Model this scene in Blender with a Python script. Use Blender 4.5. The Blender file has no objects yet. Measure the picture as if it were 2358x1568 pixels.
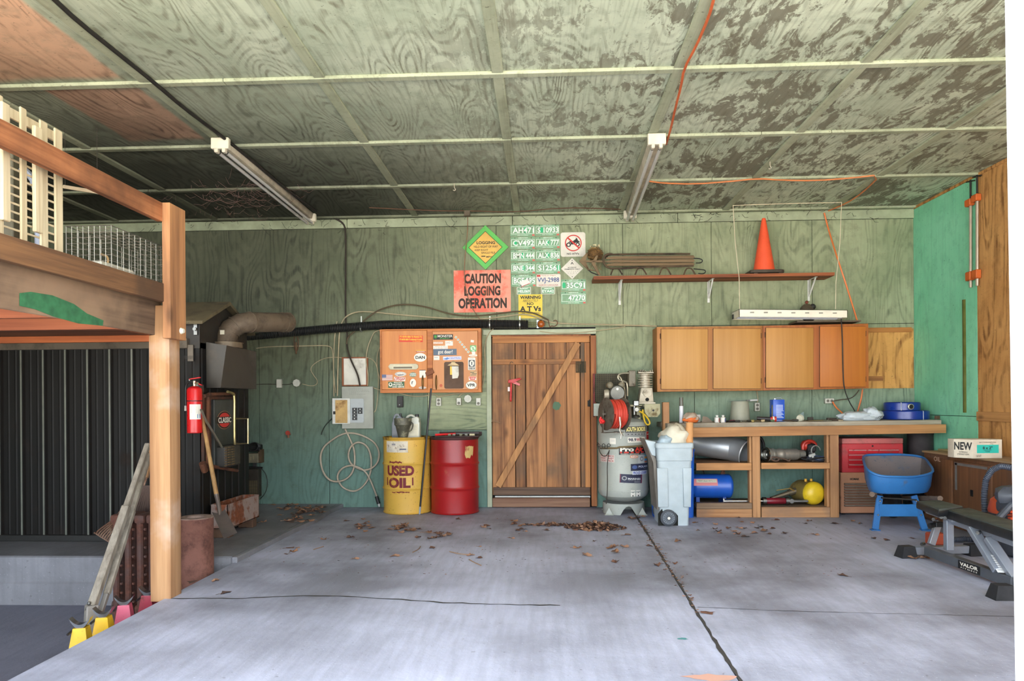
import bpy, bmesh, math, random
from mathutils import Vector, Matrix, Euler
C = bpy.context.scene
COL = C.collection
rnd = random.Random(7)
R = math.radians

# ---------------------------------------------------------------- camera
F = 1637.0; CX = 1179.0; CY = 924.5
YAW = math.atan(72 / F); ROLL = R(0.4)
CAM = Vector((0, 0, 1.267))
_r = Vector((math.cos(YAW), math.sin(YAW), 0)); _u = Vector((0, 0, 1)); FW = Vector((-math.sin(YAW), math.cos(YAW), 0))
RT = _r * math.cos(ROLL) - _u * math.sin(ROLL); UP = _r * math.sin(ROLL) + _u * math.cos(ROLL)
cd = bpy.data.cameras.new('camera'); cam = bpy.data.objects.new('camera', cd); COL.objects.link(cam)
cd.sensor_width = 36; cd.lens = 36 * F / 2358; cd.shift_y = (CY - 784) / 2358; cd.clip_start = .05; cd.clip_end = 200
M4 = Matrix((RT, UP, -FW)).transposed().to_4x4(); M4.translation = CAM
cam.matrix_world = M4
C.camera = cam

def W(px, py, Y=None, X=None, Z=None):
    """the point on a plane of the room which the photograph shows at a pixel"""
    d = FW + RT * ((px - CX) / F) + UP * ((CY - py) / F)
    if Y is not None: t = (Y - CAM.y) / d.y
    elif X is not None: t = (X - CAM.x) / d.x
    else: t = (Z - CAM.z) / d.z
    return CAM + d * t

# ---------------------------------------------------------------- light
w = bpy.data.worlds.new('world'); C.world = w; w.use_nodes = True
nt = w.node_tree; bg = nt.nodes['Background']
bg.inputs[0].default_value = (.82, .9, 1.0, 1); bg.inputs[1].default_value = 2.1
sd = bpy.data.lights.new('sun', 'SUN'); sun = bpy.data.objects.new('sun', sd); COL.objects.link(sun)
sd.energy = 24.0; sd.angle = R(1.5); sd.color = (1, .95, .86)
sun.rotation_euler = Euler((R(38), 0, R(200)))   # stands behind the building: lights the driveway only
C.view_settings.view_transform = 'Standard'; C.view_settings.look = 'None'; C.view_settings.gamma = 1
C.view_settings.use_curve_mapping = False
C.view_settings.exposure = 2.0
C.cycles.max_bounces = 8; C.cycles.diffuse_bounces = 5; C.cycles.glossy_bounces = 3
C.cycles.use_denoising = True
C.cycles.caustics_reflective = False; C.cycles.caustics_refractive = False

# ---------------------------------------------------------------- helpers
def lin(c):
    return tuple(((v / 255) / 12.92 if v / 255 <= .04045 else ((v / 255 + .055) / 1.055) ** 2.4) for v in c)

class NT:
    def __init__(s, name):
        s.m = bpy.data.materials.new(name); s.m.use_nodes = True; s.t = s.m.node_tree
        s.b = s.t.nodes['Principled BSDF']; s.tc = s.t.nodes.new('ShaderNodeTexCoord'); s.P = s.tc.outputs['Object']
    def L(s, a, b): s.t.links.new(a, b)
    def N(s, k, **kw):
        n = s.t.nodes.new(k)
        for a, b in kw.items(): setattr(n, a, b)
        return n
    def setin(s, sock, v):
        if isinstance(v, bpy.types.NodeSocket): s.L(v, sock)
        elif isinstance(v, (tuple, list)) and len(v) == 3 and sock.type == 'RGBA': sock.default_value = (*v, 1)
        else: sock.default_value = v
    def math(s, op, a, b=0.0, c=0.0):
        n = s.N('ShaderNodeMath', operation=op)
        for i, v in enumerate((a, b, c)): s.setin(n.inputs[i], v)
        return n.outputs[0]
    def map(s, scale=(1, 1, 1), loc=(0, 0, 0), rot=(0, 0, 0), vec=None):
        n = s.N('ShaderNodeMapping'); s.L(vec or s.P, n.inputs[0])
        n.inputs['Scale'].default_value = scale; n.inputs['Location'].default_value = loc; n.inputs['Rotation'].default_value = rot
        return n.outputs[0]
    def noise(s, scale, det=4, vec=None, w=None, rough=.55, dist=0.0):
        n = s.N('ShaderNodeTexNoise'); n.inputs['Scale'].default_value = scale; n.inputs['Detail'].default_value = det
        n.inputs['Roughness'].default_value = rough; n.inputs['Distortion'].default_value = dist
        s.L(vec or s.P, n.inputs['Vector'])
        if w is not None:
            n.noise_dimensions = '4D'; s.setin(n.inputs['W'], w)
        return n.outputs['Fac']
    def ramp(s, v, lo, hi, a=0.0, b=1.0):
        n = s.N('ShaderNodeMapRange'); s.setin(n.inputs['Value'], v)
        n.inputs['From Min'].default_value = lo; n.inputs['From Max'].default_value = hi
        n.inputs['To Min'].default_value = a; n.inputs['To Max'].default_value = b
        return n.outputs[0]
    def mix(s, f, a, b, mode='MIX'):
        n = s.N('ShaderNodeMix', data_type='RGBA', blend_type=mode)
        s.setin(n.inputs['Factor'], f); s.setin(n.inputs['A'], a); s.setin(n.inputs['B'], b)
        return n.outputs['Result']
    def sep(s, vec=None):
        n = s.N('ShaderNodeSeparateXYZ'); s.L(vec or s.P, n.inputs[0]); return n.outputs
    def out(s, col, rough=.6, metal=0.0, bump=None, bd=.002, spec=None):
        s.setin(s.b.inputs['Base Color'], col); s.setin(s.b.inputs['Roughness'], rough); s.setin(s.b.inputs['Metallic'], metal)
        if spec is not None: s.b.inputs['Specular IOR Level'].default_value = spec
        if bump is not None:
            n = s.N('ShaderNodeBump'); n.inputs['Distance'].default_value = bd; n.inputs['Strength'].default_value = .8
            s.L(bump, n.inputs['Height']); s.L(n.outputs[0], s.b.inputs['Normal'])
        return s.m

_mc = {}
def plain(r, g, b, rough=.55, metal=0.0, var=.25, scale=9.0, bump=0):
    """a solid colour with faint mottling and dust"""
    k = (r, g, b, rough, metal, var, scale, bump)
    if k in _mc: return _mc[k]
    s = NT('surface'); c = lin((r, g, b))
    n = s.noise(scale, 5); f = s.ramp(n, .35, .7)
    dark = tuple(v * (1 - var) for v in c)
    col = s.mix(f, c, dark)
    n2 = s.ramp(s.noise(scale * 5, 3), .5, .75, 0, var * .6)
    col = s.mix(n2, col, tuple(v * .55 + .03 for v in c))
    _mc[k] = s.out(col, s.ramp(n, .3, .7, rough * .85, min(1, rough * 1.15)), metal, n if bump else None, bump or .001)
    return _mc[k]
def flat(r, g, b, rough=.6):
    k = ('f', r, g, b, rough)
    if k not in _mc: _mc[k] = NT('print').out(lin((r, g, b)), rough)
    return _mc[k]
def worn(base, under, scale=6.0, lo=.5, hi=.62, rough=.5, metal=0.0, base2=None, seed=0.0, bump=.002, speck=0.4, under2=None):
    """paint worn through to rust or wood"""
    k = ('w', base, under, scale, lo, hi, rough, metal, base2, seed, speck, under2)
    if k in _mc: return _mc[k]
    s = NT('worn_paint'); n = s.noise(scale, 7, w=seed + 1.5, rough=.65); f = s.ramp(n, lo, hi)
    a = lin(base); b2 = lin(base2) if base2 else tuple(v * .7 for v in a)
    col = s.mix(s.ramp(s.noise(scale * .5, 4, w=seed + 9), .35, .65), a, b2)
    u = lin(under); u = s.mix(s.ramp(s.noise(scale * 6, 3), .3, .7), u, lin(under2) if under2 else tuple(v * .5 for v in u))
    col = s.mix(f, col, u)
    sp = s.ramp(s.noise(scale * 14, 2, w=seed), .64, .7, 0, speck)
    col = s.mix(sp, col, tuple(v * .35 for v in lin(under)))
    _mc[k] = s.out(col, s.mix(f, (rough,) * 3, (.85,) * 3), metal, n, bump)
    return _mc[k]
def wood(light, dark, axis=2, scale=1.0, rough=.75, stain=None, seed=0.0, knots=True, contrast=1.0, st=(.5, .66)):
    k = ('wd', light, dark, axis, scale, rough, stain, seed, knots, contrast, st)
    if k in _mc: return _mc[k]
    s = NT('wood'); sc = [14 * scale] * 3; sc[axis] = .8 * scale
    p = s.map(tuple(sc), (seed, seed * 1.7, seed * .3))
    n = s.noise(1.0, 5, p, rough=.6, dist=.3)
    sc2 = [60 * scale] * 3; sc2[axis] = 1.5 * scale
    fine = s.noise(1.0, 3, s.map(tuple(sc2)), rough=.7)
    v = s.math('ADD', s.math('MULTIPLY', n, .7), s.math('MULTIPLY', fine, .3))
    f = s.ramp(v, .5 - .14 / contrast, .5 + .16 / contrast)
    col = s.mix(f, lin(dark), lin(light))
    if knots:
        vn = s.N('ShaderNodeTexVoronoi'); kk = [2.6 * scale] * 3; kk[axis] = 1.2 * scale
        s.L(s.map(tuple(kk), (seed + 3, 1, 2)), vn.inputs['Vector']); vn.inputs['Scale'].default_value = 1.6
        kf = s.ramp(vn.outputs['Distance'], .04, .13, 1, 0)
        col = s.mix(s.math('MULTIPLY', kf, .7), col, tuple(x * .35 for x in lin(dark)))
    if stain:
        sf = s.ramp(s.noise(1.7, 5, w=seed + 4), st[0], st[1], 0, .8)
        col = s.mix(sf, col, lin(stain))
    _mc[k] = s.out(col, rough, 0, v, .0015)
    return _mc[k]
def plypaint(name, greens, woodc, axis, cell=None, soot=None, bare=None, peel=0.5, teal=None, K=9.0, seed=0.0, dirt=.35, contrast=1.0, rightpeel=False):
    """old brush-painted fir plywood: cathedral grain showing through thin paint"""
    s = NT(name); X, Y, Z = s.sep()
    wv = None
    if cell:
        wn = s.N('ShaderNodeTexWhiteNoise', noise_dimensions='2D'); cb = s.N('ShaderNodeCombineXYZ')
        a = (X, Y, Z)
        s.L(s.math('FLOOR', s.math('DIVIDE', s.math('SUBTRACT', a[cell[0]], cell[1]), cell[2])), cb.inputs[0])
        s.L(s.math('FLOOR', s.math('DIVIDE', s.math('SUBTRACT', a[cell[3]], cell[4]), cell[5])), cb.inputs[1])
        s.L(cb.outputs[0], wn.inputs['Vector']); wv = wn.outputs['Value']
        w4 = s.math('MULTIPLY', wv, 40.0)
    else:
        w4 = seed
    sc = [2.6] * 3; sc[axis] = .6
    n = s.noise(1.0, 1.2, s.map(tuple(sc)), w=w4, rough=.45, dist=.25)
    wob = s.noise(11.0, 3, w=w4)
    ph = s.math('ADD', s.math('MULTIPLY', n, K * 6.2832 * 1.6), s.math('MULTIPLY', wob, 3.0))
    ring = s.ramp(s.math('SINE', ph), -.1, .9)                        # grain rings
    sc = [30.0] * 3; sc[axis] = 1.1
    fine = s.noise(1.0, 4, s.map(tuple(sc)), w=w4, rough=.7)
    patch = s.noise(1.3, 4, w=s.math('ADD', w4, 5.0) if cell else seed + 5, rough=.6)
    col = s.mix(s.ramp(patch, .35, .65), lin(greens[0]), lin(greens[1]))
    m = s.math('MULTIPLY', ring, s.math('MULTIPLY', s.ramp(fine, .35, .62), s.ramp(s.noise(1.7, 3, w=s.math('ADD', w4, 2.0) if cell else seed + 2), .36, .62, .35, 1)))
    pm = s.ramp(s.noise(2.3, 5, w=s.math('ADD', w4, 9.0) if cell else seed + 9, rough=.65), .62 - peel * .3, .78 - peel * .3)
    if rightpeel:
        pm = s.math('MULTIPLY', pm, s.ramp(X, -3.0, 3.0, .35, 1.25))
    s3 = [55.0] * 3; s3[axis] = 1.3; stv = s.ramp(s.noise(1.0, 3, s.map(tuple(s3)), w=w4, rough=.6), .5, .68, 0, .3)
    g = s.math('MULTIPLY', s.math('ADD', s.math('ADD', s.math('MULTIPLY', m, .6), stv), s.math('MULTIPLY', s.math('MULTIPLY', m, pm), .7)), contrast)
    g = s.math('MINIMUM', g, 1.0)
    col = s.mix(g, col, lin(woodc))
    if rightpeel:   # blotches where the paint has gone: long and brown
        sc = [3.2, 7.0, 3.2]; sc = [9.0] * 3; sc[axis] = 4.0
        bl = s.noise(1.0, 5, s.map(tuple(sc), rot=(0, 0, .5)), w=w4, rough=.72, dist=.6)
        big = s.noise(1.5, 3, w=s.math('ADD', w4, 3.0))
        bf = s.math('MULTIPLY', s.ramp(s.math('ADD', bl, s.math('MULTIPLY', big, .45)), .72, .77), s.ramp(X, -1.4, .9))
        col = s.mix(s.math('MULTIPLY', bf, .8), col, lin((98, 90, 74)))
    if teal:
        tf = s.ramp(s.math('ADD', Z, s.math('MULTIPLY', patch, .5)), teal[1], teal[2], 1, 0)
        tc = s.mix(s.math('MULTIPLY', g, .8), lin(teal[0]), tuple(v * .45 for v in lin(teal[0])))
        col = s.mix(tf, col, tc)
    if bare:        # boards that were never painted
      for (x0, x1, y0, y1, bc, bc2) in bare:
          j = s.math('MULTIPLY', s.math('SUBTRACT', s.noise(1.2, 3), .5), .12)
          xx = s.math('ADD', X, j); yy = s.math('ADD', Y, j)
          f = s.math('MULTIPLY', s.math('MULTIPLY', s.ramp(xx, x0, x0 + .03), s.ramp(xx, x1 - .03, x1, 1, 0)),
                     s.math('MULTIPLY', s.ramp(yy, y0, y0 + .08), s.ramp(yy, y1 - .08, y1, 1, 0)))
          bcol = s.mix(s.math('MULTIPLY', m, .95), lin(bc), lin(bc2))
          col = s.mix(f, col, bcol)
    d = s.ramp(s.noise(6.0, 6, rough=.75), .5, .75, 0, dirt)
    col = s.mix(d, col, tuple(v * .4 for v in lin(greens[1])))
    if soot:        # smoke from the furnace
        for (cx, cy, cz, r0, r1, amt) in soot:
            cb = s.N('ShaderNodeCombineXYZ'); cb.inputs[0].default_value = cx; cb.inputs[1].default_value = cy; cb.inputs[2].default_value = cz
            vm = s.N('ShaderNodeVectorMath', operation='DISTANCE'); s.L(s.P, vm.inputs[0]); s.L(cb.outputs[0], vm.inputs[1])
            dd = s.math('ADD', vm.outputs['Value'], s.math('MULTIPLY', s.noise(2.2, 5, rough=.7), 1.3))
            f = s.ramp(dd, r0, r1, amt, 0)
            f = s.math('MULTIPLY', f, s.ramp(m, 0, 1, .86, 1.0))
            col = s.mix(f, col, lin((34, 33, 27)))
    specks = s.ramp(s.noise(42.0, 2), .68, .73, 0, .5)
    col = s.mix(specks, col, lin((50, 50, 40)))
    h = s.math('ADD', s.math('MULTIPLY', ring, .3), fine)
    return s.out(col, .8, 0, h, .0015, spec=.3)

# ------------------------------------------------------------- mesh builder
_tx = {}
def text_mesh(txt, bold):
    k = (txt, bold)
    if k not in _tx:
        cu = bpy.data.curves.new('t', 'FONT'); cu.body = txt; cu.size = 1; cu.align_x = 'CENTER'; cu.resolution_u = 3
        cu.offset = bold; cu.space_line = .95
        ob = bpy.data.objects.new('t', cu); me = bpy.data.meshes.new_from_object(ob)
        vs = [v.co.copy() for v in me.vertices]; fs = [tuple(p.vertices) for p in me.polygons]
        _tx[k] = (vs, fs); bpy.data.objects.remove(ob); bpy.data.meshes.remove(me); bpy.data.curves.remove(cu)
    return _tx[k]

class MB:
    def __init__(s, *mats):
        s.bm = bmesh.new(); s.mats = list(mats) or [plain(128, 128, 128)]; s.warp = None; s.flat = False
    def mi(s, m):
        if m is None: return 0
        if isinstance(m, int): return m
        if m not in s.mats: s.mats.append(m)
        return s.mats.index(m)
    def add(s, vs, fs, m=None, M=None):
        k = s.mi(m); vv = []
        for v in vs:
            v = Vector(v)
            if M is not None: v = M @ v
            if s.warp: v = Vector(s.warp(v))
            vv.append(s.bm.verts.new(v))
        out = []
        for f in fs:
            try: q = s.bm.faces.new([vv[i] for i in f]); q.material_index = k; out.append(q)
            except ValueError: pass
        return vv, out
    def box(s, x0, x1, y0, y1, z0, z1, m=None, bev=0, M=None, seg=1):
        if x1 < x0: x0, x1 = x1, x0
        if y1 < y0: y0, y1 = y1, y0
        if z1 < z0: z0, z1 = z1, z0
        vs = [(x, y, z) for z in (z0, z1) for y in (y0, y1) for x in (x0, x1)]
        fs = [(0, 2, 3, 1), (4, 5, 7, 6), (0, 1, 5, 4), (2, 6, 7, 3), (0, 4, 6, 2), (1, 3, 7, 5)]
        vv, ff = s.add(vs, fs, m, M)
        if bev:
            es = list({e for f in ff for e in f.edges})
            r = bmesh.ops.bevel(s.bm, geom=es, offset=bev, segments=seg, profile=.5, affect='EDGES')
            k = s.mi(m)
            for f in r['faces']: f.material_index = k
        return s
    def bar(s, p0, p1, w, h, m=None, up=(0, 0, 1), bev=0, ext=0):
        """a rectangular bar from p0 to p1; w across, h along 'up'"""
        p0, p1 = Vector(p0), Vector(p1); d = (p1 - p0); L = d.length; d.normalize()
        u = Vector(up); sx = d.cross(u)
        if sx.length < 1e-4: sx = d.cross(Vector((1, 0, 0)))
        sx.normalize(); u = sx.cross(d)
        M = Matrix((sx, d, u)).transposed().to_4x4(); M.translation = p0
        return s.box(-w / 2, w / 2, -ext, L + ext, -h / 2, h / 2, m, bev, M)
    def ring(s, c, ax, r, n, ref=None, ry=None):
        ax = Vector(ax).normalized(); ref = Vector(ref) if ref else (Vector((0, 0, 1)) if abs(ax.z) < .9 else Vector((1, 0, 0)))
        a = ax.cross(ref).normalized(); b = a.cross(ax).normalized() * -1; ry = ry or r
        return [Vector(c) + a * r * math.cos(t) + b * ry * math.sin(t) for t in (2 * math.pi * i / n for i in range(n))]
    def loft(s, rings, m=None, caps=(True, True), closed=False):
        n = len(rings[0]); vs = [v for r in rings for v in r]; fs = []
        k = len(rings)
        for i in range(k if closed else k - 1):
            for j in range(n):
                a = i * n + j; b = i * n + (j + 1) % n; c = ((i + 1) % k) * n + (j + 1) % n; d = ((i + 1) % k) * n + j
                fs.append((a, b, c, d))
        if not closed:
            if caps[0]: fs.append(tuple(reversed(range(n))))
            if caps[1]: fs.append(tuple((k - 1) * n + j for j in range(n)))
        s.add(vs, fs, m); return s
    def cyl(s, p0, p1, r, r2=None, n=20, m=None, caps=(True, True)):
        r2 = r if r2 is None else r2; d = Vector(p1) - Vector(p0)
        return s.loft([s.ring(p0, d, r, n), s.ring(p1, d, r2, n)], m, caps)
    def lathe(s, c, prof, ax=(0, 0, 1), n=28, m=None, caps=(True, True)):
        ax = Vector(ax).normalized()
        return s.loft([s.ring(Vector(c) + ax * h, ax, max(r, 1e-4), n) for r, h in prof], m, caps)
    def tube(s, pts, r, n=8, m=None, smooth=0, closed=False, rf=None):
        pts = [Vector(p) for p in pts]
        for _ in range(smooth):
            q = [] if closed else [pts[0]]
            for i in range(len(pts) if closed else len(pts) - 1):
                a, b = pts[i], pts[(i + 1) % len(pts)]
                q += [a * .75 + b * .25, a * .25 + b * .75]
            if not closed: q.append(pts[-1])
            pts = q
        q = [pts[0]]
        for p in pts[1:]:
            if (p - q[-1]).length > 1e-4: q.append(p)
        pts = q; k = len(pts); ref = None; rings = []
        for i in range(k):
            if closed: t = pts[(i + 1) % k] - pts[i - 1]
            else: t = pts[min(i + 1, k - 1)] - pts[max(i - 1, 0)]
            if t.length < 1e-6: t = Vector((0, 0, 1))
            t.normalize()
            if ref is None: ref = t.cross(Vector((0, 0, 1)) if abs(t.z) < .9 else Vector((1, 0, 0))).normalized()
            ref = (ref - t * ref.dot(t));
            if ref.length < 1e-4: ref = t.cross(Vector((.3, .5, .8)))
            ref.normalize(); b = t.cross(ref)
            rr = r if rf is None else rf(i / (k - 1))
            rings.append([pts[i] + (ref * math.cos(a) + b * math.sin(a)) * rr for a in (2 * math.pi * j / n for j in range(n))])
        return s.loft(rings, m, closed=closed)
    def prism(s, poly, a, b, axis='y', m=None, bev=0):
        """extrude a polygon: axis y -> poly in (x,z); x -> (y,z); z -> (x,y)"""
        def P(p, t): return {'y': (p[0], t, p[1]), 'x': (t, p[0], p[1]), 'z': (p[0], p[1], t)}[axis]
        n = len(poly); vs = [P(p, a) for p in poly] + [P(p, b) for p in poly]
        fs = [tuple(range(n)), tuple(reversed(range(n, 2 * n)))] + [(i, i + n, (i + 1) % n + n, (i + 1) % n) for i in range(n)]
        vv, ff = s.add(vs, fs, m)
        if bev:
            es = list({e for f in ff for e in f.edges}); k = s.mi(m)
            r = bmesh.ops.bevel(s.bm, geom=es, offset=bev, segments=2, profile=.5, affect='EDGES')
            for f in r['faces']: f.material_index = k
        return s
    def ball(s, c, r, m=None, n=14, k=8, sy=1.0, sz=1.0, jit=0):
        rings = []
        for i in range(1, k):
            t = math.pi * i / k
            rings.append([Vector(c) + Vector((r * math.sin(t) * math.cos(a), r * sy * math.sin(t) * math.sin(a), -r * sz * math.cos(t))) * (1 + rnd.uniform(-jit, jit)) for a in (2 * math.pi * j / n for j in range(n))])
        return s.loft(rings, m)
    def quad(s, x0, x1, z0, z1, y, m=None, nx=1):
        vs = []; fs = []
        for i in range(nx + 1):
            x = x0 + (x1 - x0) * i / nx; vs += [(x, y, z0), (x, y, z1)]
        for i in range(nx): fs.append((2 * i, 2 * i + 2, 2 * i + 3, 2 * i + 1))
        s.add(vs, fs, m); return s
    def text(s, txt, c, w, h, m, u=(1, 0, 0), v=(0, 0, 1), bold=.0, fit='box'):
        vs, fs = text_mesh(txt, bold)
        if not vs: return s
        x0 = min(p.x for p in vs); x1 = max(p.x for p in vs); y0 = min(p.y for p in vs); y1 = max(p.y for p in vs)
        u = Vector(u).normalized(); v = Vector(v).normalized()
        sx = w / (x1 - x0); sy = h / (y1 - y0)
        q = [Vector(c) + u * ((p.x - (x0 + x1) / 2) * sx) + v * ((p.y - (y0 + y1) / 2) * sy) for p in vs]
        s.add(q, fs, m); return s
    def build(s, name, parent=None, at=(0, 0, 0), smooth=True, angle=32, fix=True):
        at = Vector(at)
        for v in s.bm.verts: v.co -= at
        if fix and not s.flat: bmesh.ops.recalc_face_normals(s.bm, faces=s.bm.faces)
        me = bpy.data.meshes.new(name)
        s.bm.to_mesh(me); s.bm.free()
        for m in s.mats: me.materials.append(m)
        if smooth:
            me.shade_smooth(); me.set_sharp_from_angle(angle=R(angle))
        o = bpy.data.objects.new(name, me); COL.objects.link(o)
        if parent is not None:
            o.parent = parent
        else: o.location = at
        return o

def tag(o, label=None, cat=None, group=None, kind=None):
    if label: o['label'] = label
    if cat: o['category'] = cat
    if group: o['group'] = group
    if kind: o['kind'] = kind
    return o
def thing(name, label, cat, loc=(0, 0, 0), rz=0.0, group=None):
    o = bpy.data.objects.new(name, None); COL.objects.link(o); o.location = loc; o.rotation_euler = (0, 0, rz)
    o.empty_display_size = .1
    return tag(o, label, cat, group)
class T:
    """a thing with parts modelled in room coordinates"""
    def __init__(s, name, label, cat, loc, group=None):
        s.loc = Vector(loc); s.o = thing(name, label, cat, loc, 0, group)
    def part(s, mb, name, parent=None, label=None, **kw):
        p = mb.build(name, parent or s.o, s.loc, **kw)
        if label: p['label'] = label
        return p
def structure(mb, name, at=(0, 0, 0), parent=None, **kw):
    return tag(mb.build(name, parent, at, **kw), kind='structure')
def one(mb, name, label, cat, at, group=None, kind=None, **kw):
    return tag(mb.build(name, None, at, **kw), label, cat, group, kind)

YB = 8.5          # back wall
CZ = 3.504        # ceiling
def rect(px0, py0, px1, py1, Y):
    """room rectangle (x0, x1, z0, z1) on the plane Y that fills these photo pixels"""
    mx, my = (px0 + px1) / 2, (py0 + py1) / 2
    return W(px0, my, Y).x, W(px1, my, Y).x, W(mx, py1, Y).z, W(mx, py0, Y).z
def wbox(mb, px0, py0, px1, py1, Y, dep, m=None, bev=0):
    x0, x1, z0, z1 = rect(px0, py0, px1, py1, Y)
    mb.box(x0, x1, Y, Y + dep, z0, z1, m, bev); return x0, x1, z0, z1
# ================================================================ the room
FRONT = 0.9
XR = W(2105, 700, YB).x; XL = -6.3
PADF = 5.55; PADZ = .045
SX = -2.47         # left edge of the garage slab
# floor
def concrete(name, base, dark, seed=0):
    s = NT(name)
    n = s.noise(.9, 6, w=seed, rough=.6); n2 = s.noise(.35, 4, w=seed + 3, dist=.6)
    col = s.mix(s.ramp(n, .4, .62), lin(base), lin(dark))
    col = s.mix(s.ramp(n2, .5, .62, 0, .35), col, tuple(v * 1.25 for v in lin(base)))
    sw = s.noise(1.0, 4, s.map((22, 2.2, 1), rot=(0, 0, .12)), w=seed)
    col = s.mix(s.ramp(sw, .35, .7, 0, .3), col, tuple(v * .8 for v in lin(dark)))
    oil = s.ramp(s.noise(.8, 3, w=seed + 8, rough=.4), .66, .74, 0, .4)
    col = s.mix(oil, col, lin((84, 84, 92)))
    sp = s.ramp(s.noise(26, 3, w=seed), .66, .72, 0, .55)
    col = s.mix(sp, col, lin((92, 90, 92)))
    sp = s.ramp(s.noise(70, 2, w=seed + 1), .66, .72, 0, .5)
    col = s.mix(sp, col, tuple(min(1, v * 1.5) for v in lin(base)))
    return s.out(col, .62, 0, s.noise(30, 5, rough=.7), .003, spec=.4)
MCON = concrete('concrete', (182, 185, 204), (122, 122, 132))
MPAD = concrete('concrete_old', (142, 142, 148), (104, 104, 108), 4)
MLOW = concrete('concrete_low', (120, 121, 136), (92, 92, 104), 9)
MJNT = plain(62, 58, 54, .95, bump=.002)

def jagged(pts, wid, mb, z, m, jit=.012, step=.06):
    """a crack as a thin ribbon lying on the slab"""
    out = []
    for a, b in zip(pts, pts[1:]):
        a, b = Vector(a), Vector(b); n = max(2, int((b - a).length / step))
        for i in range(n): out.append(a.lerp(b, i / n))
    out.append(Vector(pts[-1])); L = []; Rr = []
    for i, p in enumerate(out):
        t = (out[min(i + 1, len(out) - 1)] - out[max(i - 1, 0)]); nn = Vector((-t.y, t.x)).normalized()
        o = nn * rnd.uniform(-jit, jit); ww = wid * rnd.uniform(.4, 1.4) / 2
        L.append((p.x + o.x + nn.x * ww, p.y + o.y + nn.y * ww, z)); Rr.append((p.x + o.x - nn.x * ww, p.y + o.y - nn.y * ww, z))
    k = len(L); mb.add(L + Rr, [(i, i + 1, k + i + 1, k + i) for i in range(k - 1)], m)

# joint between the two slabs: they are two castings with a gap
jA = W(1470, 1196, Z=0); jB = W(1704, 1568, Z=0); SLJ = (jB.x - jA.x) / (jB.y - jA.y)
def jx(y): return jA.x + SLJ * (y - jA.y)
mb = MB(MCON)
mb.prism([(SX, FRONT - .3), (jx(FRONT - .3) - .006, FRONT - .3), (jx(YB) - .006, YB + .1), (SX - .3, YB + .1), (SX - .3, PADF + .05), (SX, PADF + .05)], -.4, 0, 'z')
mb.prism([(jx(FRONT - .3) + .006, FRONT - .3), (XR + .1, FRONT - .3), (XR + .1, YB + .1), (jx(YB) + .006, YB + .1)], -.4, 0, 'z')
floor = structure(mb, 'floor', smooth=False)
mb = MB(MJNT); jagged([(jx(FRONT), FRONT), (jx(YB), YB)], .02, mb, .002, None, .004); mb.flat = True
structure(mb, 'joint', parent=floor, smooth=False)
mb = MB(MJNT)
c = [W(*q, Z=0) for q in ((393, 1378), (560, 1378), (700, 1372), (800, 1374), (900, 1379), (1020, 1388), (1150, 1392), (1290, 1394))]
jagged([(p.x, p.y) for p in c], .016, mb, .002, None, .008)
c = [W(*q, Z=0) for q in ((1606, 1398), (1780, 1406), (2000, 1412), (2335, 1420))]
jagged([(p.x, p.y) for p in c], .006, mb, .002, None, .005); mb.flat = True
structure(mb, 'crack', parent=floor, smooth=False)
# painted bits of colour spilled on the floor
mb = MB(flat(196, 150, 132, .8)); c = W(1640, 1560, Z=0)
mb.add([(c.x + .16 * math.cos(a) * rnd.uniform(.5, 1), c.y + .05 * math.sin(a) * rnd.uniform(.5, 1), .0015) for a in (i * .42 for i in range(15))], [tuple(range(15))])
c = W(1572, 1471, Z=0)
mb.add([(c.x + .035 * math.cos(a) * rnd.uniform(.5, 1), c.y + .025 * math.sin(a) * rnd.uniform(.5, 1), .0015) for a in (i * .42 for i in range(15))], [tuple(range(15))], flat(84, 140, 140, .8)); mb.flat = True
structure(mb, 'paint_spill', parent=floor, smooth=False)

LZ = -.345
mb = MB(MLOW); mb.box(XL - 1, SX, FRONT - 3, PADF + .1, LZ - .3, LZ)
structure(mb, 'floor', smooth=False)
mb = MB(MPAD)
mb.prism([(PADF, LZ), (PADF, LZ + .17), (PADF + .012, LZ + .185), (PADF + .012, PADZ - .01), (PADF + .03, PADZ), (YB + .1, PADZ), (YB + .1, LZ)], XL - .2, SX - .02, 'x')
mb.prism([(SX - .021, PADF), (SX + .03, PADF), (SX + .04, 6.8), (SX + .07, 7.4), (SX + .03, 8.0), (SX + .05, YB + .1), (SX - .021, YB + .1)], -.1, PADZ, 'z', bev=.012)
structure(mb, 'floor', smooth=False)
# driveway outside the open front
mb = MB(concrete('driveway', (190, 186, 176), (160, 156, 148), 6)); mb.box(-30, 30, -30, FRONT - .3, -.4, -.01)
structure(mb, 'floor', smooth=False)

# back wall of painted plywood sheets over a dark gap
GREENS = ((158, 164, 132), (130, 139, 108))
MWALL = plypaint('wall_plywood', GREENS, (82, 88, 70), 2, peel=.3, contrast=.85, teal=((112, 144, 132), .7, 2.2), K=14, dirt=.5,
                 soot=((-4.2, 8.5, 3.4, 1.8, 5.2, .86),), seed=2)
MWALLH = plypaint('wall_plywood_cross', GREENS, (84, 96, 82), 0, peel=.6, K=8, dirt=.3, seed=6)
MTEAL = plypaint('teal_plywood', ((140, 214, 176), (120, 198, 158)), (104, 148, 122), 2, peel=.2, K=5, dirt=.4, seed=11, contrast=.5)
MBARE = plypaint('brown_plywood', ((206, 156, 96), (182, 130, 74)), (118, 78, 40), 2, peel=.7, K=11, seed=21, dirt=.5)
MTRIM = plain(160, 168, 138, .7, var=.35, scale=5)
MTRIML = plain(178, 184, 156, .7, var=.3, scale=4)
DARK = plain(26, 26, 20, .9)
def px2x(p, y=1000): return W(p, y, YB).x
ZS = W(1000, 757, YB).z
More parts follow.
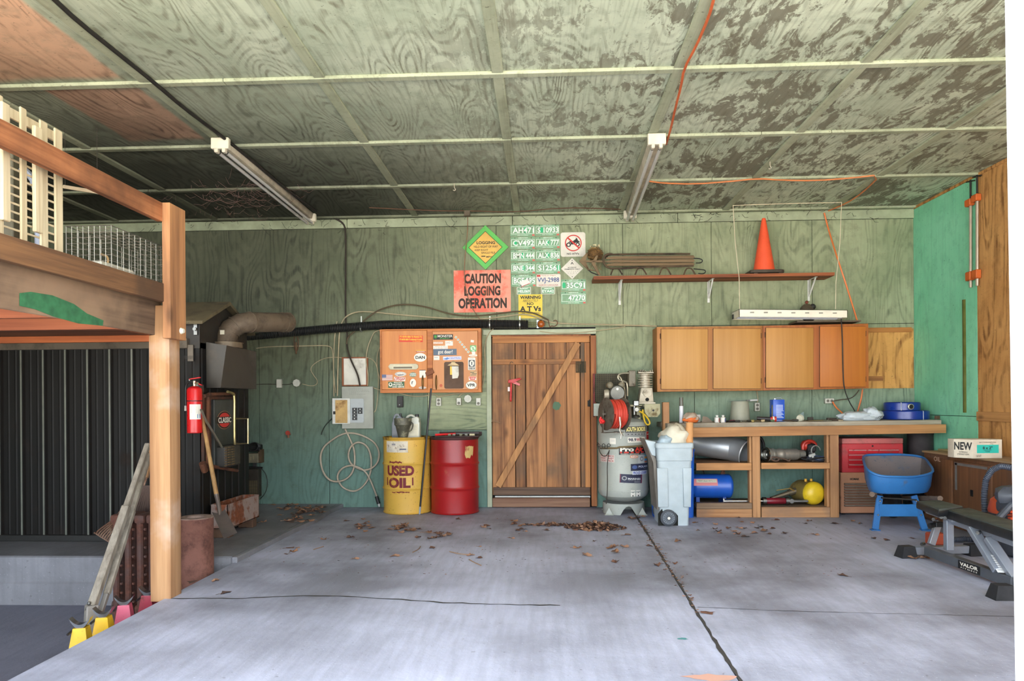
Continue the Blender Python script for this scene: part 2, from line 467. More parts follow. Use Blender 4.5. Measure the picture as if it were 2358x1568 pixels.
DX0_, DX1_, DZ_ = W(1132, 950, YB).x, W(1374, 950, YB).x, W(1250, 768, YB).z
mb = MB(DARK); mb.box(XL, XR + .1, YB + .06, YB + .12, -.4, CZ + .1); mb.box(XL, DX0_ - .01, YB + .012, YB + .07, -.4, CZ + .1); mb.box(DX1_ + .01, XR, YB + .012, YB + .07, -.4, CZ + .1); mb.box(DX0_ - .02, DX1_ + .02, YB + .012, YB + .07, DZ_, CZ + .1)
DX0, DX1 = W(1132, 950, YB).x, W(1372, 950, YB).x
DZ = W(1250, 771, YB).z
def panels(mb, xs, z0, z1, m=0, g=.003):
    for a, b in zip(xs, xs[1:]): mb.box(a + g, b - g, YB, YB + .012, z0 + g, z1 - g, m)
ZT = W(1300, 517, YB).z
up = [XL] + [px2x(p, 600) for p in (795, 1143, 1434, 1638, 1870)] + [XR]
panels(mb, up, ZS, ZT, MWALL)
lo = [XL] + [px2x(p) for p in (598, 758)] + [px2x(985)]
panels(mb, lo, 0, ZS, MWALL)
z9 = W(1050, 990, YB).z
panels(mb, [px2x(985), DX0], z9, ZS, MWALLH); panels(mb, [px2x(985), DX0], 0, z9, MWALL)
panels(mb, [DX1, px2x(1600), px2x(1870), XR], 0, ZS, MWALL)
wall_back = structure(mb, 'wall_back', smooth=False)
# frieze boards at the top of the wall
mb = MB(MTRIM); xs = [XL, px2x(800, 500), px2x(1180, 500), px2x(1560, 500), XR]
for a, b in zip(xs, xs[1:]): mb.box(a + .003, b - .003, YB - .02, YB, ZT, CZ - .024, bev=.003)
structure(mb, 'trim_1', smooth=False)
# right wall
yt = W(2250, 700, X=XR).y
mb = MB(MTEAL); zz = W(2190, 957, X=XR).z
mb.box(XR, XR + .1, yt + .002, YB + .1, zz + .003, CZ + .1); mb.box(XR, XR + .1, yt + .002, YB + .1, -.05, zz - .003); mb.box(XR + .06, XR + .14, FRONT, YB + .1, -.4, CZ + .1, DARK)
mb.box(XR + .002, XR + .1, FRONT, yt, zz + .003, CZ + .1, MBARE); mb.box(XR + .002, XR + .1, FRONT, yt, -.05, zz - .003, MBARE)
mb.box(XR - .018, XR + .01, FRONT, yt - .004, zz - .04, zz + .05, wood((190, 140, 84), (150, 104, 58), 1, 1), bev=.002)
mb.tube([(XR - .001, W(2221, 690, X=XR).y, W(2221, 690, X=XR).z), (XR - .001, W(2222, 800, X=XR).y, W(2222, 800, X=XR).z), (XR - .001, W(2223, 950, X=XR).y, W(2223, 950, X=XR).z)], .02, 6, plain(86, 88, 28, .9))
structure(mb, 'wall_right', smooth=False)
mb = MB(MBARE); mb.box(XR - .012, XR, 3.0, YB - .02, CZ - .03, CZ, bev=.003)
structure(mb, 'trim_2', smooth=False)
mb = MB(MWALL); mb.box(XL - .1, XL, FRONT, YB + .1, LZ, CZ + .1)
structure(mb, 'wall_left', smooth=False)
# bare plywood patch beside the wall cabinets
mb = MB(plypaint('bare_plywood', ((214, 160, 92), (196, 142, 76)), (126, 82, 40), 2, peel=.9, K=9, seed=8, dirt=.15, contrast=1.25))
wbox(mb, 1998, 757, 2104, 894, YB - .012, .012)
wbox(mb, 1998, 754, 2100, 765, YB - .022, .012, wood((196, 132, 66), (156, 98, 44), 0), bev=.002)
wbox(mb, 2000, 866, 2034, 877, YB - .016, .012, wood((170, 112, 60), (126, 80, 40), 0))
structure(mb, 'trim_3', smooth=False)

# ceiling
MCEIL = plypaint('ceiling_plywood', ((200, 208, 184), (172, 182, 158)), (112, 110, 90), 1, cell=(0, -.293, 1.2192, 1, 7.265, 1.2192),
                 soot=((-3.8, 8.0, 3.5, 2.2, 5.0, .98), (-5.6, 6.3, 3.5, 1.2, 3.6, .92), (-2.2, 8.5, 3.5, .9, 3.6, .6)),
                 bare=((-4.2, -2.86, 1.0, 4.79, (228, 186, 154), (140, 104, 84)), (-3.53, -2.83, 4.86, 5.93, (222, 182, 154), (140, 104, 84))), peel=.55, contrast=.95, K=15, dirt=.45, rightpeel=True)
mb = MB(MCEIL); mb.box(XL, XR, FRONT, YB + .1, CZ, CZ + .05)
structure(mb, 'ceiling', smooth=False)
BX = [-.293 + 1.2192 * k for k in range(-4, 5)]; BY = [7.265 - 1.2192 * k for k in range(0, 5)]
MBAT = plain(150, 168, 134, .7, var=.3, scale=3)
ti = 4
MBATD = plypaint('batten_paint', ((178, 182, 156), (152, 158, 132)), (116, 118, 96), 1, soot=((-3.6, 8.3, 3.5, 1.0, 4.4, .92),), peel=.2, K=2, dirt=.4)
for x in BX:
    if XL < x < XR:
        ys = [FRONT] + sorted(BY) + [YB - .02]
        mb = MB(MBATD)
        for a, b in zip(ys, ys[1:]): mb.box(x - .038, x + .038, a + .034, b - .034, CZ - .018, CZ, bev=.003)
        structure(mb, 'trim_%d' % ti, smooth=False); ti += 1
for y in BY + [YB - .055]:
    mb = MB(MBATD); n = 3; xs = [XL] + sorted(rnd.uniform(XL + 1, XR - 1) for _ in range(3)) + [XR - .012]
    for a, b in zip(xs, xs[1:]): mb.box(a + .002, b - .002, y - .03, y + .03, CZ - .022 - rnd.uniform(0, .003), CZ, bev=.003)
    structure(mb, 'trim_%d' % ti, smooth=False); ti += 1

# white door jamb close to the camera, and the front wall of the building beyond it
mb = MB(plain(232, 232, 234, .6, var=.25, scale=14, bump=.002))
j0 = W(2321, 0, 1.25); j1 = W(2341, 1568, 1.25)
q = [(j0.x, j0.z + .02), (j1.x, j1.z - .4), (j1.x + .16, j1.z - .4), (j0.x + .16, j0.z + .02)]
q = [(a, max(b, 0)) for a, b in q]; t0 = j0.x + (j1.x - j0.x) * (j0.z - 0) / (j0.z - j1.z)
q = [(j0.x - .018, CZ), (t0, 0), (t0 + .16, 0), (j0.x + .142, CZ)]
mb.prism(q, 1.17, 1.25, 'y')
structure(mb, 'trim_%d' % ti, smooth=False); ti += 1
# ================================================================ shared things
WHITE = flat(226, 226, 216); BLACK = flat(24, 24, 22); PAPER = worn((222, 218, 204), (150, 140, 120), 5, .6, .8, .9, speck=.1)
CHROME = plain(190, 190, 185, .25, 1.0, .2); STEEL = plain(140, 140, 136, .4, 1.0, .3); IRON = plain(52, 50, 46, .6, .6, .4)
BLKP = plain(28, 28, 28, .5, var=.3); RUBBER = plain(30, 30, 32, .8)
GALV = plain(190, 196, 198, .28, 1.0, .35, 4); RUST = worn((122, 82, 60), (92, 52, 32), 7, .45, .6, .85, base2=(104, 78, 62))
OLDWIRE = plain(178, 164, 132, .7, var=.3); DKWIRE = plain(54, 46, 36, .7); ORANGE = plain(226, 122, 62, .5, var=.15)
REDP = plain(196, 30, 30, .4, var=.25)

def plate_shape(x0, x1, z0, z1, shape):
    cx, cz, w, h = (x0 + x1) / 2, (z0 + z1) / 2, (x1 - x0) / 2, (z1 - z0) / 2
    if shape == 'oval': return [(cx + w * math.cos(a), cz + h * math.sin(a)) for a in (2 * math.pi * i / 28 for i in range(28))]
    if shape == 'diamond': return [(cx, cz - h), (cx + w, cz), (cx, cz + h), (cx - w, cz)]
    if shape == 'round': 
        r = min(w, h) * .18; q = []
        for sx, sz, a0 in ((1, -1, -90), (1, 1, 0), (-1, 1, 90), (-1, -1, 180)):
            for k in range(4):
                a = R(a0 + 30 * k); q.append((cx + sx * (w - r) + r * math.cos(a), cz + sz * (h - r) + r * math.sin(a)))
        return q
    return [(x0, z0), (x1, z0), (x1, z1), (x0, z1)]
def signmb(px, Y, bgm, items=(), shape='rect', thick=.0016, warp=None, rot=0):
    """flat print at photo pixels px=(x0,y0,x1,y1): items are text / rect / oval in fractions of it"""
    x0, x1, z0, z1 = rect(*px, Y); w, h = x1 - x0, z1 - z0
    if rot:
        cx, cz = (x0 + x1) / 2, (z0 + z1) / 2
        def wf(v, c=math.cos(rot), s=math.sin(rot)):
            a, b = v.x - cx, v.z - cz
            return (cx + a * c - b * s, v.y, cz + a * s + b * c)
        warp0 = warp; warp = (lambda v: warp0(Vector(wf(v)))) if warp0 else wf
    mb = MB(bgm); mb.warp = warp
    if warp and not rot:
        n = 14; 
        for i in range(n): mb.box(x0 + w * i / n, x0 + w * (i + 1) / n, Y - thick, Y, z0, z1)
    else: mb.prism(plate_shape(x0, x1, z0, z1, shape), Y - thick, Y, 'y')
    k = 1
    for it in items:
        t = it[0]; fx0, fy0, fx1, fy1 = it[1]; m = it[2]
        a, b, c, d = x0 + w * fx0, x0 + w * fx1, z1 - h * fy1, z1 - h * fy0
        yy = Y - thick - .0005 * k; k += .25
        if t == '#rect': mb.add([(a, yy, c), (b, yy, c), (b, yy, d), (a, yy, d)] if not (warp and not rot) else [], [(0, 1, 2, 3)] if not (warp and not rot) else [], m); 
        if t == '#rect' and warp and not rot: mb.quad(a, b, c, d, yy, m, 10)
        elif t in ('#oval', '#diamond', '#round'):
            q = plate_shape(a, b, c, d, t[1:]); mb.add([(p[0], yy, p[1]) for p in q], [tuple(range(len(q)))], m)
        elif t == '#poly': q = [(x0 + w * p[0], yy, z1 - h * p[1]) for p in it[3]]; mb.add(q, [tuple(range(len(q)))], m)
        elif t == '#ring':
            o = plate_shape(a, b, c, d, 'oval'); cx, cz = (a + b) / 2, (c + d) / 2; f = it[3]; n = len(o)
            mb.add([(p[0], yy, p[1]) for p in o] + [(cx + (p[0] - cx) * f, yy, cz + (p[1] - cz) * f) for p in o], [(i, (i + 1) % n, n + (i + 1) % n, n + i) for i in range(n)], m)
        elif t[0] != '#': mb.text(t, ((a + b) / 2, yy, (c + d) / 2), b - a, d - c, m, bold=it[3] if len(it) > 3 else .015)
    return mb, ((x0 + x1) / 2, Y, z0)
def sign(name, label, cat, px, Y, bgm, items=(), shape='rect', group=None, **kw):
    mb, at = signmb(px, Y, bgm, items, shape, **kw)
    return one(mb, name, label, cat, at, group, smooth=False, fix=False)
def cable(name, label, px, Y, r, m, cat='cable', smooth=2, Z=None, group=None, at=None):
    pts = [W(p[0], p[1], Y if len(p) < 3 else p[2]) if Z is None else W(p[0], p[1], Z=Z) for p in px]
    mb = MB(m); mb.tube(pts, r, 6, smooth=smooth)
    return one(mb, name, label, cat, at or pts[0], group)

# ---------------------------------------------------------------- plank door
Yd = YB + .02
MDW = wood((192, 136, 86), (116, 74, 44), 2, .8, seed=5, stain=(84, 66, 50), st=(.5, .7), contrast=1.3)
MDW2 = wood((172, 118, 72), (100, 64, 38), 2, .8, seed=15, stain=(90, 78, 62), st=(.48, .68), contrast=1.3)
mb = MB(MDW, MDW2); fx = [(1133, 1186), (1187, 1210), (1211, 1258), (1258, 1305), (1305, 1336), (1337, 1359)]
for i, (a, b) in enumerate(fx): wbox(mb, a + .6, 778, b - .2, 1140, Yd, .025, i % 2, .002)
door = structure(mb, 'door_1')
def dpart(name, m, *boxes, label=None, **kw):
    mb = MB(m)
    for b in boxes: wbox(mb, *b, bev=.003)
    o = mb.build(name, door, (0, 0, 0)); o['kind'] = 'structure'
    if label: o['label'] = label
    return o
MLG = wood((190, 130, 76), (122, 74, 40), 0, .8, seed=9, stain=(110, 84, 60))
dpart('top_rail', MLG, (1134, 774, 1358, 789, Yd - .022, .022))
dpart('ledge', MLG, (1134, 827, 1338, 839, Yd - .022, .022))
dpart('bottom_rail', wood((118, 92, 72), (74, 54, 42), 0, .8, seed=3), (1136, 1122, 1359, 1140, Yd - .022, .022))
dpart('stile', wood((204, 142, 84), (140, 88, 48), 2, .8, seed=19), (1347, 789, 1359, 1122, Yd - .022, .022))
mb = MB(wood((206, 150, 92), (130, 88, 54), 2, .8, seed=12, stain=(120, 92, 66))); a = W(1331, 790, Yd - .03); b = W(1147, 1120, Yd - .03)
mb.bar(a, b, .022, .072, up=(1, 0, .4), bev=.002); mb.build('brace', door)['kind'] = 'structure'
mb = MB(plain(226, 226, 220, .7)); wbox(mb, 1140, 1142, 1359, 1146, Yd + .02, .03); mb.build('painted_daylight', door)['kind'] = 'structure'  # near-white strip: daylight under the door put in as plain colour
mb = MB(wood((150, 116, 90), (96, 60, 46), 0, .8, seed=31)); wbox(mb, 1134, 1147, 1359, 1168, Yd - .06, .09, bev=.006); mb.build('threshold', door)['kind'] = 'structure'
mb = MB(IRON); wbox(mb, 1353, 922, 1362, 936, Yd - .03, .02); a = W(1357.5, 920, Yd - .03); mb.cyl(a, a - Vector((0, 0, .085)), .006, n=8); mb.build('hinge', door)['kind'] = 'structure'
mb = MB(plain(150, 120, 90, .8)); mb.tube([W(1131, 970, Yd - .03), W(1140, 970, Yd - .05), W(1152, 974, Yd - .03)], .004, 6)
mb.tube([W(1133, 966, Yd - .02), W(1132, 974, Yd - .05)], .003, 6); mb.build('hook_latch', door)['kind'] = 'structure'
s = flat(84, 110, 86, .9); mb = MB(s); a = W(1282, 934, Yd - .001)
q = [(a.x + .05 * math.cos(t) * rnd.uniform(.8, 1.1), a.y, a.z + .055 * math.sin(t) * rnd.uniform(.8, 1.1)) for t in (i * .35 for i in range(18))]
mb.add(q, [tuple(range(18))]); mb.flat = True
o = mb.build('paint_blot', door); o['kind'] = 'structure'
mb = MB(MTRIML); wbox(mb, 1121, 762, 1132, 1168, YB - .025, .04, bev=.003); wbox(mb, 1112, 758, 1373, 770, YB - .028, .04, bev=.003)
structure(mb, 'trim_30')
mb = MB(wood((186, 122, 70), (118, 68, 40), 2, .8, seed=22, stain=(120, 70, 46))); wbox(mb, 1361, 772, 1374, 1166, YB - .05, .07, bev=.004); wbox(mb, 1132, 771, 1360, 774, YB - .01, .05)
structure(mb, 'trim_31')

# caulking gun hanging on the door
t = T('caulking_gun', 'red caulking gun hanging by its rod on the plank door', 'caulking gun', W(1180, 925, Yd - .04))
mb = MB(REDP)
def fan(mb, q, y0, y1, m=None, bev=0): mb.prism([(W(a, b, y0).x, W(a, b, y0).z) for a, b in q], y0, y1, 'y', m, bev)
fan(mb, [(1170, 875), (1182, 873), (1196, 870), (1201, 873), (1189, 878), (1184, 881), (1170, 882)], Yd - .06, Yd - .035, bev=.002)
t.part(mb, 'body')
mb = MB(plain(214, 110, 110, .5)); fan(mb, [(1183, 876), (1198, 884), (1196, 889), (1186, 884), (1179, 882)], Yd - .055, Yd - .045, bev=.002); t.part(mb, 'trigger')
mb = MB(REDP); mb.cyl(W(1177, 882, Yd - .05), W(1176, 922, Yd - .05), .012, .012, 12); mb.cyl(W(1176, 922, Yd - .05), W(1176, 925, Yd - .05), .012, .006, 12); t.part(mb, 'barrel')
mb = MB(STEEL); p = [W(1175, 876, Yd - .05), W(1174, 845, Yd - .05), W(1174, 836, Yd - .05), W(1178, 832, Yd - .05), W(1182, 836, Yd - .045)]; mb.tube(p, .003, 6, smooth=1); t.part(mb, 'rod')
mb = MB(plain(230, 214, 210, .6)); wbox(mb, 1169, 891, 1174, 901, Yd - .055, .012, bev=.002); t.part(mb, 'tag')
# perforated mat on the door
mb = MB(plain(62, 60, 44, .9)); x0, x1, z0, z1 = rect(1326, 832, 1349, 858, Yd - .03)
for i in range(6):
    a = x0 + (x1 - x0 - .008) * i / 5; mb.box(a, a + .008, Yd - .035, Yd - .024, z0, z1)
for i in range(10):
    a = z0 + (z1 - z0 - .005) * i / 9; mb.box(x0, x1, Yd - .034, Yd - .026, a, a + .005)
one(mb, 'perforated_grille', 'small dark perforated grille pinned high on the plank door', 'grille', ((x0 + x1) / 2, Yd - .03, z0))

# ---------------------------------------------------------------- signs
Ys = YB - .002
GRN = worn((96, 190, 86), (60, 90, 50), 5, .62, .75, .5, base2=(80, 168, 72), seed=3); YEL = worn((232, 184, 84), (160, 120, 60), 6, .62, .8, .5)
sign('diamond_sign', 'yellow LOGGING diamond sign with a green border, YIELD RIGHT OF WAY', 'sign', (1065, 519, 1171, 621), Ys - .012, GRN,
     [('#diamond', (.13, .13, .87, .87), BLACK), ('#diamond', (.145, .145, .855, .855), YEL), ('LOGGING', (.31, .36, .71, .43), BLACK, .03),
      ('YIELD RIGHT OF WAY', (.24, .46, .77, .51), BLACK), ('KEEP RIGHT', (.27, .54, .56, .58), BLACK), ('SINGLE FILE', (.41, .6, .71, .645), BLACK),
      ('___', (.41, .69, .5, .71), BLACK), ('MPH', (.52, .695, .64, .735), BLACK)], 'diamond', thick=.012)
ORS = worn((222, 84, 58), (232, 150, 128), 3.2, .46, .56, .5, base2=(226, 98, 70), seed=8, speck=.05, under2=(232, 158, 136)); DKB = worn((52, 38, 28), (120, 84, 60), 5, .55, .7, .7)
sign('warning_sign', 'large faded orange sign reading CAUTION LOGGING OPERATION', 'sign', (1045, 622, 1176, 719), Ys, ORS,
     [('CAUTION', (.185, .08, .83, .32), DKB, .045), ('LOGGING', (.185, .375, .82, .61), DKB, .045), ('OPERATION', (.08, .66, .93, .91), DKB, .045)], thick=.003)
YSG = worn((236, 204, 40), (150, 120, 50), 7, .66, .8, .45)
sign('warning_sign', 'yellow metal sign reading WARNING ABSOLUTELY NO ATVs', 'sign', (1194, 678, 1249, 733), Ys, YSG,
     [('WARNING', (.07, .05, .93, .19), BLACK, .04), ('ABSOLUTELY', (.18, .21, .83, .31), BLACK, 0), ('NO', (.36, .33, .63, .45), BLACK, .03),
      ('A T Vs', (.06, .49, .94, .71), BLACK, .04), ('NO TRESPASSING', (.14, .75, .88, .81), BLACK, .01)], thick=.002)
SGW = worn((226, 220, 206), (150, 140, 120), 6, .66, .8, .5)
quadbike = [('#oval', (.22, .42, .42, .6), BLACK), ('#oval', (.27, .46, .37, .56), SGW), ('#oval', (.6, .42, .78, .58), BLACK), ('#oval', (.65, .46, .73, .54), SGW),
            ('#poly', (0, 0, 1, 1), BLACK, [(.3, .42), (.4, .34), (.5, .36), (.62, .27), (.6, .23), (.66, .24), (.7, .33), (.8, .42), (.72, .42), (.6, .43), (.55, .5), (.42, .5), (.4, .42)])]
sign('prohibition_sign', 'white NO ATV sign with red ring over a quad bike', 'sign', (1291, 535, 1348, 591), Ys, SGW,
     quadbike + [('#ring', (.17, .1, .85, .78), flat(196, 52, 44), .87), ('#poly', (0, 0, 1, 1), flat(196, 52, 44), [(.26, .24), (.3, .19), (.77, .63), (.73, .68)]), ("NO ATV's", (.25, .84, .74, .92), BLACK, .03)], 'round', thick=.002)
sign('permission_sign', 'small white diamond sign reading ACCESS BY PERMISSION ONLY', 'sign', (1292, 594, 1343, 643), Ys, SGW,
     [('ACCESS BY', (.3, .42, .7, .48), BLACK, .02), ('PERMISSION ONLY', (.16, .5, .84, .56), BLACK, .02), ('^', (.43, .2, .57, .3), BLACK), ('· · · · · ·', (.25, .62, .75, .64), BLACK), ('· · · ·', (.3, .7, .7, .72), BLACK),
      ('#oval', (.48, .1, .52, .14), BLACK), ('#oval', (.48, .86, .52, .9), BLACK)], 'diamond')
PG = worn((60, 186, 132), (214, 232, 214), 14, .5, .56, .5, base2=(70, 176, 122), seed=2, speck=.05, under2=(190, 214, 190)); PGF = worn((112, 160, 122), (150, 190, 156), 14, .5, .7, .5, base2=(122, 150, 116), speck=.1, under2=(120, 190, 146)); PW = flat(236, 244, 232); PGB = flat(40, 176, 116)
def vplate(txt, px, colour=0, fs=.1):
    m = PGF; gb = [('#oval', (.42 + .1 * (len(px) % 2), .3, .62, .7), PG)] if not colour else []; gx = {'AH471': .55, 'S 10933': .2, 'CV492': .12, '35C91': .04, 'S12561': .86}.get(txt, .42); gb = [] if colour else [('#oval', (gx, .26, gx + .14, .74), PGB)]
    items = [('VERMONT', (.3, .035, .7, .13), PW, .0), ('#rect', (.03, .2, .97, .8), PW), ('#rect', (.045, .225, .955, .775), m)] + gb + [
             (txt, (fs, .28, .95, .73), PW, .02), ('#oval', (.16, .06, .2, .13), BLACK), ('#oval', (.82, .06, .86, .13), BLACK), ('GREEN MOUNTAINS', (.28, .87, .72, .94), PW, .0), ('#rect', (.88, .84, .98, .97), flat(206, 96, 84))]
    return sign('license_plate', 'green licence plate reading %s' % txt, 'licence plate', px, Ys, m, items, 'round', 'green licence plates on the back wall', thick=.0015)
vplate('AH471', (1175, 516, 1232, 544.5)); vplate('S 10933', (1232.5, 516, 1288.5, 543), 0, .1)
vplate('CV492', (1175.5, 545.5, 1232.5, 573.5)); vplate('AAK 777', (1233, 545, 1289.5, 572), 0)
vplate('BMN 444', (1176, 575, 1232.5, 602)); vplate('ALX 836', (1233.5, 574, 1290, 601))
vplate('BNE 344', (1176.5, 604, 1233, 630.5)); vplate('S12561', (1234, 603, 1290.5, 630))
vplate('BGF 895', (1177.5, 632, 1234, 660), 1); vplate('35C91', (1292.5, 643, 1349, 670.5), 0, .22); vplate('47270', (1291.5, 671.5, 1349.5, 700), 1, .3)
NCB = flat(52, 76, 130)
sign('license_plate', 'white licence plate with blue characters VVJ-2988', 'licence plate', (1235, 631.5, 1291, 660), Ys, SGW,
     [('VVJ-2988', (.05, .27, .94, .74), NCB, .015), ('NORTH CAROLINA', (.1, .82, .9, .93), flat(170, 70, 60), .01), ('First in Flight', (.22, .06, .8, .17), flat(190, 130, 110)), ('#rect', (.02, .04, .17, .2), flat(190, 70, 60))], 'round')
for tx, px in (('HEL069', (1190, 661, 1222.5, 678)), ('EYA42', (1246, 661, 1278, 677.5))):
    sign('license_plate', 'small green and white motorcycle plate reading %s' % tx, 'licence plate', px, Ys, SGW,
         [('#round', (.04, .06, .96, .94), PGF), (tx, (.08, .38, .92, .76), PW, .02), ('VERMONT', (.2, .12, .8, .28), PW)], 'round', 'motorcycle plates above the yellow sign')
sign('torn_sticker', 'small torn white sticker with a red edge stuck over a plate', 'sticker', (1198, 645, 1220, 657), Ys - .004, flat(222, 220, 214), [('7', (-.08, .6, .06, 1.25), BLACK), ('8', (.92, -.1, 1.05, .45), BLACK), ('#rect', (0, .9, 1, 1), flat(190, 60, 60))], rot=.38)

# ---------------------------------------------------------------- black flexible duct and wiring
mb = MB(BLKP, plain(150, 140, 120, .6)); pts = [W(566, 778, 8.1), W(640, 768, 8.3), W(760, 757, 8.4), W(880, 748, 8.41), W(1040, 745, 8.42), W(1216, 747, 8.42)]
def poly(pts, f):
    seg = [(b - a).length for a, b in zip(pts, pts[1:])]; d = f * sum(seg)
    for a, b, L in zip(pts, pts[1:], seg):
        if d <= L: return a.lerp(b, d / L)
        d -= L
    return pts[-1]
n = 330; mb.tube([poly(pts, i / n) for i in range(n + 1)], .05, 14, rf=lambda f: (.030 + .016 * min(1, f * 9)) + .0075 * (math.cos(f * n * math.pi) > 0))
t = T('flexible_duct', 'long black corrugated duct strapped along the back wall', 'hose', pts[-1])
t.part(mb, 'duct', label='black corrugated duct')
for px in (832, 1128, 1197):
    mb = MB(plain(180, 180, 168, .4, .8)); p = W(px, 748 + (832 - px) * -.0 + (6 if px < 900 else 0), 8.42)
    mb.cyl(p - Vector((.006, 0, 0)), p + Vector((.006, 0, 0)), .057, n=20)
    wbox(mb, px - 1.5, 728, px + 1.5, 742, 8.46, .02); t.part(mb, 'strap')
for k, y in enumerate((743, 747, 751)): 
    mb = MB(plain(100, 100, 52, .6)); mb.cyl(W(1214, y, 8.42), W(1241, y, 8.42), .004, n=6); t.part(mb, 'rod')
t = T('amber_lamp', 'amber marker lamp in a chrome rim at the duct end', 'lamp', W(1247, 746, 8.42))
mb = MB(plain(168, 84, 20, .25)); p = W(1246, 746, 8.4); mb.ball(p, .042, sy=.8); t.part(mb, 'lens')
mb = MB(CHROME); mb.tube([p + Vector((.045 * math.cos(a), 0, .045 * math.sin(a))) for a in (i * .45 for i in range(14))], .006, 6, closed=True); wbox(mb, 1236, 737, 1241, 755, 8.42, .03); t.part(mb, 'rim')
mb = MB(RUST); mb.tube([W(*q, 8.43) for q in ((1262, 735), (1264, 745), (1266, 754), (1270, 750), (1276, 752), (1283, 748), (1284, 741), (1280, 737), (1274, 739))], .006, 6, smooth=2)
one(mb, 'rusty_hook', 'rusty curled iron hook beside the amber lamp', 'hook', W(1273, 752, 8.43))
Yc = 8.47
cable('power_cable', 'thick dark cable dropping from the ceiling to the breaker panel', [(728, 486, 8.35), (762, 499, 8.45), (790, 512, Yc), (796, 530, Yc), (796, 620, Yc), (795, 735, Yc), (800, 765, Yc), (798, 798, Yc), (808, 830, 8.44), (824, 862, 8.44), (829, 888, 8.46)], Yc, .011, DKWIRE)
cable('power_cable', 'pair of brown cables arching above the black duct', [(798, 792), (801, 775), (818, 762), (838, 738), (868, 715), (905, 703), (940, 700), (985, 707), (1030, 722), (1070, 728), (1110, 727), (1155, 721), (1195, 716), (1230, 720), (1263, 737)], 8.44, .009, plain(92, 78, 56, .7))
cable('power_cable', 'pale cable arching along the top of the black duct', [(777, 912), (778, 850), (780, 790), (783, 752), (793, 730), (820, 717), (860, 718), (900, 723), (960, 728), (1040, 734), (1110, 735), (1160, 729), (1200, 723), (1225, 726), (1262, 741), (1290, 745), (1430, 748), (1512, 751)], 8.455, .008, OLDWIRE)
cable('electric_cable', 'pale cable running straight down into the breaker door', [(769, 913), (768, 860), (769, 800), (772, 760), (776, 740)], Yc, .006, OLDWIRE)
cable('electric_cable', 'pale cable from the metal hood to the breaker panel', [(590, 802), (620, 798), (690, 797), (752, 795), (764, 800), (767, 815), (768, 860), (773, 905)], 8.48, .006, OLDWIRE)
cable('electric_cable', 'pale cable curling from the octagonal box to the framed card', [(696, 884), (715, 889), (728, 887), (732, 877), (722, 864), (714, 850), (722, 838), (745, 825), (770, 822), (788, 824)], 8.48, .005, OLDWIRE)
cable('electric_cable', 'thin dark wire linking the two wall boxes', [(588, 885), (620, 884), (660, 886), (680, 882)], 8.48, .004, DKWIRE)
cable('electric_cable', 'pale cable looping beside the framed card into the breaker panel', [(857, 952), (866, 946), (869, 920), (872, 880), (869, 845), (860, 828), (845, 823)], 8.47, .005, OLDWIRE)
cable('electric_cable', 'pale cable dropping beside the orange cabinet to the panel', [(875, 760), (862, 764), (856, 775), (846, 800), (842, 830), (848, 860), (847, 888)], 8.47, .006, OLDWIRE)
cable('electric_cable', 'pale cable behind the corner of the orange cabinet', [(874, 800), (868, 818), (868, 850), (876, 875)], 8.47, .005, OLDWIRE)
cable('electric_cable', 'pale cable sagging under the orange cabinet to its outlets', [(858, 892), (880, 900), (915, 903), (940, 912), (975, 913), (1000, 907), (1008, 913), (1012, 914)], 8.47, .006, OLDWIRE)
cable('electric_cable', 'pale cable running from the door trim round the orange cabinet', [(1136, 757), (1124, 768), (1115, 800), (1118, 840), (1116, 870), (1110, 895), (1090, 903), (1060, 905), (1040, 908), (1012, 913)], 8.465, .006, OLDWIRE)
cable('electric_cable', 'short pale cable from the octagonal box to the end outlet', [(1056, 914), (1064, 906), (1078, 902), (1094, 906), (1104, 898)], 8.46, .005, OLDWIRE)
cable('electric_cable', 'thin pale cable nailed above the door', [(1243, 763), (1280, 768), (1340, 766), (1400, 758), (1440, 752)], 8.45, .005, OLDWIRE)
cable('electric_cable', 'dark stub of cable below the breaker door', [(764, 964), (750, 978), (742, 992), (740, 1001)], 8.47, .006, plain(44, 52, 42, .7))
c8 = [(1115, 655), (1185, 800), (1220, 900), (1220, 1060), (1180, 1160), (1100, 1220), (1000, 1235), (920, 1200), (860, 1100), (840, 960), (870, 860), (960, 780), (1080, 705), (1200, 695), (1320, 730), (1440, 800), (1490, 900), (1480, 1010), (1420, 1080), (1330, 1110), (1240, 1080), (1170, 1030), (1145, 940), (1170, 850), (1240, 795), (1320, 810), (1380, 880), (1405, 1000), (1395, 1130), (1350, 1240), (1270, 1320), (1190, 1340), (1090, 1300), (1035, 1220), (1030, 1150), (1080, 1080), (1170, 1050), (1260, 1070), (1340, 1120), (1390, 1210), (1430, 1310), (1468, 1410)]
t = T('extension_cable', 'heavy grey cable looped on the wall with a black plug', 'cable', W(790, 1100, 8.46))
mb = MB(plain(178, 164, 144, .6)); L = len(c8); mb.tube([W(560 + a / 4.75, 850 + b / 4.75, 8.475 - .03 * math.sin(i / L * 9) ** 2) for i, (a, b) in enumerate(c8)], .011, 8, smooth=2); t.part(mb, 'cable')
mb = MB(BLKP, plain(200, 200, 195, .5)); mb.cyl(W(867, 1143, 8.45), W(872, 1160, 8.44), .022, n=12); mb.cyl(W(872, 1160, 8.44), W(873.5, 1167, 8.44), .017, .012, 12, 1); t.part(mb, 'plug')
for q in ((738, 1050), (838, 1001), (801, 1066)):
    pass
cable('ceiling_cable', 'black cord stapled along the ceiling batten past the fluorescent lamp', [(118, -8), (180, 50), (268, 120), (355, 190), (420, 246), (500, 306), (560, 352), (640, 420), (700, 466), (728, 486)], None, .014, plain(30, 26, 20, .8), 'cord', 1, CZ - .035)
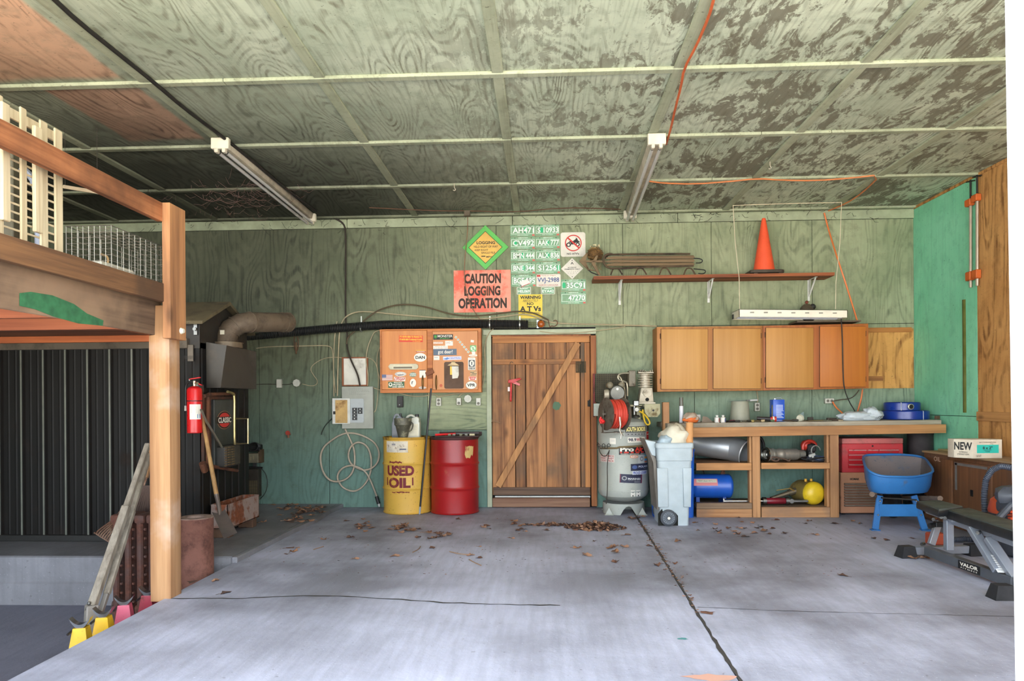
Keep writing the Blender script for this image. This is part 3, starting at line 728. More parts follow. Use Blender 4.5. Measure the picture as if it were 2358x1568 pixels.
cable('ceiling_cable', 'orange cord stapled along the ceiling batten above the lamp', [(1646, -10), (1632, 40), (1604, 105), (1575, 158), (1568, 200), (1556, 245), (1545, 295), (1534, 332)], None, .009, plain(200, 96, 52, .6), 'cord', 1, CZ - .035)
cable('ceiling_cable', 'orange cord draped across the ceiling to the back wall', [(1492, 417), (1530, 422), (1600, 424), (1680, 418), (1745, 411), (1800, 415), (1880, 416), (1960, 410), (2030, 402), (1985, 445), (1950, 468), (1902, 488)], None, .008, plain(214, 130, 76, .6), 'cord', 1, CZ - .03)
cable('extension_lead', 'orange cord hanging down the back wall beside the shelf', [(1898, 490, 8.44), (1908, 530, 8.43), (1930, 600, 8.18), (1950, 660, 8.2), (1975, 742, 8.3)], 8.4, .009, ORANGE, 'cord')
cable('extension_lead', 'orange cord hanging from under the wall cabinets to the bench', [(1986, 896), (1984, 915), (1977, 940), (1969, 966)], 8.4, .009, ORANGE, 'cord')
cable('extension_lead', 'orange cord plugged into the horizontal outlet above the bench', [(1917, 925), (1925, 938), (1936, 948), (1946, 956)], 8.43, .009, ORANGE, 'cord')
cable('lamp_cable', 'black cord hanging from the shop light to the bench', [(1937, 734, 8.1), (1940, 780, 8.15), (1941, 850, 8.15), (1943, 893, 8.15), (1955, 925, 8.2), (1969, 947, 8.2), (1978, 965, 8.2)], 8.2, .006, plain(36, 34, 30, .6), 'cord')
cable('lamp_cable', 'brown cord curving from the horizontal outlet behind the cabinets', [(1916, 924, 8.45), (1935, 920, 8.44), (1955, 919, 8.44), (1968, 912, 8.44), (1978, 898, 8.44)], 8.4, .006, plain(82, 74, 60, .6), 'cord')
cable('electric_cable', 'short pale cable above the upright outlet over the bench', [(1742, 898), (1744, 908), (1746, 918), (1744, 926)], 8.47, .006, OLDWIRE)
cable('ceiling_cable', 'thin brown wire tacked across the ceiling to its junction box', [(850, 478), (930, 482), (1020, 486), (1076, 485), (1180, 489), (1300, 478), (1380, 480), (1430, 482)], None, .006, plain(96, 66, 48, .8), 'cord', 1, CZ - .02)
cable('hanging_wire', 'long rusty wire hanging past the diamond sign', [(1077, 492, 8.3), (1077, 530, 8.4), (1073, 570, 8.45), (1070, 600, 8.46), (1069, 640, 8.46), (1075, 680, 8.46), (1087, 710, 8.46), (1105, 735, 8.44)], 8.4, .005, plain(146, 110, 84, .8), 'cord')
mb = MB(plain(96, 84, 66, .7)); p = W(1076, 488, Z=CZ - .03); mb.box(p.x - .035, p.x + .035, p.y - .03, p.y + .03, CZ - .08, CZ - .018, bev=.004)
one(mb, 'junction_box', 'brown junction box on the ceiling above the diamond sign', 'junction box', (p.x, p.y, CZ - .08))
for q, lab in (((1046, 426), 'small metal hook hanging from a middle ceiling batten'), ((1773, 375), 'pale knob on the ceiling batten beyond the lit lamp')):
    p = W(*q, Z=CZ - .03); mb = MB(plain(170, 160, 140, .5)); mb.tube([(p.x, p.y, CZ - .015), (p.x, p.y, CZ - .06), (p.x + .015, p.y, CZ - .075), (p.x, p.y, CZ - .09), (p.x - .012, p.y, CZ - .08)], .005, 6, smooth=1)
    one(mb, 'ceiling_hook', lab.replace(' beyond the lit lamp', ' behind the orange cord'), 'hook', (p.x, p.y, CZ - .09))

# boxes on the wall
def wallbox(px, lab, m=None, outlets=0, dep=.045, name='outlet_box', horiz=False):
    t = T(name, lab, 'outlet' if outlets else 'electrical box', W((px[0] + px[2]) / 2, px[3], YB - dep))
    mb = MB(m or plain(176, 176, 160, .5)); x0, x1, z0, z1 = wbox(mb, *px, YB - dep, dep, bev=.004); t.part(mb, 'box')
    mb = MB(plain(206, 204, 190, .5)); mb.box(x0 + .003, x1 - .003, YB - dep - .003, YB - dep, z0 + .003, z1 - .003, bev=.0015); o = t.part(mb, 'cover_plate')
    for k in range(outlets):
        if horiz: cx = x0 + (x1 - x0) * (.3 + .42 * k); cz = (z0 + z1) / 2
        else: cx = (x0 + x1) / 2; cz = z0 + (z1 - z0) * (.29 + .42 * k)
        mb = MB(plain(120, 116, 104, .6), BLACK); mb.cyl((cx, YB - dep - .006, cz), (cx, YB - dep, cz), .017, n=14)
        for sx in (-.006, .006): mb.box(cx + sx - .0015, cx + sx + .0015, YB - dep - .0075, YB - dep - .005, cz - .003, cz + .007, 1)
        t.part(mb, 'socket', o)
    return t
wallbox((636, 873, 648, 893), 'small grey switch box on the wall beside the hood')
wallbox((1004, 916, 1016, 935), 'ivory double outlet box under the orange cabinet', outlets=2)
wallbox((1051, 916, 1062, 933), 'greyish outlet box between the double outlet and octagonal box', plain(150, 144, 120, .6), 1)
wallbox((1096, 916, 1107, 934), 'pale outlet box beside the green door trim', outlets=1)
wallbox((1738, 927, 1750, 947), 'upright white double outlet above the bench', outlets=2)
wallbox((1900, 917, 1921, 929), 'horizontal double outlet with two cords above the bench', outlets=2, horiz=True)
for (cx, cy, r, lab) in ((685, 882, 9, 'octagonal junction box between the hood and framed card'), (1078, 918, 9, 'octagonal junction box under the orange cabinet')):
    p = W(cx, cy, YB); rr = r * YB / F; t = T('junction_box', lab, 'junction box', p)
    mb = MB(plain(150, 150, 136, .5)); mb.cyl((p.x, YB - .035, p.z), (p.x, YB, p.z), rr, n=8); t.part(mb, 'box')
    mb = MB(plain(206, 206, 192, .5)); mb.cyl((p.x, YB - .04, p.z), (p.x, YB - .035, p.z), rr * .98, n=8); t.part(mb, 'cover')
t = T('water_tap', 'rusty red tap handle sticking out of the green wall', 'tap', W(668, 1003, YB)); p = W(668, 998, YB)
mb = MB(plain(140, 96, 70, .7)); mb.cyl((p.x, YB - .07, p.z - .01), (p.x, YB, p.z - .01), .012, n=10); mb.cyl((p.x, YB - .06, p.z - .01), (p.x, YB - .06, p.z - .05), .011, .013, 10); t.part(mb, 'spout')
mb = MB(plain(170, 60, 42, .7)); mb.cyl((p.x, YB - .075, p.z + .01), (p.x, YB - .085, p.z + .01), .028, n=9); t.part(mb, 'handle')
# hanging hooks bundle
t = T('hanging_clamp', 'rusty wire clamp hanging from the cable by the duct', 'clamp', W(682, 812, 8.46))
mb = MB(RUST); mb.tube([W(*q, 8.45) for q in ((680, 768), (677, 780), (678, 800), (682, 812), (687, 800), (687, 782), (684, 774))], .005, 6, smooth=1); t.part(mb, 'loop')
mb = MB(plain(110, 84, 60, .8)); mb.bar(W(682, 788, 8.45), W(682, 815, 8.45), .022, .016, bev=.003); t.part(mb, 'jaw')
# black holster
t = T('tool_holster', 'black metal bracket on the wall below the orange cabinet', 'bracket', W(921, 938, YB)); mb = MB(plain(34, 30, 26, .6))
wbox(mb, 914, 912, 928, 938, YB - .03, .03, bev=.004); t.part(mb, 'plate'); mb = MB(STEEL); p = W(920, 932, YB - .03); mb.cyl(p, p - Vector((0, .006, 0)), .006, n=8); t.part(mb, 'screw')

# ---------------------------------------------------------------- framed card and breaker panel
t = T('framed_card', 'blank white card in a brown frame above the breaker panel', 'picture frame', W(816, 889, YB))
fm = wood((150, 92, 58), (104, 58, 34), 2, 1.5, knots=False); mb = MB(fm)
for b in ((787, 822, 791, 889), (843, 822, 847, 889), (791, 822, 843, 825), (791, 886, 843, 889)): wbox(mb, *b, YB - .03, .03, bev=.002)
t.part(mb, 'frame'); mb = MB(PAPER); wbox(mb, 791, 825, 843, 886, YB - .018, .01); t.part(mb, 'card')
t = T('breaker_panel', 'grey breaker panel with its small door swung open', 'breaker panel', W(823, 987, YB))
GP = plain(158, 160, 148, .5, var=.15); mb = MB(GP, BLACK); x0, x1, z0, z1 = wbox(mb, 787, 890, 859, 987, YB - .07, .07, bev=.004)
for k, (f0, f1) in enumerate(((.22, .72), (.22, .9), (.24, .9), (.24, .5), (.24, .8))): mb.text('written notes for each row'[:int(8 + 17 * f1)], (x0 + (x1 - x0) * (f0 + f1) / 2, YB - .0712, z1 - .028 - .017 * k), (x1 - x0) * (f1 - f0), .008, 1) if False else [mb.box(x0 + (x1 - x0) * (f0 + .06 * j), x0 + (x1 - x0) * (f0 + .06 * j + .04), YB - .0712, YB - .07, z1 - .03 - .016 * k, z1 - .0285 - .016 * k, 1) for j in range(int((f1 - f0) / .06))]
t.part(mb, 'cover')
mb = MB(plain(168, 174, 174, .45, var=.1)); mb.prism(plate_shape(*rect(806, 918, 838, 973, YB - .07), 'round'), YB - .078, YB - .07); t.part(mb, 'dead_front')
for i in range(4):
    for jx_, (a, b) in enumerate(((811, 822), (824, 834))):
        if jx_ and i > 1: continue
        mb = MB(plain(30, 30, 30, .5), WHITE); wbox(mb, a, 939 + 7.2 * i, b, 945.6 + 7.2 * i, YB - .09, .012, bev=.001); wbox(mb, a + 4, 941 + 7.2 * i, a + 6, 943.4 + 7.2 * i, YB - .095, .006, 1); t.part(mb, 'breaker')
mb = MB(plain(214, 214, 204, .5)); x0, x1, z0, z1 = rect(765, 917, 806, 976, YB - .09); mb.box(x0, x1, YB - .088, YB - .08, z0, z1, bev=.002); d = t.part(mb, 'panel_door')
mb = MB(worn((206, 170, 110), (170, 130, 80), 9, .5, .6, .9)); wbox(mb, 772, 921, 800, 974, YB - .0895, .001); t.part(mb, 'paper_schedule', d, smooth=False)
mb = MB(IRON); wbox(mb, 767, 947, 772, 954, YB - .096, .008, bev=.001); t.part(mb, 'latch', d)

# ---------------------------------------------------------------- orange cabinet full of stickers
c6 = lambda x, y: (860 + x / 7.129, 740 + y / 7.127)
Yq = YB - .16
CABW = wood((214, 140, 66), (180, 104, 44), 2, .5, .5, seed=4, knots=False, contrast=.8); CABW2 = wood((208, 142, 84), (184, 116, 62), 2, .5, .5, seed=24, knots=False, contrast=.6)
CABF = wood((196, 120, 58), (150, 84, 40), 0, .7, .6, seed=14, knots=False)
t = T('sticker_cabinet', 'orange wooden wall cabinet covered in stickers beside the plank door', 'cabinet', W(990, 903, YB))
mb = MB(CABF); x0, x1, z0, z1 = rect(875, 757, 1108, 904, Yq)
mb.box(x0, x1, Yq + .012, YB - .001, z0, z1); 
a, b, c, d = rect(879, 761, 984, 897, Yq); e, f, g, h = rect(996, 762, 1101, 898, Yq)
for q in ((x0, a, z0, z1), (f, x1, z0, z1), (b, e, z0, z1), (a, b, d, z1), (a, b, z0, c), (e, f, h, z1), (e, f, z0, g)): mb.box(q[0], q[1], Yq, Yq + .012, q[2], q[3], bev=.0015)
t.part(mb, 'carcass')
mb = MB(CABW); mb.box(a + .003, b - .003, Yq - .008, Yq + .01, c + .003, d - .003, bev=.003); dl = t.part(mb, 'door')
mb = MB(CABW2); mb.box(e + .003, f - .003, Yq - .008, Yq + .01, g + .003, h - .003, bev=.003); dr = t.part(mb, 'door')
Yk = Yq - .0085
def stk(par, crop, bgm, items=(), shape='rect', lab=None, name='sticker', rot=0, th=.0008):
    p0 = c6(crop[0], crop[1]); p1 = c6(crop[2], crop[3])
    mb, at = signmb((*p0, *p1), Yk, bgm, items, shape, thick=th, rot=rot)
    return t.part(mb, name, par, lab, smooth=False, fix=False)
SR = flat(206, 60, 36); SY = flat(240, 196, 60); SGn = flat(60, 96, 62); SB = flat(70, 90, 120); SW = flat(228, 222, 208)
stk(dl, (418, 232, 810, 338), SR, [("IT'S NEVER BEEN TO FRANCE TO", (.03, .06, .97, .34), SY, .03), ("IT'S NEVER BEEN TO ARRANGE TO HATE", (.03, .48, .97, .76), SY, .03), ('U.S. MARINES', (.58, .84, .9, .95), SY, .01)], lab='red sticker with yellow lettering', rot=-.02)
stk(dl, (698, 472, 858, 512), flat(176, 84, 44), [('ROSSIGNOL', (.08, .4, .92, .8), SW, .02), ('#rect', (0, 0, 1, .2), SY)], rot=-.02)
stk(dl, (666, 520, 870, 662), SW, [('DAN', (.12, .32, .88, .68), BLACK, .04)], 'oval', 'white oval sticker reading DAN')
stk(dl, (352, 828, 538, 902), SW, [('#oval', (.03, .06, .97, .94), flat(92, 108, 140)), ('#oval', (.06, .12, .94, .88), SW), ('Bombardier', (.12, .35, .9, .62), flat(60, 70, 110), .01), ('#poly', (0, 0, 1, 1), BLACK, [(.2, .68), (.8, .6), (.7, .72), (.3, .8)])], 'oval')
stk(dl, (338, 912, 522, 980), SW, [('#poly', (0, 0, 1, 1), flat(178, 40, 46), [(.1, .06), (.98, .1), (.88, .9), (.0, .92)]), ('KLOTZ', (.1, .2, .9, .85), SW, .04)], lab='red and white sticker', rot=-.03)
stk(dl, (590, 836, 706, 912), flat(92, 128, 108), [('GREEN', (.08, .18, .92, .48), SW, .03), ('IS GOOD', (.08, .56, .92, .82), SW, .03)], 'oval')
stk(dl, (242, 990, 508, 1090), SGn, [('POLICE', (.36, .04, .84, .3), SW, .03), ('PROTECT', (.3, .37, .92, .63), SW, .03), ('AND SERVE', (.24, .7, .98, .97), SW, .03), ('#oval', (.03, .12, .26, .8), SW), ('#oval', (.08, .22, .2, .6), SGn)], lab='green sticker reading POLICE PROTECT AND SERVE')
stk(dl, (588, 936, 702, 1082), flat(200, 116, 40), [('#oval', (.08, .03, .98, .97), SW), ('#poly', (0, 0, 1, 1), BLACK, [(.34, .36), (.56, .3), (.52, .42), (.44, .44), (.44, .66), (.34, .66)])])
stk(dl, (740, 1068, 868, 1108), SW, [('#oval', (.04, .1, .96, .9), flat(110, 60, 60)), ('#oval', (.08, .2, .92, .8), SW), ('ARCTIC', (.18, .36, .84, .66), BLACK, .02)], 'oval')
fl = [('#rect', (0, k / 13, 1, (k + 1) / 13), flat(178, 96, 92)) for k in range(0, 13, 2)] + [('#rect', (0, 0, .4, 7 / 13), flat(96, 104, 136))]
stk(dl, (140, 872, 314, 972), SW, fl, lab='small stars and stripes sticker')
mb, at = signmb((*c6(756, 796), *c6(858, 924)), Yk, SW, [('#rect', (0, 0, 1, .08), BLACK)] + [('#rect', (.1, .2 + .1 * k, .85, .21 + .1 * k), flat(150, 150, 150)) for k in range(6)], thick=.006); t.part(mb, 'notepad', dl, smooth=False, fix=False)
# thermometer-like lamp housing on the door
mb = MB(plain(214, 206, 176, .5, var=.3)); q = [c6(*p) for p in ((246, 742), (278, 700), (700, 696), (735, 712), (740, 760), (705, 790), (280, 794))]
mb.prism([(W(p[0], p[1], Yk).x, W(p[0], p[1], Yk).z) for p in q], Yk - .02, Yk, 'y', bev=.004)
mb.box(*[v for v in (rect(*c6(335, 745), *c6(640, 775), Yk)[:2])], Yk - .022, Yk - .019, *rect(*c6(335, 745), *c6(640, 775), Yk)[2:], plain(110, 100, 80, .6)); t.part(mb, 'thermometer', dl, 'ivory thermometer case')
for par, cx in ((dl, 811), (dr, 1032)):
    p = W(*c6(cx, 1000), Yk); mb = MB(plain(120, 88, 44, .4, .7)); mb.tube([(p.x, Yk, p.z + .085), (p.x, Yk - .018, p.z + .05), (p.x, Yk - .022, p.z), (p.x, Yk - .018, p.z - .05), (p.x, Yk, p.z - .085)], .006, 8, smooth=2, rf=lambda f: .004 + .007 * math.sin(math.pi * f)); t.part(mb, 'handle', par)
mb = MB(wood((140, 82, 48), (96, 54, 32), 0, 1)); a_ = W(*c6(862, 872), Yq - .02); b_ = W(*c6(985, 812), Yq - .02); mb.bar(a_, b_, .02, .05, up=(0, 0, 1), bev=.003); t.part(mb, 'turn_button')
mb = MB(wood((150, 86, 48), (104, 60, 34), 2, 1)); mb.box(*rect(*c6(884, 765), *c6(968, 938), Yq)[:2], Yq - .006, Yq, *rect(*c6(884, 765), *c6(968, 938), Yq)[2:], bev=.002); t.part(mb, 'backing_block')
MG = flat(96, 190, 70)
stk(dr, (982, 212, 1306, 300), flat(30, 34, 28), [('MONSTER', (.22, .12, .97, .56), SW, .01), ('ENERGY', (.34, .68, .84, .84), MG, .01)] + [('#poly', (0, 0, 1, 1), MG, [(.05 + .045 * k, .14), (.08 + .045 * k, .2), (.075 + .045 * k, .9 - .08 * abs(k - 1)), (.06 + .045 * k, .6)]) for k in range(3)], lab='black and green drink sticker')
stk(dr, (986, 338, 1138, 366), SW, [('AUTOSPORT', (.04, .15, .96, .85), flat(176, 90, 80), .01)], 'round')
stk(dr, (1178, 320, 1304, 398), SW, [('OVO', (.08, .2, .64, .6), flat(150, 70, 70), 0), ('#rect', (.8, .08, .98, .16), BLACK)])
stk(dr, (982, 400, 1220, 452), SW, [('When it rains', (.1, .08, .92, .38), flat(120, 110, 100), 0), ('it is always wet', (.04, .52, .96, .88), flat(170, 70, 60), .01)])
stk(dr, (982, 452, 1366, 556), flat(86, 100, 116), [('got deer?', (.2, .16, .83, .9), SW, .01), ('#rect', (0, 0, .01, 1), BLACK)], lab='grey blue sticker reading got deer?')
stk(dr, (990, 566, 1082, 634), SW, [('Snow', (.12, .22, .72, .5), SB, .01), ('· · ·', (.2, .7, .8, .75), SB)])
stk(dr, (1142, 576, 1444, 632), flat(200, 204, 224), [('#poly', (0, 0, 1, 1), flat(90, 130, 190), [(.0, .7), (.25, .2), (.34, .6), (.2, .9)]), ('CENTRAL', (.32, .3, .98, .72), flat(90, 90, 160), .02)], 'round', rot=.02)
for k in range(7):
    cx, cy = 1355 + 33.5 * k, 260 + 40 * k
    stk(dr, (cx - 17, cy - 17, cx + 17, cy + 17), flat(206, 206, 190), [('#rect', (.25, .25, .75, .75), (flat(110, 150, 130), flat(120, 150, 190))[k % 2])], rot=-.6, name='small_sticker')
stk(dr, (1596, 306, 1648, 344), SW, rot=-.15)
stk(dr, (1586, 394, 1686, 494), flat(96, 180, 110), [('#oval', (.1, .1, .9, .9), SW), ('%', (.25, .25, .75, .78), flat(80, 170, 100), .03)])
stk(dr, (1616, 490, 1672, 540), SW, rot=.2); stk(dr, (1564, 538, 1706, 578), SW, [('Wheeler', (.16, .3, .86, .7), flat(190, 110, 60), .01)], 'oval')
stk(dr, (1552, 592, 1674, 798), SW, [('END', (.24, .05, .76, .13), flat(120, 120, 120), 0), ('#round', (.1, .2, .92, .74), flat(58, 62, 66)), ('#oval', (.2, .24, .82, .7), SW), ('1', (.44, .34, .58, .6), flat(58, 62, 66), .03), ('#rect', (.1, .78, .92, .95), flat(58, 62, 66)), ('KEY WEST', (.16, .81, .86, .92), SW, .02)], 'round', 'white END 1 KEY WEST road sticker')
stk(dr, (1586, 808, 1696, 896), flat(196, 156, 110), [('New Hampshire', (.0, .02, 1, .2), BLACK, .01), ('#rect', (0, .3, .6, .42), flat(70, 70, 60)), ('#rect', (.3, .5, 1, .62), flat(90, 90, 70)), ('#rect', (.05, .75, .9, .85), flat(80, 80, 80))])
stk(dr, (1566, 906, 1688, 964), SW, [('#poly', (0, 0, 1, 1), flat(196, 60, 50), [(.03, .08), (.97, .08), (.82, .9), (.18, .9)]), ('WARN', (.2, .3, .8, .65), SW, .03)])
stk(dr, (1514, 980, 1696, 1110), SW, [('VPR', (.12, .3, .88, .7), flat(60, 66, 60), .04), ('#ring', (.0, .0, 1, 1), flat(90, 96, 90), .95)], 'oval', 'white oval sticker reading VPR')
mb = MB(flat(170, 80, 50, .9)); 
stk(dr, (1084, 1028, 1132, 1078), flat(182, 84, 50), [], 'oval', name='stain')
# clipboard hangs on the door: a thing of its own
t2 = T('clipboard', 'brown clipboard with white and yellow papers hung on the stickered cabinet', 'clipboard', W(*c6(1320, 1104), Yk))
mb = MB(plain(92, 66, 46, .7, var=.3)); mb.prism(plate_shape(*rect(*c6(1162, 664), *c6(1480, 1104), Yk - .002), 'round'), Yk - .008, Yk - .002, 'y'); t2.part(mb, 'board')
p = W(*c6(1312, 716), Yk - .01); mb = MB(plain(150, 130, 96, .4, .6)); mb.prism([(p.x - .07, p.z - .008), (p.x + .07, p.z - .008), (p.x + .05, p.z + .012), (p.x + .025, p.z + .02), (p.x + .02, p.z + .04), (p.x, p.z + .05), (p.x - .02, p.z + .04), (p.x - .025, p.z + .02), (p.x - .05, p.z + .012)], Yk - .02, Yk - .008, 'y', bev=.002); t2.part(mb, 'clip')
mb = MB(flat(222, 184, 70)); mb.box(*rect(*c6(1258, 738), *c6(1300, 876), Yk)[:2], Yk - .0095, Yk - .0085, *rect(*c6(1258, 738), *c6(1300, 876), Yk)[2:]); t2.part(mb, 'yellow_paper', smooth=False)
mb = MB(PAPER); mb.prism([(W(*c6(*q), Yk).x, W(*c6(*q), Yk).z) for q in ((1288, 738), (1398, 738), (1402, 880), (1384, 930), (1296, 940))], Yk - .0115, Yk - .01, 'y'); t2.part(mb, 'white_paper', smooth=False)
# ================================================================ storage loft
t = T('storage_loft', 'timber storage loft with a square post and guard rail over the furnace', 'loft', W(368, 1372, Z=0))
LW = wood((180, 116, 74), (118, 68, 38), 1, .7, seed=41, stain=(96, 60, 38), contrast=1.3); LW2 = wood((146, 104, 66), (88, 60, 40), 1, .8, seed=43, stain=(70, 50, 36), st=(.48, .62)); LW3 = wood((128, 104, 82), (74, 58, 46), 1, .7, seed=44, stain=(150, 122, 96), st=(.45, .6))
LP = wood((186, 144, 102), (140, 98, 62), 2, .7, seed=45, stain=(196, 176, 160), st=(.53, .66)); LPG = wood((196, 140, 92), (130, 88, 58), 2, .8, seed=47, stain=(160, 140, 120), st=(.5, .7))
YP = 4.52
pf0, pf1 = W(344, 1000, YP).x, W(391, 1000, YP).x
zt = W(380, 703, YP).z; zn = W(350, 772, YP).z; xn = W(357, 740, YP).x
mb = MB(LP); mb.prism([(pf0, -.02), (pf1, -.02), (pf1, zt), (xn, zt), (xn, zn), (pf0, zn)], YP, YP + .135, 'y', bev=.003); t.part(mb, 'post')
uy = 4.46; ux = W(382, 600, uy).x
mb = MB(LPG); mb.box(W(373, 600, uy).x, W(391.5, 600, uy).x, uy, uy + .2, W(382, 782, uy + .1).z, W(382, 466, uy).z, bev=.003); t.part(mb, 'rail_post')
ex = W(373, 480, uy).x
def along(y0, ya, yb_, xa, th, m, name, yend=uy + .005, lab=None):
    """board parallel to the side wall: photo rows ya (top) and yb_ (bottom) at its far end"""
    mb = MB(m); z1 = W(375, ya, yend).z; z0 = W(375, yb_, yend).z
    mb.box(xa - th, xa, y0, yend, z0, z1, bev=.003); t.part(mb, name, label=lab)
    return z0, z1
rx = W(374, 490, uy).x
along(1.0, 467, 510, rx, .04, LW, 'guard_rail', lab='reddish brown guard rail')
za, zb = along(1.0, 662, 703, rx + .005, .04, LW2, 'kick_board', YP + .1)
mb = MB(LW3); zc = W(353, 771, YP).z; mb.box(rx - .01 - .09, xn - .002, 1.0, YP + .08, zc, za + .04, bev=.004)
t.part(mb, 'rim_beam', label='grey brown rim beam')
mb = MB(plain(52, 112, 72, .8, var=.4, scale=20)); gx = xn - .0005
q = [W(44, 675, X=gx), W(70, 672, X=gx), (W(120, 680, X=gx)), W(170, 700, X=gx), W(200, 722, X=gx), W(238, 738, X=gx), W(236, 750, X=gx), W(180, 745, X=gx), W(120, 728, X=gx), W(80, 712, X=gx), W(44, 704, X=gx)]
mb.add([(gx + .0015, p.y, p.z) for p in q], [tuple(range(len(q)))]); mb.flat = True; t.part(mb, 'green_paint_smear', smooth=False)
mb = MB(wood((150, 92, 62), (96, 54, 36), 0, .7, seed=50)); mb.box(XL + .05, rx - .1, 1.0, 4.6, za - .06, za - .02); mb.box(XL + .05, W(345, 775, 6.02).x, 4.6, 6.02, za - .06, za - .02)
t.part(mb, 'deck')
for k in range(8):
    yy = 1.3 + .6 * k
    if yy > 4.5: break
    mb = MB(wood((160, 90, 58), (112, 56, 34), 0, .7, seed=50 + k)); mb.box(XL + .05, rx - .105, yy - .02, yy + .02, zc + .015, za - .062, bev=.002); t.part(mb, 'joist')
mb = MB(wood((190, 106, 58), (140, 70, 38), 0, .7, seed=66)); yj = 6.02; mb.box(XL + .05, W(347, 775, yj).x + .1, yj - .04, yj, W(200, 789, yj).z, za - .062, bev=.002); t.part(mb, 'end_joist', label='orange end joist')
mb = MB(plain(232, 226, 206, .4)); p = W(417, 762, X=W(391.5, 600, uy).x); mb.cyl(p, p + Vector((.02, 0, 0)), .022, .014, 12); t.part(mb, 'porcelain_knob')
for q in ((386, 715), (393, 722)):
    p = W(*q, YP); mb = MB(STEEL); mb.cyl(p, p + Vector((.0, -.015, 0)), .004, n=6); t.part(mb, 'nail')

# slatted white panel standing on the loft
CR = wood((212, 198, 166), (168, 150, 118), 2, 1.2, seed=70, knots=False); CRX = plain(204, 188, 154, .7, var=.2)
t = T('slatted_crib_panel', 'whitewashed slatted panel standing on the loft behind the rail', 'slatted panel', (rx - .1, 3.4, za))
xs_ = rx - .12
def yx(px, py, X=xs_): return W(px, py, X=X)
zbot = za - .02; P0 = yx(140, 300); ztop = P0.z
for (p0, p1) in ((-4, 10), (48, 64), (93, 112), (127, 146)):
    a = yx(p0, 400).y; b = yx(p1, 400).y
    mb = MB(CR); mb.box(xs_ - .012, xs_, a, b, zbot, ztop + (.01 if p0 < 90 else 0), bev=.006); t.part(mb, 'upright')
for (p0, p1, py0, py1) in ((10, 29, 300, 510), (85, 103, 355, 537)):
    a = yx(p0, 400, xs_ + .03).y; b = yx(p1, 400, xs_ + .03).y
    mb = MB(CR); mb.box(xs_ + .002, xs_ + .022, a, b, yx((p0 + p1) / 2, py1, xs_ + .02).z, yx((p0 + p1) / 2, py0 - 60, xs_ + .02).z, bev=.004); t.part(mb, 'front_strip')
ys_, ye_ = yx(-30, 400).y, yx(146, 400).y
mb = MB(CR); mb.box(xs_ - .022, xs_ - .008, ys_, ye_ - .02, ztop - .07, ztop - .02, bev=.002); t.part(mb, 'top_rail')
mb = MB(CR); mb.box(xs_ - .022, xs_ - .008, ys_, ye_ - .02, zbot, zbot + .03, bev=.002); t.part(mb, 'bottom_rail')
n = 17
for k in range(n):
    z = zbot + .05 + (ztop - .1 - zbot - .05) * k / (n - 1)
    mb = MB(CRX); mb.cyl((xs_ - .014, ys_, z), (xs_ - .014, ye_ - .01, z), .0055, n=6); t.part(mb, 'slat')
# grey board behind, and bits of coloured plastic stored there
mb = MB(plain(92, 88, 70, .8)); a = W(30, 400, X=rx - .5); b = W(46, 400, X=rx - .5); mb.box(rx - .56, rx - .5, a.y, b.y + .05, za - .02, za + .9, bev=.004)
one(mb, 'wooden_board', 'grey board standing behind the slatted panel on the loft', 'board', (rx - .5, a.y, za))
for (q, m, lab, r) in (((58, 500), plain(206, 84, 40, .5), 'orange plastic bundle behind the slatted panel, on the loft', .13), ((122, 500), plain(204, 92, 44, .5), 'smaller orange bundle near the end of the slatted panel', .07), ((60, 545), plain(96, 112, 138, .5), 'blue grey sack low behind the slatted panel', .12)):
    p = W(*q, X=rx - .38); mb = MB(m); mb.ball((p.x, p.y, za + r * .9 - .02), r, None, 10, 7, sz=1.0, jit=.12); one(mb, 'stored_bundle', lab, 'bundle', (p.x, p.y, za - .02), smooth=False)
mb = MB(plain(150, 160, 176, .4)); mb.tube([W(48, 385, X=rx - .4), W(66, 400, X=rx - .38), W(80, 420, X=rx - .36), W(88, 470, X=rx - .36), (W(88, 470, X=rx - .36).x, W(88, 470, X=rx - .36).y, za - .02)], .018, 6, smooth=1)
one(mb, 'hose_coil', 'pale blue hose drooping behind the slatted panel', 'hose', (rx - .36, W(88, 470, X=rx - .36).y, za - .02))
# wire cage
t = T('wire_cage', 'galvanised wire mesh animal cage on the loft beside the post', 'cage', (rx - .2, 3.9, za - .02))
yc0 = W(256, 560, X=rx - .06).y; yc1 = W(374, 600, X=rx - .06).y + .1; xc1 = rx - .06; xc0 = W(152, 540, yc0).x; zc0 = za + .042; zc1 = W(256, 519, yc0).z
cm = plain(176, 172, 160, .4, .7)
def grid(fix, a0, a1, b0, b1, na, nb, plane, name):
    mb = MB(cm); r = .0017
    for k in range(na + 1):
        a = a0 + (a1 - a0) * k / na; rr = r * (1.6 if k in (0, na) else 1)
        p, q = {'x': ((fix, a, b0), (fix, a, b1)), 'y': ((a, fix, b0), (a, fix, b1)), 'z': ((a, b0, fix), (a, b1, fix))}[plane]; mb.cyl(p, q, rr, n=4)
    for k in range(nb + 1):
        b = b0 + (b1 - b0) * k / nb; rr = r * (1.6 if k in (0, nb) else 1)
        p, q = {'x': ((fix, a0, b), (fix, a1, b)), 'y': ((a0, fix, b), (a1, fix, b)), 'z': ((a0, b, fix), (a1, b, fix))}[plane]; mb.cyl(p, q, rr, n=4)
    t.part(mb, name)
nzz = 10
grid(xc1, yc0, yc1, zc0, zc1, 11, nzz, 'x', 'side_panel'); grid(xc0, yc0, yc1, zc0, zc1, 6, nzz, 'x', 'side_panel')
grid(yc0, xc0, xc1, zc0, zc1, 8, nzz, 'y', 'end_panel'); grid(yc1, xc0, xc1, zc0, zc1, 6, nzz, 'y', 'end_panel')
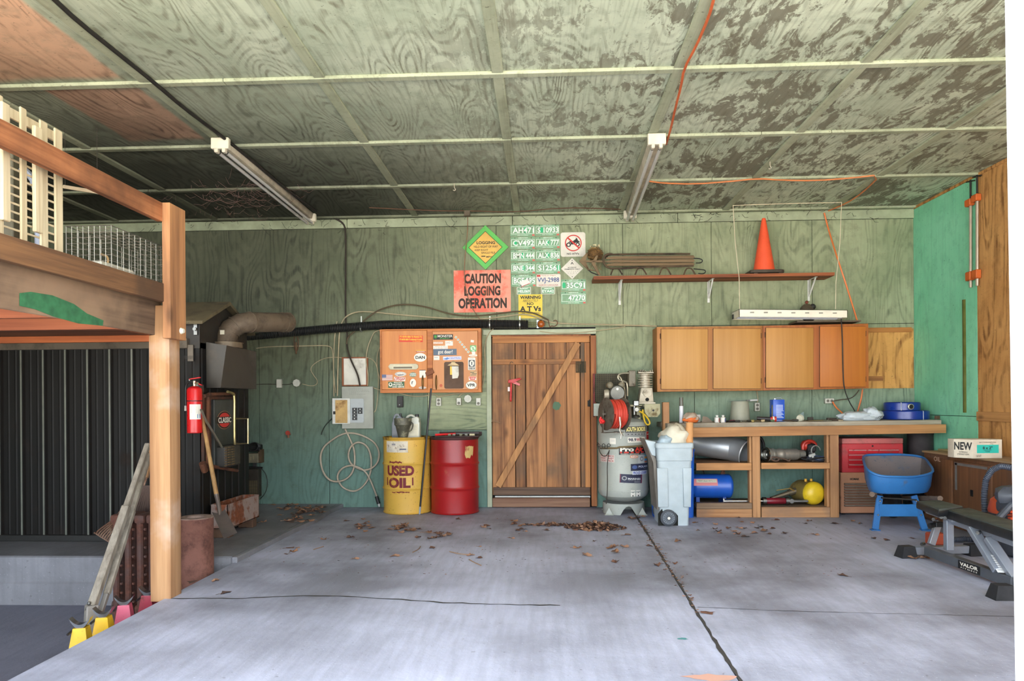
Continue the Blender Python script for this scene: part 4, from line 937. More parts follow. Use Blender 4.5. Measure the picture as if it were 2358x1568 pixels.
grid(zc1, xc0, xc1, yc0, yc1, 6, 8, 'z', 'top_panel')
t = T('white_crate', 'white plastic crate inside the wire cage', 'crate', ((xc0 + xc1) / 2 - .12, yc0 + .2, zc0))
mb = MB(plain(206, 204, 188, .6)); cxx = xc0 + .04; cw_ = (xc1 - xc0) * .5; mb.box(cxx, cxx + cw_, yc0 + .05, yc0 + .4, zc0 + .003, zc0 + .15, bev=.01); t.part(mb, 'body')
mb = MB(plain(90, 90, 80, .7)); mb.box(cxx + .03, cxx + .1, yc0 + .048, yc0 + .055, zc0 + .1, zc0 + .13); t.part(mb, 'slot')
mb = MB(plain(170, 140, 96, .8)); mb.tube([(xc1 - .16, yc0 + .15, zc0 + .01), (xc1 - .12, yc0 + .15, zc0 + .12), (xc1 - .14, yc0 + .2, zc0 + .2), (xc1 - .2, yc0 + .22, zc0 + .22)], .006, 6, smooth=2)
one(mb, 'bent_twig', 'thin bent twig inside the wire cage', 'twig', (xc1 - .14, yc0 + .15, zc0 + .01))
mb = MB(plain(190, 170, 140, .8)); mb.cyl(W(147, 430, 5.6), W(226, 443, 5.6), .016, n=6); 
for q in (150, 224): p = W(q, 437, 5.6); mb.cyl(p, (p.x, p.y, CZ), .002, n=4, m=DKWIRE)
one(mb, 'ceiling_pole', 'pale pole hung under the dark ceiling over the loft', 'pole', W(190, 437, 5.6))

# ================================================================ wood furnace
YFN = 6.18; XFR = W(460, 1000, YFN).x; YFB = 7.22; zb = PADZ
ztf = W(200, 804, YFN).z
FM = worn((20, 19, 18), (44, 36, 31), 3, .54, .74, .5, base2=(24, 22, 20), speck=.3); FM.node_tree.nodes['Principled BSDF'].inputs['Specular IOR Level'].default_value = .2; FMD = plain(30, 28, 26, .45, var=.4)
t = T('wood_furnace', 'black corrugated outdoor wood furnace with a gabled top, under the loft', 'furnace', (XFR - 1.0, YFN + .5, zb))
def corr(x0, x1):   # ribbed metal sheet facing the camera
    pts = []; x = x0; k = 0
    return pts
mb = MB(FM); zs0 = W(100, 1232, YFN).z
mb.box(XL + .4, XFR, YFN + .02, YFB, zs0 - .06, ztf + .05); t.part(mb, 'body')
# ribbed front sheets: high rib about every 0.2 m with two low ribs between
mb = MB(FM, plain(118, 120, 110, .4, .3))
wpx = 54 * YFN / F; x = W(420, 1000, YFN).x + .0; xe = XFR
ribs = []
xr = W(152 , 1000, YFN).x
k = -6
while True:
    a = xr + wpx * k; k += 1
    if a > XFR - .05: break
    if a < XL + .45: continue
    ribs.append(a)
prof = [(XL + .4, 0)]
for a in ribs:
    prof += [(a - .022, 0), (a - .012, .02), (a + .012, .02), (a + .022, 0)]
    for j in (1, 2): c0 = a + wpx * j / 3; prof += [(c0 - .012, 0), (c0, .003), (c0 + .012, 0)]
prof = [p for p in prof if p[0] < XFR - .001] + [(XFR, 0)]
vs = []; fs = []
for (px_, d_) in prof: vs += [(px_, YFN + .018 - d_, zs0), (px_, YFN + .018 - d_, ztf)]
for i in range(len(prof) - 1): fs.append((2 * i, 2 * i + 2, 2 * i + 3, 2 * i + 1))
mb.add(vs, fs); 
for a in ribs: mb.box(a - .0115, a + .0035, YFN - .004, YFN - .001, zs0, ztf, 1)  # pale strip on each rib: its highlight painted on as colour
mb.flat = True; t.part(mb, 'front_cladding', smooth=False, label='black ribbed metal front')
mb = MB(FM); vs = []; fs = []; yy = YFN
pr = [(YFN + .0, 0)]
while yy < YFB - .06: pr += [(yy + .03, 0), (yy + .038, .008), (yy + .048, .008), (yy + .056, 0)]; yy += .15
pr.append((YFB, 0))
for (b_, d_) in pr: vs += [(XFR + .002 + d_, b_, zs0), (XFR + .002 + d_, b_, ztf)]
for i in range(len(pr) - 1): fs.append((2 * i, 2 * i + 2, 2 * i + 3, 2 * i + 1))
mb.add(vs, fs); mb.flat = True; t.part(mb, 'side_cladding', smooth=False)
mb = MB(plain(30, 29, 27, .5)); mb.box(XL + .4, XFR + .02, YFN - .012, YFB + .01, zb, zs0 + .002, bev=.004); t.part(mb, 'base_plinth')
GT = worn((96, 86, 74), (70, 62, 52), 6, .5, .7, .8); mb = MB(GT); mb.box(XL + .4, W(345, 790, YFN).x + .35, YFN - .03, YFN + .03, ztf - .002, W(200, 782, YFN).z, bev=.003); t.part(mb, 'top_trim')
# gable
zE = W(447, 782, YFN).z; ze = W(443, 735, YFN).z; yr = 6.68; zr = W(500, 702, yr).z; zeb = ze - .04
mb = MB(worn((40, 36, 32), (74, 62, 50), 5, .5, .7, .6)); mb.prism([(YFN + .01, ztf), (YFN + .01, ze), (yr, zr - .02), (YFB - .02, ze), (YFB - .02, ztf)], XL + .4, XFR, 'x'); t.part(mb, 'gable')
mb = MB(worn((104, 92, 66), (70, 60, 46), 5, .5, .7, .85)); 
mb.prism([(YFN - .06, ze - .05), (YFN - .06, ze - .02), (yr, zr + .03), (YFB + .05, ze - .02), (YFB + .05, ze - .05), (yr, zr - .005)], XL + .3, XFR + .06, 'x', bev=.003); t.part(mb, 'roof', label='dusty sheet roof')
mb = MB(STEEL); p = W(451, 758, YFN); mb.bar(p + Vector((.0, -.0, -.05)), p + Vector((0, 0, .05)), .03, .02, up=(0, 1, 0)); mb.cyl(p + Vector((0, -.03, 0)), p, .016, n=10); t.part(mb, 'roof_latch')
# maker's plate and door
DY0, DY1 = 6.42, 6.95; dz0 = W(500, 1078, 6.6).z; dz1 = W(500, 908, 6.6).z; XD = XFR + .05
def fy(px, py, X=XFR + .06): return W(px, py, X=X)
mb = MB(worn((66, 44, 34), (104, 62, 42), 6, .4, .6, .8)); a = fy(474, 1000).y; b = fy(546, 1000).y; z0_ = fy(505, 1080).z; z1_ = fy(505, 912).z
mb.box(XFR + .015, XFR + .045, a, b, z0_, z1_, bev=.004); t.part(mb, 'door_frame', label='rusty door frame')
c0 = fy(490, 1000).y; c1 = fy(535, 1000).y
mb = MB(plain(56, 60, 58, .35, .3)); mb.box(XFR + .04, XFR + .075, c0, c1, z0_ + .02, z1_ - .03, bev=.008); fd = t.part(mb, 'fire_door', label='grey door panel')
p = fy(517, 967, XFR + .078); X8 = XFR + .0765
def onx(pts, X): return [(X, q[0], q[1]) for q in pts]
for (rr, m, dx) in ((1.0, flat(150, 110, 80), 0), (.94, BLACK, .001), (.8, flat(190, 50, 44), .002)):
    mb = MB(m); ry = (c1 - c0) * .37 * rr; rz_ = .085 * rr; q = [(p.y + ry * math.cos(a_), p.z + rz_ * math.sin(a_)) for a_ in (i * math.pi / 14 for i in range(28))]
    mb.prism(q, X8 + dx, X8 + dx + .001, 'x'); t.part(mb, 'badge', fd, smooth=False)
mb = MB(flat(24, 24, 22)); mb.box(X8 + .003, X8 + .004, p.y - .15, p.y + .15, p.z - .03, p.z + .03); mb.text('CLASSIC', (X8 + .006, p.y, p.z), .27, .05, flat(230, 224, 206), u=(0, 1, 0), v=(0, 0, 1), bold=.03); t.part(mb, 'badge_lettering', fd, smooth=False, fix=False)
mb = MB(plain(48, 46, 42, .5)); gq = (fy(514, 1020), fy(542, 1075)); mb.box(XFR + .05, XFR + .16, fy(506, 1050, XFR + .1).y, fy(540, 1050, XFR + .1).y, fy(520, 1074, XFR + .1).z, fy(520, 1026, XFR + .1).z, bev=.012); bl = t.part(mb, 'blower_box')
mb = MB(plain(104, 84, 54, .6)); g0, g1 = fy(516, 1050, XFR + .16).y, fy(541, 1050, XFR + .16).y; h0, h1 = fy(528, 1072, XFR + .16).z, fy(528, 1026, XFR + .16).z
for i in range(8):
    for j in range(3): mb.box(XFR + .159, XFR + .165, g0 + (g1 - g0) * (j / 3 + .03), g0 + (g1 - g0) * (j / 3 + .26), h0 + (h1 - h0) * (i / 8 + .02), h0 + (h1 - h0) * (i / 8 + .07))
t.part(mb, 'grille', bl)
mb = MB(plain(170, 166, 150, .35, .8)); X9 = XFR + .12
mb.tube([fy(463, 943, X9), fy(471, 963, X9), fy(484, 985, X9), fy(512, 1032, X9)], .011, 8, smooth=1); t.part(mb, 'crank_handle', label='bright steel handle')
mb = MB(plain(176, 160, 110, .35, .8)); mb.tube([fy(524, 902, X9), fy(536, 905, X9), fy(540, 912, X9), fy(539.5, 965, X9), fy(540, 1020, X9), fy(542, 1027, X9)], .013, 8, smooth=1); t.part(mb, 'latch_bar', label='brass coloured upright bar')
mb = MB(plain(176, 160, 120, .35, .8)); X10 = XFR + .14; q = [W(541, 964, 6.8), W(571, 964, 6.8), W(571, 1021, 6.8), W(541, 1022, 6.8)]; mb.tube(q, .01, 8); t.part(mb, 'pull_handle', label='square pull handle')
mb = MB(worn((110, 66, 40), (80, 44, 26), 8, .4, .6, .85)); 
for (a_, b_) in (((470, 912), (478, 910)), ((479, 912), (478, 1072)), ((468, 1070), (546, 1084)), ((480, 908), (538, 906))): mb.cyl(fy(*a_, X=XFR + .08), fy(*b_, X=XFR + .08), .016, n=8)
mb.cyl(fy(466, 1066, XFR + .08), fy(472, 1085, XFR + .08), .03, n=8); t.part(mb, 'hinge_rod')
mb = MB(plain(108, 98, 86, .6, var=.4)); p = W(437, 823, YFN)
mb.box(*rect(433, 794, 446, 832, YFN)[:2], YFN - .012, YFN - .002, *rect(433, 794, 446, 832, YFN)[2:], bev=.002)
mb.text('WARNING', (p.x, YFN - .013, p.z + .0), .03, .1, flat(40, 38, 34), u=(0, 0, 1), v=(-1, 0, 0)); t.part(mb, 'warning_plate', smooth=False, fix=False)
# smoke hood over the door
HM = worn((60, 56, 50), (92, 84, 74), 3, .5, .7, .5, base2=(44, 40, 36)); 
xa = XFR + .005; xb = W(521, 850, 6.32).x; ya_ = 6.3; yb2 = W(590, 850, X=xb).y; zt_ = W(490, 790, ya_).z; zl = W(500, 893, ya_).z
mb = MB(HM); xm = xa + .0
vs = [(xa, ya_ + .18, zt_), (xb, ya_, zt_ - .02), (xb, yb2, zt_ - .03), (xa, yb2, zt_), (xa, ya_ - .0, zl + .0), (xb, ya_, zl), (xb, yb2, zl), (xa, yb2, zl), (xa, ya_, zt_ + .01)]
vs = [(xa, ya_, zt_ + .01), (xb, ya_ + .03, zt_ - .02), (xb, yb2, zt_ - .03), (xa, yb2, zt_ + .01), (xa, ya_, zl), (xb - .03, ya_ - .03, zl), (xb, yb2, zl), (xa, yb2, zl)]
mb.add(vs, [(0, 1, 2, 3), (0, 4, 5), (0, 5, 1), (1, 5, 6, 2), (2, 6, 7, 3), (3, 7, 4, 0)]); mb.add([v for v in vs[4:8]], [(0, 1, 2, 3)]); t.part(mb, 'smoke_hood', label='grey metal smoke hood')
pc = Vector((W(527, 780, 6.62).x - .02, 6.62, zt_ + .0))
mb = MB(plain(120, 104, 84, .5, .4, .4)); mb.lathe((pc.x, pc.y, zt_ - .02), [(.145, 0), (.145, .04), (.15, .04), (.15, .05), (.1, .05)], n=24); t.part(mb, 'pipe_collar')
PM = worn((112, 96, 78), (74, 60, 48), 4, .45, .7, .6, metal=.2)
e0 = pc + Vector((0, 0, .02)); mb = MB(PM); mb.tube([e0, e0 + Vector((0, 0, .07)), e0 + Vector((.02, .03, .14)), e0 + Vector((.1, .08, .2)), e0 + Vector((.17, .12, .215)), W(664, 742, 7.25)], .098, 20, rf=lambda f: .098)
d_ = (W(664, 742, 7.25) - (e0 + Vector((.17, .12, .215)))).normalized(); pe = W(664, 742, 7.25)
for (c_, ax) in ((e0 + Vector((0, 0, .03)), Vector((0, 0, 1))), (e0 + Vector((.01, .02, .11)), Vector((.3, .3, 1))), (e0 + Vector((.06, .055, .175)), Vector((.8, .6, .8))), (e0 + Vector((.17, .12, .215)), d_), (pe - d_ * .09, d_), (pe - d_ * .01, d_)):
    ax = ax.normalized(); mb.cyl(c_ - ax * .007, c_ + ax * .007, .103, n=20)
o = t.part(mb, 'flue_pipe')
mb = MB(flat(196, 190, 170)); q = e0 + Vector((.0, -.085, .1)); mb.box(q.x - .02, q.x + .02, q.y - .012, q.y - .006, q.z - .02, q.z + .02); t.part(mb, 'pipe_label', o)

# fire extinguisher
t = T('fire_extinguisher', 'red fire extinguisher hanging on the corner of the black furnace', 'fire extinguisher', W(448, 1000, 6.08))
p = W(448.5, 997, 6.07); rr = .063; ptop = W(448, 893, 6.07).z
EX = plain(206, 26, 30, .3, var=.15)
mb = MB(EX); mb.lathe((p.x, p.y, p.z), [(.058, 0), (rr, .006), (rr, ptop - p.z - .02), (.058, ptop - p.z - .005), (.04, ptop - p.z + .008), (.02, ptop - p.z + .015)], n=24); t.part(mb, 'cylinder')
mb = MB(plain(200, 190, 160, .3, .8)); mb.cyl((p.x, p.y, ptop + .01), (p.x, p.y, ptop + .06), .014, n=12); mb.cyl((p.x, p.y, ptop + .04), (p.x + .04, p.y - .02, ptop + .04), .01, n=8); t.part(mb, 'valve')
mb = MB(EX); mb.bar((p.x - .045, p.y, ptop + .075), (p.x + .055, p.y, ptop + .09), .022, .01, bev=.003); mb.bar((p.x + .0, p.y, ptop + .055), (p.x + .07, p.y, ptop + .02), .02, .008, bev=.003); t.part(mb, 'lever')
mb = MB(plain(30, 28, 28, .5)); mb.tube([(p.x - .01, p.y, ptop + .05), (p.x - .05, p.y - .01, ptop + .055), (p.x - .078, p.y, ptop + .02), (p.x - .08, p.y, ptop - .1), (p.x - .079, p.y, ptop - .16)], .009, 8, smooth=2); mb.cyl((p.x - .079, p.y, ptop - .155), (p.x - .079, p.y, ptop - .2), .011, .013, 8, plain(190, 186, 176, .5)); t.part(mb, 'hose')
mb = MB(BLKP); mb.cyl((p.x, p.y, p.z + (ptop - p.z) * .7), (p.x, p.y, p.z + (ptop - p.z) * .7 + .008), rr + .002, n=24); t.part(mb, 'strap')
mb = MB(flat(226, 222, 210), flat(70, 130, 180), flat(120, 120, 110)); A = lambda v: (p.x + v.y * math.sin(v.x), p.y - v.y * math.cos(v.x), v.z)
mb.warp = A
for i in range(8): a0, a1 = -.2 + i * .19, -.2 + (i + 1) * .19; mb.add([(a0, rr + .0012, p.z + .12), (a1, rr + .0012, p.z + .12), (a1, rr + .0012, p.z + .25), (a0, rr + .0012, p.z + .25)], [(0, 1, 2, 3)])
mb.add([(.8, rr + .002, p.z + .13), (1.2, rr + .002, p.z + .13), (1.2, rr + .002, p.z + .165), (.8, rr + .002, p.z + .165)], [(0, 1, 2, 3)], 1)
for k in range(6): mb.add([(0, rr + .002, p.z + .18 + .01 * k), (.7, rr + .002, p.z + .18 + .01 * k), (.7, rr + .002, p.z + .183 + .01 * k), (0, rr + .002, p.z + .183 + .01 * k)], [(0, 1, 2, 3)], 2)
t.part(mb, 'label', smooth=False, fix=False)
mb = MB(STEEL); mb.box(p.x - .02, p.x + .02, p.y + .05, YFN + .02, ptop - .06, ptop + .03); mb.cyl((p.x - .07, p.y + .05, ptop + .08), (p.x - .07, p.y + .05, ptop + .05), .008, n=8); t.part(mb, 'bracket')

# shovel with its blade on the pad
t = T('shovel', 'square ended shovel with a wooden handle leaning on the furnace', 'shovel', W(510, 1236, Z=PADZ))
q0 = W(464, 952, 6.12); q1 = W(499, 1142, 5.95); b0 = W(501, 1150, 5.94)
mb = MB(wood((184, 146, 92), (130, 96, 58), 2, 1.2, knots=False)); mb.tube([q0, q0.lerp(q1, .5), q1], .018, 10, rf=lambda f: .015 + .004 * f); t.part(mb, 'handle')
q2 = W(506, 1178, 5.9)
SM = plain(112, 100, 92, .5, .5, .35); mb = MB(SM); mb.tube([q1 + (q0 - q1) * .02, q1, b0, q2, W(506, 1190, 5.88)], .02, 10, smooth=1, rf=lambda f: .021 - .006 * f); t.part(mb, 'socket')
mb = MB(plain(122, 112, 106, .5, .5, .4, 5)); cs = [W(*c, Yy) for c, Yy in (((488, 1184), 5.87), ((518, 1178), 5.92), ((546, 1226), 5.68), ((515, 1240), 5.6))]
n = 8; vs = []; fs = []
for i in range(n + 1):
    for j in range(n + 1):
        u_, v_ = j / n, i / n; a_ = cs[0].lerp(cs[1], u_); b_ = cs[3].lerp(cs[2], u_); q = a_.lerp(b_, v_); q.z = max(q.z, PADZ + .004) - .02 * math.sin(math.pi * u_) * (1 - v_) + .02 * (1 - v_); vs.append(q); 
for i in range(n):
    for j in range(n): a_ = i * (n + 1) + j; fs.append((a_, a_ + 1, a_ + n + 2, a_ + n + 1))
mb.add(vs, fs); mb.add([v + Vector((0, .004, -.004)) for v in vs], fs); bl = t.part(mb, 'blade')

# long rusty box
t = T('ash_box', 'long open rusty metal box on the pad under the furnace door', 'box', W(540, 1205, Z=PADZ))
bm_ = worn((150, 132, 124), (128, 70, 40), 5, .47, .56, .9, base2=(132, 116, 108), seed=5); mb = MB(bm_)
B = [W(467, 1217, Z=PADZ), W(533, 1234, Z=PADZ)]
by0 = 6.3; bx1 = W(525, 1200, by0).x; by1 = W(597, 1185, X=bx1).y; bz = W(527, 1162, by0).z; zq = W(525, 1219, by0).z; bx0 = XFR + .03
for yq_ in (by0 + .04, by1 - .14):
    mb2 = MB(plain(96, 70, 52, .9)); mb2.box(bx0 + .01, bx1 - .01, yq_, yq_ + .1, PADZ, zq, bev=.004); t.part(mb2, 'support_block')
th = .012
for q in ((bx0, bx1, by0, by0 + th), (bx0, bx1, by1 - th, by1), (bx0, bx0 + th, by0, by1), (bx1 - th, bx1, by0, by1)): mb.box(*q, zq, bz, bev=.002)
mb.box(bx0, bx1, by0, by1, zq, zq + .01); t.part(mb, 'body')
mb = MB(plain(110, 84, 70, .95, bump=.004)); mb.box(bx0 + th, bx1 - th, by0 + th, by1 - th, zq + .01, zq + .1); t.part(mb, 'ash')

# rust brown pipe section
t = T('steel_pipe_section', 'rust brown pipe section standing upright behind the post', 'pipe', (0, 0, 0)); 
pc = W(450, 1000, 5.32); pz = W(450, 1197, 5.2).z; t.o.location = t.loc = Vector((pc.x, 5.32, LZ))
RM = worn((118, 78, 66), (96, 58, 46), 10, .45, .6, .85, base2=(104, 66, 54)); mb = MB(RM); pr_ = .125
mb.lathe((pc.x, 5.32, LZ), [(pr_, 0), (pr_, .2), (pr_ + .003, .205), (pr_, .21), (pr_, pz - LZ - .01), (pr_ + .002, pz - LZ)], n=28, caps=(True, False)); t.part(mb, 'shell')
mb = MB(worn((150, 128, 116), (110, 78, 64), 8, .5, .65, .9)); mb.lathe((pc.x, 5.32, pz), [(pr_ + .002, -.004), (pr_, .004), (pr_ * .55, .002), (pr_ * .5, -.03), (.001, -.031)], n=28, caps=(False, False)); t.part(mb, 'end_cap')
mb = MB(RM); p = Vector((pc.x - pr_ * .9, 5.32 - pr_ * .5, pz - .22)); mb.cyl(p, p + Vector((-.03, -.02, 0)), .014, n=8); t.part(mb, 'bolt')

# cast iron radiator
t = T('cast_iron_radiator', 'rusty cast iron column radiator standing by the loft post', 'radiator', (0, 0, 0))
ry0 = 5.18; xr0 = W(264, 1250, ry0).x; xr1 = W(352, 1250, ry0).x; rzt = W(300, 1182, ry0).z; t.o.location = t.loc = Vector(((xr0 + xr1) / 2, ry0, LZ))
CI = worn((76, 52, 46), (98, 58, 44), 8, .42, .6, .7, base2=(70, 48, 44), speck=.2); n = 5; wv_ = (xr1 + .16 - xr0) / n
for i in range(n):
    cx = xr0 + wv_ * (i + .5); mb = MB(CI)
    for dy in (-.05, .03, .11):
        mb.tube([(cx, ry0 + dy, LZ + .08), (cx, ry0 + dy, rzt - .05)], .025, 10)
    mb.box(cx - wv_ * .46, cx + wv_ * .46, ry0 - .075, ry0 + .14, rzt - .07, rzt, bev=.022, seg=2); mb.box(cx - wv_ * .46, cx + wv_ * .46, ry0 - .075, ry0 + .14, LZ + .06, LZ + .13, bev=.02, seg=2)
    for k in range(9): mb.ball((cx + wv_ * .4, ry0 - .05, LZ + .15 + k * (rzt - LZ - .26) / 8), .012, n=6, k=4)
    if i in (0, n - 1):
        for dy in (-.05, .11): mb.cyl((cx, ry0 + dy, LZ), (cx, ry0 + dy, LZ + .1), .018, .026, 8)
    t.part(mb, 'section')
mb = MB(CI); mb.cyl((xr0 - .03, ry0 + .03, LZ + .11), (xr0, ry0 + .03, LZ + .11), .03, n=8); t.part(mb, 'pipe_boss')

# pair of long weathered beams hinged at the foot
t = T('tow_bar', 'weathered grey two-legged bar leaning on the loft post', 'tow bar', (0, 0, 0))
BM = wood((150, 142, 128), (104, 94, 82), 2, 1, seed=80, knots=False); f0 = W(206, 1412, 4.32); h0 = W(341, 1022, 4.98); f1 = W(236, 1400, 4.4); h1 = W(345, 1045, 5.05)
t.o.location = t.loc = Vector((f0.x, f0.y, LZ))
def mid(a, b, f): return a.lerp(b, f)
mb = MB(BM); mb.bar(f0, mid(f0, h0, .6), .046, .05, up=(1, 0, 0), bev=.006); mb.bar(mid(f0, h0, .58), h0, .036, .036, up=(1, 0, 0), bev=.006); t.part(mb, 'leg')
mb = MB(BM); mb.bar(mid(f1, h1, .08), mid(f1, h1, .6), .036, .04, up=(1, 0, 0), bev=.006); mb.bar(mid(f1, h1, .58), h1, .03, .032, up=(1, 0, 0), bev=.006); t.part(mb, 'leg')
mb = MB(plain(126, 120, 112, .6)); q = mid(f1, h1, .0); mb.bar(q - Vector((.02, 0, .05)), mid(f1, h1, .12), .03, .03, up=(1, 0, 0), bev=.004); t.part(mb, 'pin')
BP = plain(140, 134, 126, .6, .2); mb = MB(BP); w0 = Vector((f0.x - .06, f0.y, LZ)); 
mb.prism([(f0.x - .1, LZ), (f0.x - .02, LZ + .12), (f0.x + .04, LZ + .12), (f0.x + .14, LZ + .06), (f0.x + .2, LZ)], f0.y - .06, f0.y + .04, 'y', bev=.006)
mb.bar((f0.x, f0.y, LZ + .1), f0 + Vector((0.01, .01, .05)), .07, .07, bev=.008); t.part(mb, 'foot_bracket')
mb = MB(STEEL)
for f in (.03, .06): q = mid(f0, h0, f); mb.ball(q + Vector((-.005, -.035, 0)), .012, n=8, k=5)
t.part(mb, 'bolt')

# leaf rake behind
t = T('leaf_rake', 'rusty leaf rake with curved tines leaning behind the radiator', 'rake', (0, 0, 0))
rk = W(338, 1100, 5.62); hp = Vector((rk.x, 5.62, rk.z)); t.o.location = t.loc = Vector((W(240, 1240, 5.5).x, 5.5, PADZ))
mb = MB(worn((140, 112, 94), (110, 76, 56), 8, .45, .6, .8)); n = 14
for k in range(n):
    f = k / (n - 1); e = W(222 + 60 * f, 1228 + 38 * f, 5.42); m1 = W(262 + 40 * f, 1196 + 14 * f, 5.5)
    mb.tube([hp, hp.lerp(m1, .55), m1, e + Vector((.01, 0, .02)), e + Vector((0, -.0, -.005)), e + Vector((-.012, -.01, .008))], .0065, 5, smooth=1)
t.part(mb, 'tines')
mb = MB(RUST); mb.bar(W(264, 1188, 5.49), W(290, 1214, 5.49), .012, .02); t.part(mb, 'cross_bar')
mb = MB(wood((150, 110, 70), (110, 76, 48), 2, 1, knots=False)); mb.cyl(hp, W(352, 1010, 5.75), .014, n=8); t.part(mb, 'handle')
# old scoop shovel behind the radiator
t = T('ribbed_scoop', 'dark ribbed metal scoop standing behind the radiator', 'scoop', (0, 0, 0)); q0 = W(338, 1120, 5.5); t.o.location = t.loc = Vector((q0.x, 5.5, PADZ - .3))
mb = MB(worn((84, 66, 58), (66, 46, 38), 8, .5, .6, .8)); vs = []; fs = []; n = 24
for k in range(n + 1):
    f = k / n; a_ = W(330 + 22 * f, 1118, 5.5); b_ = W(286 + 90 * f, 1200, 5.45); o_ = (.012 if k % 2 else -.012); vs += [a_, b_ + Vector((0, o_, 0))]
for k in range(n): fs.append((2 * k, 2 * k + 2, 2 * k + 3, 2 * k + 1))
mb.add(vs, fs); mb.add([v + Vector((0, .006, 0)) for v in vs], fs); t.part(mb, 'blade', smooth=False)

# jack stands on the low floor
def stand(px, Y, col, sc, rz, lab, top=LZ):
    p = W(*px, Y); zt2 = p.z; H = zt2 - LZ
    t = thing('jack_stand', lab, 'jack stand', (p.x, Y, LZ), rz, 'jack stands on the low floor by the post')
    m = worn(col, (90, 60, 40), 9, .62, .72, .45, seed=sc)
    b = .085; s_ = .034; mb = MB(m)
    hz = H - .062
    rings = [[Vector((sx * w_, sy * w_, z)) for sx, sy in ((-1, -1), (1, -1), (1, 1), (-1, 1))] for w_, z in ((b, .0), (b * .9, .02), (s_, hz), (s_ * .98, hz + .004))]
    mb.loft(rings); mb.build('base', t, smooth=False)
    for sx in (-1, 1):
        for sy in (-1, 1):
            mb = MB(m); mb.box(sx * b - .025, sx * b + .025, sy * b - .025, sy * b + .025, 0, .025, bev=.006); mb.build('foot', t)
    st_ = plain(150, 154, 158, .25, .9, .4); mb = MB(st_); mb.box(-.02, .02, -.02, .02, hz - .03, hz + .012, bev=.003); post = mb.build('ratchet_column', t)
    mb = MB(st_); W_ = .056; n = 10; vs = []; fs = []
    for i in range(n + 1):
        f = i / n * 2 - 1; z = hz + .022 + .04 * f * f * (1 if abs(f) < .9 else .95)
        for yy in (-.025, .025): vs.append((f * W_, yy, z))
        for yy in (-.025, .025): vs.append((f * W_ * .85, yy, z - .02 - .006 * (1 - abs(f))))
    for i in range(n):
        a_ = 4 * i; c_ = a_ + 4; fs += [(a_, c_, c_ + 1, a_ + 1), (a_ + 2, a_ + 3, c_ + 3, c_ + 2), (a_, a_ + 2, c_ + 2, c_), (a_ + 1, c_ + 1, c_ + 3, a_ + 3)]
    fs += [(0, 1, 3, 2), (4 * n, 4 * n + 2, 4 * n + 3, 4 * n + 1)]
    mb.add(vs, fs); mb.build('saddle', t)
    mb = MB(plain(36, 34, 34, .5)); mb.cyl((-.05, -.06, hz - .02), (-.03, -.0, hz + .0), .007, n=8); mb.build('release_handle', t)
stand((187, 1420), 3.98, (226, 178, 20), 1, R(14), 'yellow jack stand nearest the camera, in front of the other yellow one')
stand((239, 1397), 4.2, (226, 178, 20), 2, R(10), 'yellow jack stand between the other yellow one and the pink ones')
stand((287, 1370), 4.42, (196, 84, 108), 3, R(18), 'pinkish red jack stand next to the yellow ones')
stand((342, 1349), 4.66, (176, 56, 74), 4, R(5), 'pinkish red jack stand half hidden by the loft post')

# wall-mounted device by the furnace
t = T('battery_charger', 'dusty wall unit with a coiled cord beside the furnace', 'charger', W(590, 1060, 8.4)); Yw = 8.36
mb = MB(plain(124, 116, 92, .7, var=.4)); wbox(mb, 569, 1044, 594, 1066, Yw, .13, bev=.006); wbox(mb, 594, 1035, 601, 1066, Yw + .03, .1, plain(80, 62, 40, .8), .004); t.part(mb, 'case')
mb = MB(BLACK); 
for k in range(3): 
    p = W(583, 1029, Yw - .02 * k); mb.tube([p + Vector(((.085 - .012 * k) * math.cos(a_), 0, (.035 + .006 * k) * math.sin(a_) + .012 * math.cos(a_))) for a_ in (i * .4 for i in range(16))], .009, 6, closed=True)
wbox(mb, 570, 1024, 598, 1040, Yw + .02, .1, bev=.01); t.part(mb, 'cord_coil')
mb = MB(STEEL); mb.cyl(W(572, 1076, Yw), W(605, 1077, Yw), .012, n=8); wbox(mb, 582, 1066, 590, 1078, Yw, .03); t.part(mb, 'bar')
mb = MB(plain(150, 140, 110, .7)); 
for (a_, b_) in ((576, 1052), (582, 1050)): wbox(mb, a_, b_, a_ + 3, b_ + 8, Yw - .006, .006)
t.part(mb, 'dials')
t = T('wall_vent', 'tall dark louvred vent low on the wall beside the furnace', 'vent', W(582, 1144, 8.44)); Yw = 8.4
mb = MB(plain(52, 44, 34, .7)); wbox(mb, 571, 1080, 595, 1144, Yw, .1, bev=.004); t.part(mb, 'housing')
mb = MB(plain(120, 106, 74, .6)); x0, x1, z0, z1 = rect(571, 1106, 594, 1143, Yw)
for i in range(11):
    for j in range(5):
        o_ = .5 * (i % 2) / 5; mb.box(x0 + (x1 - x0) * (j / 5 + .01), x0 + (x1 - x0) * (j / 5 + .16), Yw - .006, Yw, z0 + (z1 - z0) * (i / 11 + .02), z0 + (z1 - z0) * (i / 11 + .055))
t.part(mb, 'grille')
cable('electric_cable', 'black cable looping beside the dark vent', [(600, 1077), (612, 1090), (617, 1112), (612, 1135), (598, 1150)], 8.42, .005, plain(36, 42, 34, .6))
